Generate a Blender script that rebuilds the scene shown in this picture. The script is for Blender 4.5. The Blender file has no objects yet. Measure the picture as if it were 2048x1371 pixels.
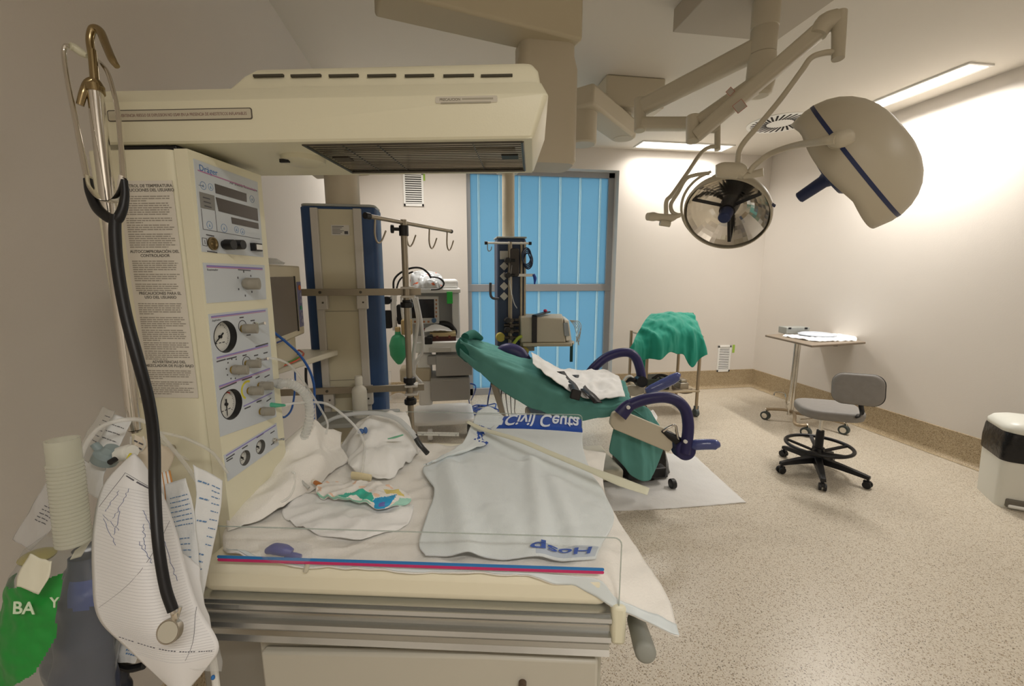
import bpy, bmesh, math, random
from mathutils import Vector, Matrix, noise
R = math.radians
PI = math.pi
scene = bpy.context.scene
COL = scene.collection

# ---------------------------------------------------------------- camera, world, lights, exposure
FPX, PITCH, YAW, EYE = 850.0, R(9.2), R(8.85), 1.55
cam_data = bpy.data.cameras.new('camera')
cam_data.sensor_width = 36.0
cam_data.lens = FPX / 2048 * 36.0
cam_data.clip_start = 0.02
cam = bpy.data.objects.new('camera', cam_data)
COL.objects.link(cam)
cam.location = (0, 0, EYE)
cam.rotation_euler = (PI / 2 - PITCH, 0, -YAW)
scene.camera = cam

world = bpy.data.worlds.new('sky')
scene.world = world
world.use_nodes = True
world.node_tree.nodes['Background'].inputs[0].default_value = (0.52, 0.67, 0.75, 1)
world.node_tree.nodes['Background'].inputs[1].default_value = 1.9

scene.view_settings.view_transform = 'Standard'
scene.view_settings.look = 'None'
scene.view_settings.gamma = 1
scene.view_settings.exposure = 0.02
scene.view_settings.use_curve_mapping = False
LAMP_COL = (1.0, 0.955, 0.90)
LAMP_POWER = 36.0


def area_light(name, loc, sx, sy, power, rz=0.0):
    d = bpy.data.lights.new(name, 'AREA')
    d.shape = 'RECTANGLE'
    d.size, d.size_y = sx, sy
    d.energy = power
    d.color = LAMP_COL
    o = bpy.data.objects.new(name, d)
    COL.objects.link(o)
    o.location = loc
    o.rotation_euler = (0, 0, rz)
    d.spread = R(150)
    return o


# ceiling lamps: two recessed tubes in view, the rest added out of sight
area_light('tube_or_added_light', (3.87, 3.22, 3.035), 0.13, 0.85, LAMP_POWER * 1.05)
area_light('tube_or_added_light', (2.83, 4.96, 3.035), 1.05, 0.16, LAMP_POWER * .5)
area_light('tube_or_added_light', (0.0, 4.2, 3.035), 1.05, 0.16, LAMP_POWER * .7)  # added lamp without a fixture, hidden by the hood, brightens the far left wall
area_light('tube_or_added_light', (0.7, -1.3, 3.035), 1.2, 0.2, LAMP_POWER * 1.1)  # unseen lamp added behind the camera to light the facing sides
area_light('tube_or_added_light', (3.2, 0.2, 3.035), 0.2, 1.2, LAMP_POWER * 0.3)  # unseen lamp added as fill from the right

# ---------------------------------------------------------------- picture point -> place helpers
_fw = Vector((math.sin(YAW) * math.cos(PITCH), math.cos(YAW) * math.cos(PITCH), -math.sin(PITCH)))
_rt = Vector((math.cos(YAW), -math.sin(YAW), 0))
_up = _rt.cross(_fw)
_O = Vector((0, 0, EYE))


def _D(x, y): return _fw + _rt * ((x - 1024) / FPX) + _up * ((685.5 - y) / FPX)
def UZ(x, y, z): d = _D(x, y); return _O + d * ((z - EYE) / d.z)
def UX(x, y, v): d = _D(x, y); return _O + d * (v / d.x)
def UY(x, y, v): d = _D(x, y); return _O + d * (v / d.y)
def K(x, y, dep): return _O + _D(x, y) * dep


def frame(loc, rz=0.0): return Matrix.Translation(Vector(loc)) @ Matrix.Rotation(rz, 4, 'Z')


def axes(origin, xa, za):
    """matrix with local x along xa, local z near za"""
    x = Vector(xa).normalized()
    z = Vector(za)
    z = (z - x * z.dot(x)).normalized()
    y = z.cross(x)
    m = Matrix(((x.x, y.x, z.x, 0), (x.y, y.y, z.y, 0), (x.z, y.z, z.z, 0), (0, 0, 0, 1)))
    return Matrix.Translation(Vector(origin)) @ m


# ---------------------------------------------------------------- materials
def srgb(h):
    c = [int(h[i:i + 2], 16) / 255 for i in (0, 2, 4)]
    return [v / 12.92 if v <= 0.04045 else ((v + 0.055) / 1.055) ** 2.4 for v in c]


MATS = {}


def mat(name, hexcol, rough=0.5, metal=0.0, noise_amt=0.0, noise_scale=8.0, bump=0.0, bump_scale=60.0,
        trans=0.0, alpha=1.0, ior=1.45, emit=None, sheen=0.0, coat=0.0, spec=0.5, sss=0.0):
    if name in MATS: return MATS[name]
    m = bpy.data.materials.new(name)
    m.use_nodes = True
    nt = m.node_tree
    b = nt.nodes['Principled BSDF']
    c = srgb(hexcol) + [1]
    b.inputs['Base Color'].default_value = c
    b.inputs['Roughness'].default_value = rough
    b.inputs['Metallic'].default_value = metal
    b.inputs['Transmission Weight'].default_value = trans
    b.inputs['Alpha'].default_value = alpha
    b.inputs['IOR'].default_value = ior
    b.inputs['Sheen Weight'].default_value = sheen
    b.inputs['Coat Weight'].default_value = coat
    b.inputs['Specular IOR Level'].default_value = spec
    if sss:
        b.inputs['Subsurface Weight'].default_value = sss
        b.inputs['Subsurface Scale'].default_value = 0.01
    if emit:
        b.inputs['Emission Color'].default_value = srgb(emit[0]) + [1]
        b.inputs['Emission Strength'].default_value = emit[1]
    tc = nt.nodes.new('ShaderNodeTexCoord')
    if noise_amt > 0:
        n = nt.nodes.new('ShaderNodeTexNoise')
        n.inputs['Scale'].default_value = noise_scale
        n.inputs['Detail'].default_value = 4
        nt.links.new(tc.outputs['Object'], n.inputs['Vector'])
        mx = nt.nodes.new('ShaderNodeMix')
        mx.data_type = 'RGBA'
        mx.inputs[6].default_value = [max(0, v * (1 - noise_amt)) for v in c[:3]] + [1]
        mx.inputs[7].default_value = [min(1, v * (1 + noise_amt)) for v in c[:3]] + [1]
        nt.links.new(n.outputs['Fac'], mx.inputs[0])
        nt.links.new(mx.outputs[2], b.inputs['Base Color'])
    if bump > 0:
        n = nt.nodes.new('ShaderNodeTexNoise')
        n.inputs['Scale'].default_value = bump_scale
        n.inputs['Detail'].default_value = 3
        nt.links.new(tc.outputs['Object'], n.inputs['Vector'])
        bp = nt.nodes.new('ShaderNodeBump')
        bp.inputs['Strength'].default_value = bump
        bp.inputs['Distance'].default_value = 0.01
        nt.links.new(n.outputs['Fac'], bp.inputs['Height'])
        nt.links.new(bp.outputs[0], b.inputs['Normal'])
    MATS[name] = m
    return m


def speckle(name, base, fleck_lt, fleck_dk, rough):
    m = mat(name, base, rough)
    nt = m.node_tree
    b = nt.nodes['Principled BSDF']
    tc = nt.nodes.new('ShaderNodeTexCoord')
    prev = None
    col = srgb(base) + [1]
    for scale, thr, colr, seed in ((260, 0.6, fleck_lt, 0), (230, 0.86, fleck_dk, 3), (300, 0.965, '5a4c38', 7)):
        v = nt.nodes.new('ShaderNodeTexVoronoi')
        v.inputs['Scale'].default_value = scale
        mp = nt.nodes.new('ShaderNodeMapping')
        mp.inputs['Location'].default_value = (seed, seed * 1.3, seed)
        nt.links.new(tc.outputs['Object'], mp.inputs[0])
        nt.links.new(mp.outputs[0], v.inputs['Vector'])
        sp = nt.nodes.new('ShaderNodeSeparateColor')
        nt.links.new(v.outputs['Color'], sp.inputs[0])
        gt = nt.nodes.new('ShaderNodeMath')
        gt.operation = 'GREATER_THAN'
        gt.inputs[1].default_value = thr
        nt.links.new(sp.outputs[0], gt.inputs[0])
        mx = nt.nodes.new('ShaderNodeMix')
        mx.data_type = 'RGBA'
        if prev is None: mx.inputs[6].default_value = col
        else: nt.links.new(prev, mx.inputs[6])
        mx.inputs[7].default_value = srgb(colr) + [1]
        nt.links.new(gt.outputs[0], mx.inputs[0])
        prev = mx.outputs[2]
    nt.links.new(prev, b.inputs['Base Color'])
    return m


def glassy(name, tint='ffffff', opac=0.06, rough=0.03, ior=1.35):
    """thin clear plastic: see-through, a glossy film and a little milkiness"""
    if name in MATS: return MATS[name]
    m = bpy.data.materials.new(name)
    m.use_nodes = True
    nt = m.node_tree
    nt.nodes.clear()
    N = nt.nodes.new
    out = N('ShaderNodeOutputMaterial')
    tr, gl, df, tl = N('ShaderNodeBsdfTransparent'), N('ShaderNodeBsdfGlossy'), N('ShaderNodeBsdfDiffuse'), N('ShaderNodeBsdfTranslucent')
    tr.inputs[0].default_value = (0.99, 0.99, 0.99, 1)
    df.inputs[0].default_value = srgb(tint) + [1]
    tl.inputs[0].default_value = srgb(tint) + [1]
    gl.inputs['Roughness'].default_value = rough
    fr = N('ShaderNodeFresnel')
    fr.inputs[0].default_value = ior
    m0, m1, m2 = N('ShaderNodeMixShader'), N('ShaderNodeMixShader'), N('ShaderNodeMixShader')
    nt.links.new(df.outputs[0], m0.inputs[1])
    nt.links.new(tl.outputs[0], m0.inputs[2])
    m1.inputs[0].default_value = opac
    nt.links.new(tr.outputs[0], m1.inputs[1])
    nt.links.new(m0.outputs[0], m1.inputs[2])
    ge, inv, mu = N('ShaderNodeNewGeometry'), N('ShaderNodeMath'), N('ShaderNodeMath')
    inv.operation, mu.operation = 'SUBTRACT', 'MULTIPLY'   # only the outer side of the thin plastic is glossy
    inv.inputs[0].default_value = 1.0
    nt.links.new(ge.outputs['Backfacing'], inv.inputs[1])
    nt.links.new(fr.outputs[0], mu.inputs[0])
    nt.links.new(inv.outputs[0], mu.inputs[1])
    nt.links.new(mu.outputs[0], m2.inputs[0])
    nt.links.new(m1.outputs[0], m2.inputs[1])
    nt.links.new(gl.outputs[0], m2.inputs[2])
    nt.links.new(m2.outputs[0], out.inputs[0])
    MATS[name] = m
    return m


# ---------------------------------------------------------------- mesh builder
FR = {}


class MB:
    def __init__(self, M=None):
        self.bm = bmesh.new()
        self.M = M or Matrix.Identity(4)
        self.mi = 0

    def _v(self, p): return self.bm.verts.new(self.M @ Vector(p))

    def _f(self, vs):
        try:
            f = self.bm.faces.new(vs)
            f.material_index = self.mi
            return f
        except ValueError:
            return None

    def box(self, x0, x1, y0, y1, z0, z1, M=None, taper=None):
        v = []
        for z in (z0, z1):
            for x, y in ((x0, y0), (x1, y0), (x1, y1), (x0, y1)):
                p = Vector((x, y, z))
                v.append(self._v(M @ p if M else p))
        for q in ((0, 3, 2, 1), (4, 5, 6, 7), (0, 1, 5, 4), (1, 2, 6, 5), (2, 3, 7, 6), (3, 0, 4, 7)):
            self._f([v[i] for i in q])
        return self

    def cbox(self, c, s, M=None):
        return self.box(c[0] - s[0] / 2, c[0] + s[0] / 2, c[1] - s[1] / 2, c[1] + s[1] / 2, c[2] - s[2] / 2, c[2] + s[2] / 2, M)

    def bar(self, p0, p1, w, h, up=(0, 0, 1)):
        """rectangular bar from p0 to p1, width w sideways, height h along up"""
        p0, p1 = Vector(p0), Vector(p1)
        A = axes(p0, p1 - p0, up)
        return self.box(0, (p1 - p0).length, -w / 2, w / 2, -h / 2, h / 2, A)

    def hexa(self, pts):
        """eight corners: bottom four then top four, same order"""
        v = [self._v(p) for p in pts]
        for q in ((0, 3, 2, 1), (4, 5, 6, 7), (0, 1, 5, 4), (1, 2, 6, 5), (2, 3, 7, 6), (3, 0, 4, 7)):
            self._f([v[i] for i in q])
        return self

    def rings(self, rings, cap=True, close=False):
        vs = [[self._v(p) for p in r] for r in rings]
        n = len(vs[0])
        k = len(vs)
        for i in range(k if close else k - 1):
            a, b = vs[i], vs[(i + 1) % k]
            for j in range(n):
                self._f([a[j], a[(j + 1) % n], b[(j + 1) % n], b[j]])
        if cap and not close:
            self._f(list(reversed(vs[0])))
            self._f(vs[-1])
        return self

    def cyl(self, p0, p1, r0, r1=None, n=20, cap=True):
        p0, p1 = Vector(p0), Vector(p1)
        r1 = r0 if r1 is None else r1
        d = (p1 - p0).normalized()
        a = d.orthogonal().normalized()
        b = d.cross(a)
        rs = [[p + (a * math.cos(t) + b * math.sin(t)) * r for t in (2 * PI * j / n for j in range(n))]
              for p, r in ((p0, r0), (p1, r1))]
        return self.rings(rs, cap)

    def tube(self, pts, r, n=10, smooth=6, close=False, cap=True, flat=None):
        pts = [Vector(p) for p in pts]
        rr = list(r) if isinstance(r, (list, tuple)) else None
        if smooth:
            P, Q = [], []
            m = len(pts)
            rng = m if close else m - 1
            for i in range(rng):
                if close: a, b, c, d = (pts[(i + k) % m] for k in (-1, 0, 1, 2))
                else:
                    b, c = pts[i], pts[i + 1]
                    a = pts[i - 1] if i else b * 2 - c
                    d = pts[i + 2] if i + 2 < m else c * 2 - b
                for s in range(smooth):
                    t = s / smooth
                    P.append(0.5 * ((2 * b) + (c - a) * t + (2 * a - 5 * b + 4 * c - d) * t * t + (3 * b - a - 3 * c + d) * t ** 3))
                    if rr: Q.append(rr[i] * (1 - t) + rr[(i + 1) % m] * t)
            if not close:
                P.append(pts[-1])
                if rr: Q.append(rr[-1])
            pts, rr = P, (Q if rr else None)
        m = len(pts)
        tan = []
        for i in range(m):
            if close: t = pts[(i + 1) % m] - pts[i - 1]
            else: t = pts[min(i + 1, m - 1)] - pts[max(i - 1, 0)]
            tan.append(t.normalized() if t.length > 1e-9 else Vector((0, 0, 1)))
        a = tan[0].orthogonal().normalized()
        if flat is not None:
            a = Vector(flat[1])
            a = (a - tan[0] * a.dot(tan[0])).normalized()
        rings = []
        for i in range(m):
            if flat is not None and len(flat) > 2: a = Vector(flat[1])
            a = (a - tan[i] * a.dot(tan[i]))
            a = a.normalized() if a.length > 1e-6 else tan[i].orthogonal().normalized()
            b = tan[i].cross(a)
            ra = rr[i] if rr else r
            rb = ra * flat[0] if flat is not None else ra
            rings.append([pts[i] + a * math.cos(t) * ra + b * math.sin(t) * rb for t in (2 * PI * j / n for j in range(n))])
        return self.rings(rings, cap, close)

    def lathe(self, prof, M=None, n=28, cap=True, a0=0, a1=2 * PI):
        M = M or Matrix.Identity(4)
        full = abs(a1 - a0 - 2 * PI) < 1e-6
        rs = [[M @ Vector((max(r, 1e-5) * math.cos(a0 + (a1 - a0) * j / n), max(r, 1e-5) * math.sin(a0 + (a1 - a0) * j / n), z))
               for j in range(n if full else n + 1)] for r, z in prof]
        return self.rings(rs, cap)

    def prism(self, poly, h0, h1, M=None):
        M = M or Matrix.Identity(4)
        a = [M @ Vector((x, y, h0)) for x, y in poly]
        b = [M @ Vector((x, y, h1)) for x, y in poly]
        return self.rings([a, b], True)

    def ell(self, c, r, M=None, nu=20, nv=12):
        M = M or Matrix.Identity(4)
        c = Vector(c)
        rs = []
        for i in range(nv + 1):
            t = PI * i / nv
            q = max(math.sin(t), 1e-4)
            rs.append([M @ (c + Vector((r[0] * q * math.cos(2 * PI * j / nu), r[1] * q * math.sin(2 * PI * j / nu), -r[2] * math.cos(t)))) for j in range(nu)])
        return self.rings(rs, True)

    def grid(self, fn, nu, nv, matfn=None):
        vs = [[self._v(fn(i / nu, j / nv)) for j in range(nv + 1)] for i in range(nu + 1)]
        for i in range(nu):
            for j in range(nv):
                f = self._f([vs[i][j], vs[i + 1][j], vs[i + 1][j + 1], vs[i][j + 1]])
                if matfn and f: f.material_index = matfn((i + .5) / nu, (j + .5) / nv)
        return self

    def quad(self, a, b, c, d):
        self._f([self._v(p) for p in (a, b, c, d)])
        return self

    def build(self, name, mats, parent=None, bev=0, solid=0, sub=0, ang=35, flat=False, offset=-1.0, seg=2):
        bm = self.bm
        bmesh.ops.recalc_face_normals(bm, faces=bm.faces) if not solid else None
        inv = FR[parent].inverted() if parent is not None else Matrix.Identity(4)
        bm.transform(inv)
        xs = [v.co for v in bm.verts]
        lo = Vector([min(c[i] for c in xs) for i in range(3)])
        hi = Vector([max(c[i] for c in xs) for i in range(3)])
        c = (lo + hi) / 2
        if parent is None: c.z = lo.z
        bm.transform(Matrix.Translation(-c))
        me = bpy.data.meshes.new(name)
        bm.to_mesh(me)
        bm.free()
        for m in (mats if isinstance(mats, (list, tuple)) else [mats]): me.materials.append(m)
        if not flat:
            me.polygons.foreach_set('use_smooth', [True] * len(me.polygons))
            me.set_sharp_from_angle(angle=R(ang))
        o = bpy.data.objects.new(name, me)
        COL.objects.link(o)
        o.location = c
        if parent is not None:
            o.parent = parent
            FR[o] = FR[parent] @ Matrix.Translation(c)
        else:
            FR[o] = Matrix.Translation(c)
        if solid:
            s = o.modifiers.new('thick', 'SOLIDIFY')
            s.thickness = solid
            s.offset = offset
        if bev:
            s = o.modifiers.new('bevel', 'BEVEL')
            s.width = bev
            s.segments = seg
            s.limit_method = 'ANGLE'
            s.angle_limit = R(40)
        if sub:
            s = o.modifiers.new('sub', 'SUBSURF')
            s.levels = s.render_levels = sub
        return o


def thing(name, label, cat, loc=(0, 0, 0), rz=0.0, group=None):
    o = bpy.data.objects.new(name, None)
    o.empty_display_size = 0.05
    COL.objects.link(o)
    o.location = loc
    o.rotation_euler = (0, 0, rz)
    FR[o] = frame(loc, rz)
    return tag(o, label, cat, group)


def tag(o, label, cat, group=None, kind=None):
    o['label'] = label
    o['category'] = cat
    if group: o['group'] = group
    if kind: o['kind'] = kind
    return o


def struct(o):
    o['kind'] = 'structure'
    return o


def lab(o, label):
    o['label'] = label
    return o


def copy_thing(root, loc, rz=None, label=None):
    def cp(o, parent):
        c = o.copy()
        COL.objects.link(c)
        if parent is not None: c.parent = parent
        for k in KIDS.get(o, list(o.children)): cp(k, c)
        return c
    c = cp(root, None)
    c.location = loc
    if rz is not None: c.rotation_euler = (0, 0, rz)
    if label: c['label'] = label
    return c


KIDS = {}


def text(body, size, M, m, parent, name='lettering', ex=0.0004, align='LEFT', font_space=1.0, bold=0.0, sx=1.0, line=1.0):
    """real lettering lying in the xy plane of M, facing +z"""
    cu = bpy.data.curves.new('txt', 'FONT')
    cu.body = body
    cu.size = size
    cu.extrude = ex
    cu.align_x = align
    cu.space_character = font_space
    cu.space_line = line
    cu.offset = bold
    cu.resolution_u = 3
    o = bpy.data.objects.new('txt', cu)
    me = bpy.data.meshes.new_from_object(o)
    b = MB()
    b.bm.from_mesh(me)
    b.bm.transform(Matrix.Scale(1, 4))
    b.bm.transform(M @ Matrix.Diagonal((sx, 1, 1, 1)))
    bpy.data.objects.remove(o)
    bpy.data.curves.remove(cu)
    bpy.data.meshes.remove(me)
    return b.build(name, m, parent, flat=True)


def nz(x, y, z=0.0, s=1.0): return noise.noise(Vector((x * s, y * s, z)))
def fbm(x, y, z=0.0, s=1.0): return noise.fractal(Vector((x * s, y * s, z)), 0.8, 2.1, 4)
def sst(a, b, x):
    t = max(0.0, min(1.0, (x - a) / (b - a)))
    return t * t * (3 - 2 * t)


def lerp(a, b, t): return a + (b - a) * t


def poly(pts, t):
    """piecewise linear through pts at t in 0..1"""
    n = len(pts) - 1
    k = min(int(t * n), n - 1)
    return Vector(pts[k]).lerp(Vector(pts[k + 1]), t * n - k)


def rrect(w, h, r, n=5):
    out = []
    for cx, cy, a0 in ((w / 2 - r, h / 2 - r, 0), (-w / 2 + r, h / 2 - r, 90), (-w / 2 + r, -h / 2 + r, 180), (w / 2 - r, -h / 2 + r, 270)):
        for i in range(n + 1):
            a = R(a0 + 90 * i / n)
            out.append((cx + r * math.cos(a), cy + r * math.sin(a)))
    return out

# ---------------------------------------------------------------- the setting
M_WALL = mat('wall_paint', 'dad3ca', 0.75, noise_amt=0.02, noise_scale=3, bump=0.05, bump_scale=150)
M_CEIL = mat('ceiling_paint', 'dcd6cb', 0.8)
M_FLOOR = speckle('floor_vinyl', 'c6bcaa', 'd0c7b7', 'a3937b', 0.32)
M_COVE = speckle('cove_vinyl', 'a89678', 'b8a688', '8a7656', 0.4)
M_ALU = mat('window_metal', 'a6a7aa', 0.4, 0.25)
M_WHITE = mat('white_enamel', 'ecebe6', 0.4)
XL, XR, YB, YF, HC = -0.93, 4.205, 5.2, -2.0, 3.05
RO = 2.14, 2.78   # right edge and height of the window recess
struct(MB().box(XL - .1, XR + .1, YF - .1, YB + .1 + .3, -0.1, 0).build('floor', M_FLOOR, flat=True))
struct(MB().box(XL - .1, XR + .1, YF - .1, YB + .4, HC, HC + .1).build('ceiling', M_CEIL, flat=True))
struct(MB().box(XL - .1, XL, YF, YB + .1, 0, HC).build('wall_left', M_WALL, flat=True))
struct(MB().box(XR, XR + .1, YF, YB + .1, 0, HC).build('wall_right', M_WALL, flat=True))
struct(MB().box(XL, XR, YF - .1, YF, 0, HC).build('wall_front', M_WALL, flat=True))
m = MB()
WX0, WX1, WZ1, WD = 0.27, 2.14, 2.80, 0.2
m.box(XL, WX0, YB, YB + .25, 0, HC)
m.box(WX1, XR, YB, YB + .25, 0, HC)
m.box(WX0, WX1, YB, YB + .25, WZ1, HC)
struct(m.build('wall_back', M_WALL, flat=True))


def cove(name, p0, p1, nrm, h=0.25):
    """speckled vinyl carried up the wall with a rounded foot"""
    p0, p1, nrm = Vector(p0), Vector(p1), Vector(nrm)
    prof = [(0.0, h), (0.006, h - 0.003), (0.006, 0.05)] + [(0.006 + 0.04 * (1 - math.cos(R(a))), 0.05 - 0.048 * math.sin(R(a))) for a in (15, 30, 45, 60, 75, 90)] + [(0.0, 0.0)]
    rs = [[p + nrm * a + Vector((0, 0, b)) for a, b in prof] for p in (p0, p1)]
    return struct(MB().rings(rs).build(name, M_COVE))


cove('baseboard_right', (XR, YF, 0), (XR, YB, 0), (-1, 0, 0))
cove('baseboard_back', (WX1, YB, 0), (XR, YB, 0), (0, -1, 0))
cove('baseboard_back', (XL, YB, 0), (WX0, YB, 0), (0, -1, 0))
cove('baseboard_left', (XL, YF, 0), (XL, YB, 0), (1, 0, 0))

# window: grey metal frame in a recess, ribbed blue channel glass
yw = YB + 0.14
fr = MB()
zt = 2.80
fx0, fx1 = 0.27, UY(1224, 560, yw).x
fr.box(fx0, fx0 + .055, yw, yw + .06, 0, zt)
fr.box(fx1 - .09, fx1, yw, yw + .06, 0, zt)
fr.box(fx0, fx1, yw, yw + .06, zt - .065, zt)
fr.box(fx0, fx1, yw, yw + .06, 0, .09)
zm = UY(1080, 575, yw).z
fr.box(fx0, fx1, yw - .004, yw + .055, zm - .045, zm + .045)
win = struct(fr.build('window_1', M_ALU, bev=.004))


def pane_mat(name, hexc, tr):
    m = bpy.data.materials.new(name)
    m.use_nodes = True
    nt = m.node_tree
    nt.nodes.clear()
    out = nt.nodes.new('ShaderNodeOutputMaterial')
    t = nt.nodes.new('ShaderNodeBsdfTranslucent')
    t.inputs[0].default_value = srgb(tr) + [1]
    p = nt.nodes.new('ShaderNodeBsdfPrincipled')
    p.inputs['Base Color'].default_value = srgb(hexc) + [1]
    p.inputs['Roughness'].default_value = 0.35
    tc = nt.nodes.new('ShaderNodeTexCoord')
    n = nt.nodes.new('ShaderNodeTexNoise')
    n.inputs['Scale'].default_value = 60
    nt.links.new(tc.outputs['Object'], n.inputs['Vector'])
    bp = nt.nodes.new('ShaderNodeBump')
    bp.inputs['Strength'].default_value = 0.15
    nt.links.new(n.outputs['Fac'], bp.inputs['Height'])
    nt.links.new(bp.outputs[0], p.inputs['Normal'])
    mx = nt.nodes.new('ShaderNodeMixShader')
    mx.inputs[0].default_value = 0.1 if 'edge' in name else 0.3
    nt.links.new(t.outputs[0], mx.inputs[1])
    nt.links.new(p.outputs[0], mx.inputs[2])
    nt.links.new(mx.outputs[0], out.inputs[0])
    return m


M_PANE = pane_mat('channel_glass', '7fa9bf', 'b2d0dd')
M_RIB = pane_mat('channel_glass_edge', 'c5eaf5', 'f4ffff')
ribs = [UY(px, 500, yw + .03).x for px in (959, 1000, 1039, 1079, 1119, 1158, 1197)]
for z0, z1 in ((.09, zm - .045), (zm + .045, zt - .065)):
    p = MB()
    cuts = [fx0 + .05]
    for x in ribs:
        if x < fx1 - .09: cuts += [x - .016, x - .005, x + .002, x + .009]
    cuts.append(fx1 - .08)
    for i in range(len(cuts) - 1):
        k = (i % 4) in (1, 3) and i < len(cuts) - 2
        p.mi = 1 if k else 0
        p.box(cuts[i], cuts[i + 1], yw + (.022 if k else .03), yw + .036, z0, z1)
    p.build('glass_pane', [M_PANE, M_RIB], win, flat=True)

# recessed ceiling tubes
M_TUBE = mat('lit_diffuser', 'ffffff', 0.5, emit=('fffaf4', 3.5))


def ceiling_light(x0, x1, y0, y1, label):
    t = thing('ceiling_light', label, 'ceiling light', ((x0 + x1) / 2, (y0 + y1) / 2, HC - .012))
    f = MB()
    for a in ((x0 - .02, x1 + .02, y0 - .02, y0), (x0 - .02, x1 + .02, y1, y1 + .02), (x0 - .02, x0, y0, y1), (x1, x1 + .02, y0, y1)):
        f.box(*a, HC - .012, HC)
    f.build('frame', M_WHITE, t, bev=.002)
    d = MB()
    d.box(x0, x1, y0, y1, HC - .006, HC - .002)
    d.build('diffuser', M_TUBE, t, flat=True)


ceiling_light(3.77, 3.95, 2.80, 3.70, 'long recessed ceiling light running beside the right wall')
ceiling_light(2.28, 3.40, 4.86, 5.08, 'recessed ceiling light above the far wall, beyond the surgical lamp')


def wall_vent(px0, py0, px1, py1, label, sticker):
    a, b = UY(px0, py1, YB), UY(px1, py0, YB)
    t = thing('wall_vent', label, 'vent', ((a.x + b.x) / 2, YB, a.z))
    m = MB()
    w = .022
    x0, x1, z0, z1 = a.x, b.x, a.z, b.z
    for q in ((x0, x1, z0, z0 + w * 1.3), (x0, x1, z1 - w * 1.3, z1), (x0, x0 + w, z0, z1), (x1 - w, x1, z0, z1)):
        m.box(q[0], q[1], YB - .014, YB, q[2], q[3])
    m.build('frame', M_WHITE, t, bev=.002)
    MB().box(x0 + w, x1 - w, YB - .003, YB, z0 + w, z1 - w).build('backing', mat('vent_dark', '3a3834', .8), t, flat=True)
    s = MB()
    n = 13
    for i in range(n):
        z = z0 + w * 1.3 + (z1 - z0 - 2.6 * w) * (i + .5) / n
        h = (z1 - z0 - 2.6 * w) / n * .24
        s.hexa([(x0 + w, YB - .012, z - h * 1.3), (x1 - w, YB - .012, z - h * 1.3), (x1 - w, YB - .004, z + h * .3), (x0 + w, YB - .004, z + h * .3),
                (x0 + w, YB - .012, z - h * .5), (x1 - w, YB - .012, z - h * .5), (x1 - w, YB - .004, z + h * 1.2), (x0 + w, YB - .004, z + h * 1.2)])
    s.build('louvre_slats', M_WHITE, t, flat=True)
    u, v = UY(sticker[0], sticker[3], YB), UY(sticker[2], sticker[1], YB)
    g = MB().box(u.x, v.x, YB - .002, YB, u.z, v.z).build('sticker', mat('green_sticker', '9fc24e', .6), t, flat=True)
    lab(g, 'yellow-green sticker')


wall_vent(808, 345, 846, 412, 'white louvred wall vent high up left of the window', (843, 347, 850, 361))
wall_vent(1432, 690, 1462, 743, 'white louvred wall vent low on the far wall right of the window', (1464, 689, 1470, 705))

# round swirl air diffuser in the ceiling
c = UZ(1560, 246, HC)
t = thing('ceiling_diffuser', 'round ceiling air diffuser with radial slots behind the surgical lamp', 'vent', (c.x, c.y, HC - .006))
MB().cyl((c.x, c.y, HC - .006), (c.x, c.y, HC), .30, n=48).build('face_plate', M_WHITE, t)
s = MB()
for k in range(30):
    A = Matrix.Translation((c.x, c.y, HC - .0075)) @ Matrix.Rotation(2 * PI * k / 30, 4, 'Z') @ Matrix.Translation((.19, .02, 0)) @ Matrix.Rotation(.35, 4, 'Z')
    s.box(-.075, .075, -.009, .009, 0, .0014, A)
s.build('slots', mat('slot_dark', '1c1a18', .9), t, flat=True)

# ---------------------------------------------------------------- infant warmer (stands at an angle in front of the left wall)
WA = R(-11.65)
WF = frame((0, 0, 0), WA)
WFI = WF.inverted()
_wx, _wy = WF.to_3x3() @ Vector((1, 0, 0)), WF.to_3x3() @ Vector((0, 1, 0))


def VU(x, y, u): d = _D(x, y); return WFI @ (_O + d * (u / d.dot(_wx)))   # warmer coordinates on the plane u = const
def VV(x, y, v): d = _D(x, y); return WFI @ (_O + d * (v / d.dot(_wy)))
def VZ(x, y, z): return WFI @ UZ(x, y, z)


M_CREAM = mat('cream_enamel', 'e6e2c8', 0.38, bump=0.03, bump_scale=300)
M_LABEL = mat('grey_label', 'c9d0d6', 0.45)
M_BLACK = mat('black_plastic', '161618', 0.4)
M_KNOB = mat('beige_knob', '969286', 0.42)
M_CHROME = mat('chrome', 'd8d4cc', 0.14, 1.0)
M_STEEL = mat('brushed_steel', 'b3aca0', 0.36, 1.0)
M_INK = mat('label_ink', '55555a', 0.7)
M_INKB = mat('blue_ink', '2f6fb4', 0.6)
M_PINK = mat('pink_stripe', 'b97fa8', 0.6)
M_LILAC = mat('lilac_stripe', '8f86c4', 0.6)
M_ALUM = mat('satin_aluminium', 'c2c3c0', 0.24, 0.9)
M_DIAL = mat('dial_face', 'e9eae4', 0.35)
M_PAPER = mat('paper', 'e6e6e6', 0.7)
M_ACR = glassy('acrylic', 'f4faf8', 0.02, .02, 1.3)
M_ACRE = mat('acrylic_edge', 'b9c4bd', 0.2, alpha=0.6)
M_GREYP = mat('grey_plastic', '9b9c96', 0.5)
M_BRASS = mat('brass', 'b09248', 0.3, 1.0)

warmer = thing('infant_warmer', 'cream infant warmer table with overhead heater hood and gauge column in the foreground', 'infant warmer',
               WF @ Vector((-.3, 1.0, 0)), WA)


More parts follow.
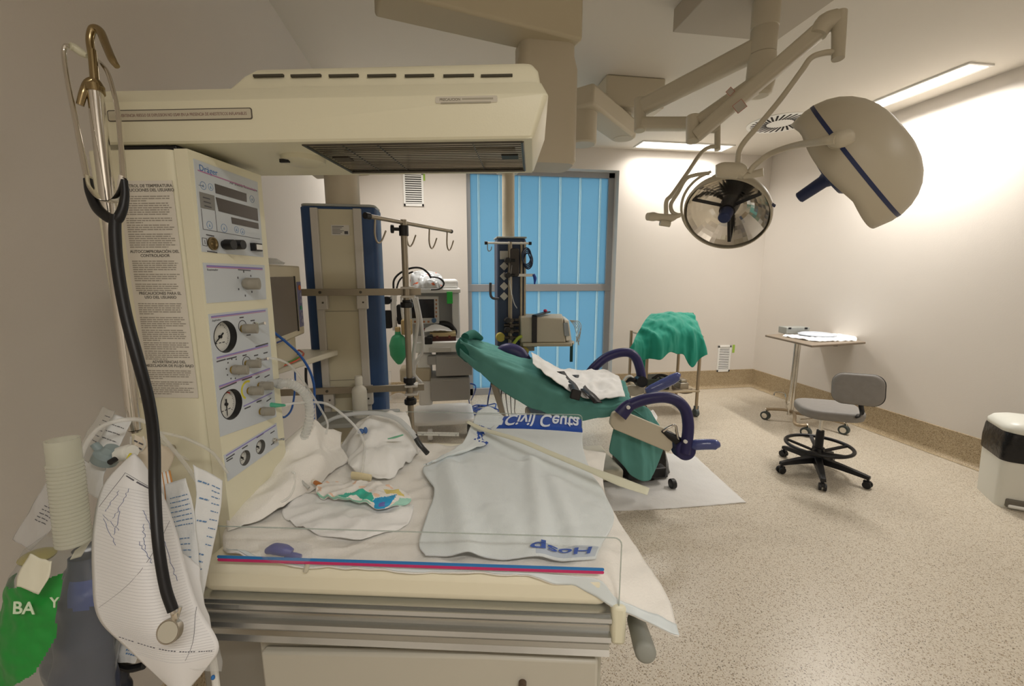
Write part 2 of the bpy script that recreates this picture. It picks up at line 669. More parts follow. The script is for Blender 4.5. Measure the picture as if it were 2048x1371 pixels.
def holed(name, outer, holes, M, h0, h1, m, parent, bev=0):
    """flat plate with round holes: outer polygon, holes (x, y, r)"""
    cu = bpy.data.curves.new('plate', 'CURVE')
    cu.dimensions = '2D'
    cu.fill_mode = 'BOTH'
    cu.extrude = (h1 - h0) / 2
    polys = [outer] + [[(x + r * math.cos(2 * PI * k / 40), y + r * math.sin(2 * PI * k / 40)) for k in range(40)] for x, y, r in holes]
    for pl in polys:
        s = cu.splines.new('POLY')
        s.points.add(len(pl) - 1)
        for q, (x, y) in zip(s.points, pl): q.co = (x, y, 0, 1)
        s.use_cyclic_u = True
    o = bpy.data.objects.new('plate', cu)
    me = bpy.data.meshes.new_from_object(o)
    b = MB()
    b.bm.from_mesh(me)
    b.bm.transform(M @ Matrix.Translation((0, 0, (h0 + h1) / 2)))
    bmesh.ops.remove_doubles(b.bm, verts=b.bm.verts, dist=1e-5)
    bpy.data.objects.remove(o)
    bpy.data.curves.remove(cu)
    bpy.data.meshes.remove(me)
    return b.build(name, m, parent, bev=bev)


# column body; the panel face is the plane u = UP
UP = -0.652
PM = WF @ Matrix(((0, 0, 1, UP), (1, 0, 0, 0), (0, 1, 0, 0), (0, 0, 0, 1)))   # local (v, z, out)


def PF(x, y): p = VU(x, y, UP); return (p.y, p.z)


m = MB(WF)
cs = rrect(.177, .226, .018)
prof = []
m.rings([[(-.7685 + x, .929 + y, z) for x, y in cs] for z in (.86, 1.3, 1.783)])
m.mi = 1
m.box(-.82, -.70, .85, 1.0, 1.783, 1.80)
m.build('column', [M_CREAM, M_BLACK], warmer, bev=.003)
g1, g2, g3, g4 = PF(450, 673), PF(462, 808), PF(489, 915), PF(520, 893)
c0, c1 = .8165, 1.037
holes = [(g1[0], g1[1], .034), (g2[0], g2[1], .033), (g3[0], g3[1], .017), (g4[0], g4[1], .017)]
holed('front_cover', [(c0, .93), (c1, .93), (c1, 1.783), (c0, 1.783)], holes, PM, -.026, 0, M_CREAM, warmer, bev=.004)


def label_plate(px, hs=(), h=.0012, m=None, nm='control_panel'):
    return holed(nm, [PF(*p) for p in px], hs, PM, .0, h, m or M_LABEL, warmer)


def panel_text(body, px, py, size, m, parent, sx=1.0, align='LEFT'):
    q = PF(px, py)
    return text(body, size, PM @ Matrix.Translation((q[0], q[1], .0014)), m, parent, sx=sx, align=align, ex=.0001)


def pquad(b, pts, h0=.0012, h1=.0018):
    b.prism([PF(*p) for p in pts], h0, h1)


def pline(b, p, q, w, h0=.0012, h1=.0017):
    a, c = Vector(PF(*p)), Vector(PF(*q))
    d = (c - a).normalized()
    n = Vector((-d.y, d.x)) * w / 2
    b.prism([tuple(a - n), tuple(c - n), tuple(c + n), tuple(a + n)], h0, h1)


# panel 1: displays
p1 = label_plate([(386, 317), (514, 364), (526, 514), (403, 503)])
b = MB(PM)
pline(b, (394, 340), (511, 381), .0022)
p1s = b.build('stripe', M_PINK, p1, flat=True)
panel_text('Dräger', 397, 342 - 2, .0165, M_INKB, p1, sx=1.05)
panel_text('Air Shields Resuscitaire', 458, 367, .0085, M_INK, p1, sx=1.15)
b = MB(PM)
for q in ([(428, 367), (491, 387), (492, 404), (430, 386)], [(430, 394), (513, 417), (515, 442), (436, 422)], [(461, 434), (515, 446), (516, 458), (463, 447)]):
    pquad(b, q, .0012, .0022)
b.build('display_window', mat('display_glass', '4b4642', 0.15), p1, flat=True)
b = MB(PM)
pquad(b, [(397, 383), (427, 391), (429, 421), (400, 415)], .0012, .002)
b.build('key_field', mat('panel_grey', '84837f', .5), p1, flat=True)
b = MB(PM)
for q in (((405, 371), .008), ((420, 374), .007), ((418, 450), .008), ((447, 456), .009), ((472, 459), .007), ((484, 463), .007), ((503, 398), .008)):
    a = PF(*q[0])
    for k in range(20):
        t0, t1 = 2 * PI * k / 20, 2 * PI * (k + 1) / 20
        b.prism([(a[0] + q[1] * f * math.cos(t), a[1] + q[1] * f * math.sin(t)) for f, t in ((1, t0), (1, t1), (.86, t1), (.86, t0))], .0012, .0016)
    b.prism([(a[0] + .0025 * i, a[1] + .003 * j) for i, j in ((-1, -1), (1, -1), (0, 1))], .0012, .0016)
b.build('touch_keys', mat('key_blue', '7f9cc0', .5), p1, flat=True)
b = MB(PM)
for l in (((401, 417), (405, 458)), ((405, 458), (519, 478)), ((429, 421), (433, 463)), ((406, 372), (396, 370))):
    pline(b, l[0], l[1], .0009)
for k in range(3): pline(b, (404 + 1.5 * k, 394 + 8.5 * k), (418 + 1.5 * k, 398 + 8.5 * k), .0022, .002, .0023)
pline(b, (411, 469), (427, 472), .0022)
pline(b, (413, 502), (433, 505), .0022)
for l in (((403, 475), (412, 477)), ((412, 477), (413, 492)), ((413, 492), (404, 490)), ((404, 490), (403, 475)), ((408, 480), (409, 488))): pline(b, l[0], l[1], .001)
b.build('printing', M_INK, p1, flat=True)


def knob(px, py, r, L, mats, parent, name='knob', grip=False, base=True):
    q = PF(px, py)
    b = MB(PM)
    c = (q[0], q[1])
    b.cyl((c[0], c[1], .001), (c[0], c[1], .006), r * .8)
    b.mi = 1
    b.cyl((c[0], c[1], .006), (c[0], c[1], L * (.45 if grip else 1)), r, r * .96, n=24)
    if grip:
        rs = []
        for k, (hz, w) in enumerate(((L * .45, 1.0), (L * .7, .62), (L, .5))):
            rs.append([(c[0] + r * .96 * w * math.cos(t), c[1] + r * .96 * math.sin(t), hz) for t in (2 * PI * j / 24 for j in range(24))])
        b.rings(rs)
    return b.build(name, mats, parent, bev=.0007)


knob(446, 489, .011, .024, [M_BLACK, M_BLACK], p1)
knob(466, 489, .0105, .024, [M_BLACK, M_BLACK], p1)
q = PF(423, 487)
b = MB(PM)
b.lathe([(.013, .001), (.013, .005), (.0105, .005), (.009, .002), (.004, .002), (.002, .004)], Matrix.Translation((q[0], q[1], 0)), 24)
b.build('sensor_socket', mat('socket_metal', '7c6c4c', .35, .8), p1)
q = PF(506, 494)
b = MB(PM)
b.box(q[0] - .012, q[0] + .014, q[1] - .009, q[1] + .009, .001, .014)
b.mi = 1
b.box(q[0] - .009, q[0] + .011, q[1] - .006, q[1] + .006, .014, .016)
b.build('rocker_switch', [M_BLACK, M_WHITE], p1, bev=.001)

# panel 2: resuscitation light selector
p2 = label_plate([(405, 525), (528, 530), (532, 598), (413, 606)])
b = MB(PM); pline(b, (412, 531), (524, 536.5), .003); b.build('stripe', M_LILAC, p2, flat=True)
b = MB(PM); pline(b, (412, 533.5), (524, 539), .0018); b.build('stripe', M_PINK, p2, flat=True)
panel_text('Reanimador', 413, 541, .0062, M_INK, p2)
b = MB(PM)
qc = PF(490, 567)
for k in range(6):
    t = R(40 + k * 55)
    b.prism([(qc[0] + .027 * math.cos(t) + dx * .0016, qc[1] + .027 * math.sin(t) + dy * .0022) for dx, dy in ((-1, -1), (1, -1), (1, 1), (-1, 1))], .0012, .0016)
pline(b, (475, 539), (500, 541), .002)
b.build('printing', M_INK, p2, flat=True)
knob(488, 567, .0135, .036, [M_KNOB, M_KNOB], p2, grip=True)

# panel 3: flow meters with two recessed gauges
p3 = label_plate([(416, 628), (534, 615.5), (552, 833), (440, 873)], holes[:2])
b = MB(PM)
for l in (((421, 633), (530, 620)), ((432, 715), (535, 689)), ((437, 772), (539, 736)), ((486, 812), (543, 785))):
    pline(b, l[0], l[1], .0026)
b.build('stripe', M_LILAC, p3, flat=True)
b = MB(PM)
for l in (((421, 635.5), (530, 622.5)), ((432, 717.5), (535, 691.5)), ((437, 774.5), (539, 738.5))):
    pline(b, l[0], l[1], .0014)
b.build('stripe', M_PINK, p3, flat=True)
panel_text('Aspirador', 423, 643, .0062, M_INK, p3)
b = MB(PM)
for p, q in (((478, 635), (486, 634)), ((500, 641), (508, 640)), ((510, 693), (535, 686)), ((432, 723), (450, 718)), ((452, 718), (472, 713)), ((484, 711), (492, 709)), ((507, 711), (515, 709)), ((526, 706), (534, 704)), ((438, 778), (472, 764)), ((483, 760), (503, 753)), ((510, 756), (518, 752)), ((528, 754), (538, 749)), ((488, 817), (500, 812)), ((512, 804), (522, 800)), ((532, 802), (541, 796)), ((492, 670), (500, 669))):
    pline(b, p, q, .0028)
for cpx, rr in (((466, 737), .022),):
    qc = PF(*cpx)
    for k in range(8):
        t = R(60 + k * 36)
        b.prism([(qc[0] + rr * math.cos(t) + dx * .0016, qc[1] + rr * math.sin(t) + dy * .0016) for dx, dy in ((-1, -1), (1, -1), (1, 1), (-1, 1))], .0012, .0016)
for cpx in ((484, 652), (492, 724)):
    qc = PF(*cpx)
    for k in range(20):
        t0, t1 = 2 * PI * k / 20, 2 * PI * (k + 1) / 20
        b.prism([(qc[0] + .014 * f * math.cos(t), qc[1] + .014 * f * math.sin(t)) for f, t in ((1, t0), (1, t1), (.88, t1), (.88, t0))], .0012, .0016)
b.build('printing', M_INK, p3, flat=True)
b = MB(PM)
qc = PF(494, 779)
for k in range(14):
    t0, t1 = R(60 + 13 * k), R(60 + 13 * (k + 1))
    b.prism([(qc[0] + .022 * f * math.cos(t), qc[1] + .022 * f * math.sin(t)) for f, t in ((1, t0), (1, t1), (.78, t1), (.78, t0))], .0012, .0016)
b.build('yellow_arc', mat('dial_yellow', 'd8cf3e', .5), p3, flat=True)
knob(484, 657, .011, .036, [M_BRASS, M_KNOB], p3, grip=True)
knob(464, 739, .011, .036, [M_BRASS, M_KNOB], p3, grip=True)
knob(492, 727, .010, .034, [M_BRASS, M_KNOB], p3, grip=True)
knob(497, 781, .011, .034, [M_BRASS, M_KNOB], p3, grip=True)
knob(518, 771, .011, .034, [M_BRASS, M_KNOB], p3, grip=True)
knob(521, 822, .011, .034, [M_BRASS, M_KNOB], p3, grip=True)


def toggle(px, py, parent):
    q = PF(px, py)
    b = MB(PM)
    b.cyl((q[0], q[1], 0), (q[0], q[1], .006), .007, n=6)
    b.cyl((q[0], q[1], .006), (q[0], q[1], .010), .005)
    b.tube([(q[0], q[1], .008), (q[0], q[1] + .003, .022), (q[0], q[1] + .004, .028)], [.0022, .0030, .0036], smooth=3)
    return b.build('toggle_switch', M_CHROME, parent)


toggle(507, 649, p3)
toggle(513, 720, p3)


def gauge(c, r, parent, needle, arcs=()):
    depth = .013 if r > .02 else .008
    b = MB(PM)
    b.lathe([(r, .002), (r, -depth), (r * .96, -depth), (r * .965, .002)], Matrix.Translation((c[0], c[1], 0)), 40, cap=False)
    rim = b.build('gauge', M_BLACK if r > .02 else mat('gauge_ring', '6b6a66', .35, .5), parent)
    b = MB(PM)
    b.cyl((c[0], c[1], -(depth + .0015)), (c[0], c[1], -(depth - .0005)), r * .96, n=40)
    b.build('dial', M_DIAL, rim)
    b = MB(PM)
    for k in range(28):
        t = R(-45 + 270 * k / 27)
        l = .12 if k % 3 == 0 else .06
        cs_, sn = math.cos(t), math.sin(t)
        b.prism([(c[0] + r * (f * cs_ - g * sn), c[1] + r * (f * sn + g * cs_)) for f, g in ((.8 - l, -.012), (.8, -.012), (.8, .012), (.8 - l, .012))], -(depth - .0005), -(depth - .001))
    for x in (-.35, 0, .3):
        b.box(c[0] + r * x - r * .1, c[0] + r * x + r * .1, c[1] - r * .42, c[1] - r * .36, -(depth - .0005), -(depth - .001))
    b.build('scale', M_INK, rim, flat=True)
    b = MB(PM)
    cs_, sn = math.cos(R(needle)), math.sin(R(needle))
    b.prism([(c[0] + r * (f * cs_ - g * sn), c[1] + r * (f * sn + g * cs_)) for f, g in ((-.35, -.05), (.78, -.015), (.78, .015), (-.35, .05))], -(depth - .0025), -(depth - .0035))
    b.cyl((c[0], c[1], -(depth - .0005)), (c[0], c[1], -(depth - .005)), r * .1)
    b.build('needle', M_BLACK, rim)
    for a0, a1, mm in arcs:
        b = MB(PM)
        n = 12
        for k in range(n):
            t0, t1 = R(a0 + (a1 - a0) * k / n), R(a0 + (a1 - a0) * (k + 1) / n)
            b.prism([(c[0] + r * f * math.cos(t), c[1] + r * f * math.sin(t)) for f, t in ((.82, t0), (.82, t1), (.74, t1), (.74, t0))], -(depth - .0005), -(depth - .0012))
        b.build('coloured_arc', mm, rim, flat=True)


M_RED = mat('red_paint', 'c0392b', .5)
gauge(g1, .034, p3, 215)
gauge(g2, .033, p3, 268, [(50, 120, M_RED), (215, 250, mat('amber_paint', 'c88a2a', .5))])
p4 = label_plate([(447, 910), (552, 845), (557, 889), (455, 962)], holes[2:])
b = MB(PM); pline(b, (451, 911), (550, 850), .0026); b.build('stripe', M_LILAC, p4, flat=True)
b = MB(PM)
for l in (((451, 918), (468, 907)), ((452, 922), (464, 915)), ((483, 897), (494, 890)), ((512, 875), (526, 866)), ((540, 866), (548, 861)), ((541, 889), (552, 882))): pline(b, l[0], l[1], .0026)
b.build('printing', M_INK, p4, flat=True)
gauge(g3, .017, p4, 120)
gauge(g4, .017, p4, 130)
toggle(546, 880, p4)

# instruction label on the near side of the column
NV = .929 - .113
NM = WF @ Matrix(((1, 0, 0, 0), (0, 0, -1, NV), (0, 1, 0, 0), (0, 0, 0, 1)))   # local (u, z, out)


def NP(x, y): p = VV(x, y, NV); return (p.x, p.z)


a, c_ = NP(228, 362), NP(385, 795)
lx0, lx1, lz1, lz0 = NP(232, 362)[0] + .003, -.688, a[1], c_[1]
b = MB(NM)
b.box(lx0, lx1, lz0, lz1, .0, .0012)
lb = b.build('instruction_label', mat('label_clear', 'dfdace', .5), warmer, flat=True)
LW, LH = lx1 - lx0, lz1 - lz0
heads = [(.028, 'CONTROL DE TEMPERATURA\nINSTRUCCIONES DEL USUARIO'), (.315, 'AUTOCOMPROBACIÓN DEL\nCONTROLADOR'), (.505, 'PRECAUCIONES PARA EL\nUSO DEL USUARIO'), (.83, 'ADVERTENCIAS DEL\nMEZCLADOR DE FLUJO BAJO')]
for fz, s_ in heads:
    text(s_, .0078, NM @ Matrix.Translation((lx0 + LW * .52, lz1 - LH * fz, .0014)), mat('heading_ink', '77736a', .7), lb, 'heading', ex=.0001, align='CENTER', bold=.0002)
rnd = random.Random(4)
b = MB(NM)
for z0f, z1f, step in ((.065, .085, 1), (.095, .15, 1), (.16, .18, 1), (.19, .22, 1), (.23, .29, 1), (.35, .40, 1), (.41, .445, 1), (.455, .49, 1), (.545, .60, 1), (.61, .66, 1), (.67, .72, 1), (.73, .76, 1), (.77, .81, 1), (.865, .91, 1), (.92, .94, 1), (.95, .985, 1)):
    zz = z0f
    while zz < z1f:
        x = lx0 + .008
        end = lx1 - .006 - rnd.random() * .01
        if zz + .0095 >= z1f: end -= rnd.random() * .06
        while x < end:
            w = .004 + rnd.random() * .010
            b.box(x, min(x + w, end), lz1 - LH * zz - .0019, lz1 - LH * zz, .0012, .0015)
            x += w + .0016
        zz += .0095
b.build('small_print', mat('faded_ink', 'a09a8e', .7), lb, flat=True)

# hood
m = MB(WF)
U0 = -.86


def hring(z, u0, u1, v0, v1, r=.012):
    out = []
    for cx, cy, a0 in ((u1 - r, v1 - r, 0), (u0 + r, v1 - r, 90), (u0 + r, v0 + r, 180), (u1 - r, v0 + r, 270)):
        for i in range(5):
            t = R(a0 + 90 * i / 4)
            out.append((cx + r * math.cos(t), cy + r * math.sin(t), z))
    return out


hb = [hring(1.800, U0, -.004, .845, 1.118), hring(1.804, U0, 0.0, .842, 1.121), hring(1.876, U0, .026, .842, 1.121), hring(1.880, U0, .024, .845, 1.118), hring(1.906, U0, .014, .868, 1.09)]
m.rings(hb[::-1], cap=False)
m.quad(*[(U0 + .01, .868 + .01, 1.9059), (.0, .878, 1.9059), (.0, 1.08, 1.9059), (U0 + .01, 1.08, 1.9059)])
HG = (-.452, -.022, .862, 1.092)
HO = m.build('hood', M_CREAM, warmer, bev=.002)
BMx = WF @ Matrix.Translation((0, 0, 1.800))
outer = [(x, y) for x, y, z in hring(0, U0, -.004, .845, 1.118)]
cu_poly = [(HG[0], HG[2]), (HG[1], HG[2]), (HG[1], HG[3]), (HG[0], HG[3])]
m = MB(WF)
z0, z1 = 1.800, 1.803
for q in ((U0, HG[0], .845, 1.118), (HG[1], -.004, .845, 1.118), (HG[0], HG[1], .845, HG[2]), (HG[0], HG[1], HG[3], 1.118)):
    m.box(q[0], q[1], q[2], q[3], z0, z1)
m.build('hood_underside', M_CREAM, HO, flat=True)
# reflector trough
M_REFL = mat('reflector', 'bdb8aa', .28, 1.0)
m = MB(WF)
m.grid(lambda s, t: (lerp(HG[0] + .004, HG[1] - .004, s), lerp(HG[2] + .004, HG[3] - .004, t), 1.803 + .058 * math.sin(PI * min(max(t, .0), 1)) ** .6), 24, 16)
m.box(HG[0], HG[0] + .004, HG[2], HG[3], 1.801, 1.862)
m.box(HG[1] - .004, HG[1], HG[2], HG[3], 1.801, 1.862)
m.build('reflector', M_REFL, HO)
m = MB(WF)
for v in (.93, 1.01): m.cyl((HG[0] + .02, v, 1.826), (HG[1] - .02, v, 1.826), .006)
m.build('heater_tube', mat('quartz_tube', 'c9c4b4', .2), HO)
m = MB(WF)
for k in range(17):
    v = lerp(HG[2] + .006, HG[3] - .006, k / 16)
    m.cyl((HG[0], v, 1.8035), (HG[1], v, 1.8035), .0009, n=6)
for u in (-.38, -.31, -.02 - .1): m.cyl((u, HG[2], 1.802), (u, HG[3], 1.802), .0012, n=6)
for a_, b_ in (((HG[0], HG[2]), (HG[1], HG[2])), ((HG[0], HG[3]), (HG[1], HG[3])), ((HG[0], HG[2]), (HG[0], HG[3])), ((HG[1], HG[2]), (HG[1], HG[3]))):
    m.cyl((a_[0], a_[1], 1.800), (b_[0], b_[1], 1.800), .0028, n=6)
for k in range(2):
    u = HG[0] + .03 if k == 0 else HG[1] - .03
    m.box(u - .018, u + .018, .96, .99, 1.800, 1.804)
m.build('wire_guard', mat('guard_wire', '5c5850', .35, .8), HO)
m = MB(WF)
q = VZ(607, 316, 1.80)
m.lathe([(.046, 1.8005), (.044, 1.790), (.034, 1.786), (.0, 1.785)], Matrix.Translation((q.x, q.y, 0)), 30)
m.mi = 1
m.box(q.x - .034, q.x - .014, q.y - .036, q.y - .03, 1.783, 1.790)
m.build('examination_light', [mat('cream_warm', 'd9d5bb', .4), M_BLACK], HO)
# top cap with slots
m = MB(WF)
cap = []
for t, z in ((0, 1.906), (.5, 1.932), (.85, 1.946), (1, 1.949)):
    k = t * t
    cap.append(hring(z, -.605 + .035 * t ** .8 * 1.6, .012 - .02 * k, .872 + .02 * k, 1.085 - .02 * k, .014))
m.rings(cap[::-1], cap=True)
m.build('hood_top', M_CREAM, HO)
m = MB(WF)
for a_, b_ in ((507, 567), (582, 642), (658, 717), (735, 792), (810, 868), (887, 948), (962, 1025)):
    p, q = VV(a_, 152, .8735), VV(b_, 153, .8735)
    m.box(p.x, q.x, .8715, .882, p.z - .0022, p.z + .0022)
m.build('vent_slots', mat('slot_shadow', '4a463a', .8), HO, flat=True)
# warning plates on the hood's near face
HM = WF @ Matrix(((1, 0, 0, 0), (0, 0, -1, .842), (0, 1, 0, 0), (0, 0, 0, 1)))
def HP(x, y): p = VV(x, y, .842); return (p.x, p.z)
p, q = HP(217, 240), HP(504, 219)
m = MB(HM)
m.prism([(x + (p[0] + q[0]) / 2, y + (p[1] + q[1]) / 2) for x, y in rrect(q[0] - p[0], .0205, .004)], 0, .001)
m.mi = 1
m.prism([(x + (p[0] + q[0]) / 2, y + (p[1] + q[1]) / 2) for x, y in rrect(q[0] - p[0] - .004, .0170, .003)], .001, .0014)
pl = m.build('warning_plate', [mat('plate_border', '5f5950', .6), mat('plate_face', 'c6c0ac', .5)], HO, flat=True)
text('ADVERTENCIA: RIESGO DE EXPLOSION NO USAR EN LA PRESENCIA DE ANESTETICOS INFLAMABLES', .0078, HM @ Matrix.Translation(((p[0] + q[0]) / 2 + .004, (p[1] + q[1]) / 2 - .0026, .0015)), mat('red_ink', '7a5450', .6), pl, ex=.0001, align='CENTER', sx=.74)
p, q = HP(871, 207), HP(995, 191)
m = MB(HM)
m.prism([(x + (p[0] + q[0]) / 2, y + (p[1] + q[1]) / 2) for x, y in rrect(q[0] - p[0], q[1] - p[1], .003)], 0, .001)
pl = m.build('caution_plate', mat('plate_pale', 'cfcabb', .5), HO, flat=True)
text('PRECAUCION', .0062, HM @ Matrix.Translation((p[0] + .008, q[1] - .0075, .0011)), mat('plate_ink', '8a8474', .6), pl, ex=.0001, bold=.0002)
m = MB(HM)
m.box(p[0] + .05, q[0] - .008, q[1] - .0065, q[1] - .0035, .001, .0013)
m.box(p[0] + .010, q[0] - .012, q[1] - .0125, q[1] - .0100, .001, .0013)
m.build('small_print', mat('plate_ink2', 'aaa594', .6), pl, flat=True)

# bed frame: aluminium extrusions
BU0, BU1 = -.645, .150
def extr(prof, u0, u1, vflip=None):
    rs = []
    for u in (u0, u1): rs.append([(u, (vflip - v if vflip else v), z) for v, z in prof])
    return rs
prof = [(.735, .930), (.706, .930), (.704, .929), (.708, .927), (.712, .925), (.700, .922), (.697, .916), (.701, .909), (.712, .903), (.712, .886), (.700, .883), (.696, .876), (.701, .868), (.710, .862), (.712, .845), (.706, .836), (.735, .836)]
m = MB(WF)
m.rings(extr(prof, BU0, BU1))
m.build('side_rail', M_ALUM, warmer)
m = MB(WF)
m.rings(extr(prof, BU0, BU1, 2.06))
m.build('side_rail', M_ALUM, warmer)
m = MB(WF)
m.box(BU0, BU1, .735, 1.325, .89, .929)
m.build('mattress_tray', mat('tray_grey', 'a8a79f', .45), warmer, bev=.003)
for v0, v1 in ((.700, .740), (1.32, 1.36)):
    m = MB(WF)
    m.box(BU1, BU1 + .028, v0, v1, .866, .948)
    m.build('corner_block', M_CREAM, warmer, bev=.008)
m = MB(WF)
m.prism([(BU1 - .02, .80), (BU1 + .03, .87), (BU1 + .03, .93), (BU1 - .02, .93)], -.79, -.745, WF.inverted() @ WF @ Matrix(((1, 0, 0, 0), (0, 0, -1, 0), (0, 1, 0, 0), (0, 0, 0, 1))))
m.box(BU1, BU1 + .02, .74, 1.32, .90, .942)
m.build('end_bracket', M_GREYP, warmer, bev=.004)
h0, h1 = VV(1278, 1252, .74), VV(1292, 1318, .66)
h0 = VV(1272, 1240, .76)
h1 = VV(1291, 1304, .66)
m = MB(WF)
d = (h1 - h0).normalized()
m.tube([h0, h0.lerp(h1, .35), h0.lerp(h1, .8), h1, h1 + d * .006], [.0175, .0180, .0190, .0185, .012], n=20, smooth=3)
m.mi = 1
m.tube([(BU1, .80, .91), (h0.x - .01, .79, .915), h0], .012, smooth=3)
m.build('push_handle', [mat('grip_grey', '8f9189', .55), M_GREYP], warmer)

# lower housing, drawer and pedestal
m = MB(WF)
m.box(-.575, .150, .745, 1.30, .815, .845)
m.box(-.57, .145, .755, 1.28, .62, .815)
m.build('drawer_housing', mat('housing_beige', 'b4b0a2', .45), warmer, bev=.006)
m = MB(WF)
m.prism([(-.555, .63), (.135, .63), (.135, .795), (-.10, .795), (-.555, .782)], -.755, -.735, Matrix(((1, 0, 0, 0), (0, 0, -1, 0), (0, 1, 0, 0), (0, 0, 0, 1))))
dr = m.build('drawer', mat('drawer_beige', 'c2beb0', .42), warmer, bev=.006)
m = MB(WF)
q = VV(1045, 1368, .73)
m.cyl((q.x, .735, .79 - .05), (q.x, .722, .79 - .05), .008)
m.build('drawer_knob', mat('knob_brown', '5b4a3c', .4), dr)
m = MB(WF)
m.box(-.62, -.575, .76, 1.28, .80, .845)
m.box(-.80, -.60, .86, 1.02, .10, .88)
m.box(-.42, -.05, .90, 1.16, .12, .62)
m.build('pedestal', mat('pedestal_grey', '96938a', .5), warmer, bev=.008)
m = MB(WF)
for v in (.80, 1.26):
    m.bar((-.80, v, .095), (.10, v, .095), .07, .05)
m.bar((-.36, .80, .10), (-.36, 1.26, .10), .10, .05)
m.build('base_frame', M_GREYP, warmer, bev=.008)
for u in (-.78, .08):
    for v in (.80, 1.26):
        m = MB(WF)
        m.cyl((u, v - .015, .035), (u, v + .015, .035), .035, n=24)
        m.box(u - .02, u + .02, v - .022, v + .022, .045, .075)
        m.build('castor', M_BLACK, warmer, bev=.002)

# clear side panels
def side_panel(v, u0, u1, z0, z1, stripe):
    r = .014
    o = [(u0, z0), (u1, z0), (u1, z1 - r)] + [(u1 - r + r * math.cos(R(a)), z1 - r + r * math.sin(R(a))) for a in (20, 45, 70)] + [(u1 - r, z1), (u0 + r, z1), (u0, z1 - r)]
    AM = WF @ Matrix(((1, 0, 0, 0), (0, 0, -1, v), (0, 1, 0, 0), (0, 0, 0, 1)))
    b = MB(AM)
    b.prism(o, -.0025, .0025)
    sp = b.build('side_panel', M_ACR, warmer, flat=True)
    lab(sp, 'clear acrylic side panel with a blue and pink stripe' if stripe else 'clear acrylic side panel on the far side')
    b = MB(AM)
    b.tube([(x, y, 0) for x, y in o[1:]], .0013, n=6, smooth=0, cap=True)
    b.build('polished_edge', M_ACRE, sp)
    if stripe:
        for z, mm in ((1.0215, mat('stripe_blue', '2e7cc0', .4)), (1.0155, mat('stripe_pink', 'c8336e', .4))):
            b = MB(AM)
            b.prism([(x - .2305, y + z) for x, y in rrect(.727, .0060, .0028)], .0026, .0034)
            b.build('stripe', mm, sp, flat=True)
    return sp


side_panel(.7055, -.64, .163, .926, 1.083, True)
side_panel(1.352, -.66, .165, .928, 1.094, False)

# ---------------------------------------------------------------- what lies on the bed
def cr(p0, p1, p2, p3, t):
    return 0.5 * ((2 * p1) + (p2 - p0) * t + (2 * p0 - 5 * p1 + 4 * p2 - p3) * t * t + (3 * p1 - p0 - 3 * p2 + p3) * t ** 3)


def crl(pts, t):
    n = len(pts) - 1
    k = min(int(t * n), n - 1)
    f = t * n - k
    a = pts[k - 1] if k else pts[0] * 2 - pts[1]
    d = pts[k + 2] if k + 2 <= n else pts[n] * 2 - pts[n - 1]
    return cr(a, pts[k], pts[k + 1], d, f)


def surf(rows):
    rows = [[Vector(p) for p in r] for r in rows]
    return lambda s, t: crl([crl(r, s) for r in rows], t)


def wrinkle(S, amp, sc, seed=0, aniso=(1, 1), ang=0.0, edge=0.0, up=(0, 0, 1)):
    """adds cloth folds: ridged noise stretched along a direction"""
    ca, sa = math.cos(ang), math.sin(ang)
    up = Vector(up)

    def f(s, t):
        p = S(s, t)
        x, y = p.x * ca + p.y * sa, -p.x * sa + p.y * ca
        h = 1 - abs(nz(x * aniso[0], y * aniso[1], seed + p.z, sc)) * 2
        h += .45 * nz(x, y, seed + 5, sc * 2.7)
        h += .15 * nz(x, y, seed + 9, sc * 8)
        return p + up * amp * (h - .5)
    return f


def cloth(name, S, nu, nv, mats, label, cat, th=.0016, M=None, parent=None, matfn=None, floor_z=None, sub=0, group=None):
    M = M or WF
    def g(s, t):
        p = S(s, t)
        if floor_z is not None: p = floor_z(p)
        return p
    b = MB(M)
    b.grid(g, nu, nv, matfn)
    o = b.build(name, mats, parent, solid=th, ang=180, sub=sub, offset=1)
    if parent is None: tag(o, label, cat, group)
    return o


def inpoly(x, y, pl):
    c = False
    j = len(pl) - 1
    for i in range(len(pl)):
        if (pl[i][1] > y) != (pl[j][1] > y) and x < (pl[j][0] - pl[i][0]) * (y - pl[i][1]) / (pl[j][1] - pl[i][1]) + pl[i][0]: c = not c
        j = i
    return c


def text_on(S, body, s0, s1, t0, t1, m, parent, lift=.0015, M=None, bold=0.0, name='lettering'):
    M = M or WF
    cu = bpy.data.curves.new('txt', 'FONT')
    cu.body = body
    cu.size = 1
    cu.offset = bold
    cu.resolution_u = 4
    o = bpy.data.objects.new('txt', cu)
    me = bpy.data.meshes.new_from_object(o)
    b = MB(M)
    b.bm.from_mesh(me)
    bpy.data.objects.remove(o)
    bpy.data.curves.remove(cu)
    bpy.data.meshes.remove(me)
    bmesh.ops.subdivide_edges(b.bm, edges=[e for e in b.bm.edges if e.calc_length() > .15], cuts=3, use_grid_fill=True)
    bmesh.ops.triangulate(b.bm, faces=b.bm.faces)
    X = [v.co.x for v in b.bm.verts]
    Y = [v.co.y for v in b.bm.verts]
    a0, a1, b0, b1 = min(X), max(X), min(Y), max(Y)
    e = .004
    for v in b.bm.verts:
        s = lerp(s0, s1, (v.co.x - a0) / (a1 - a0))
        t = lerp(t0, t1, (v.co.y - b0) / (b1 - b0))
        p = S(s, t)
        n = (S(s + e, t) - p).cross(S(s, t + e) - p)
        n.normalize()
        if n.z < 0 or (abs(n.z) < .2 and n.y > 0): n = -n
        v.co = M @ (p + n * lift)
    return b.build(name, m, parent, flat=True)


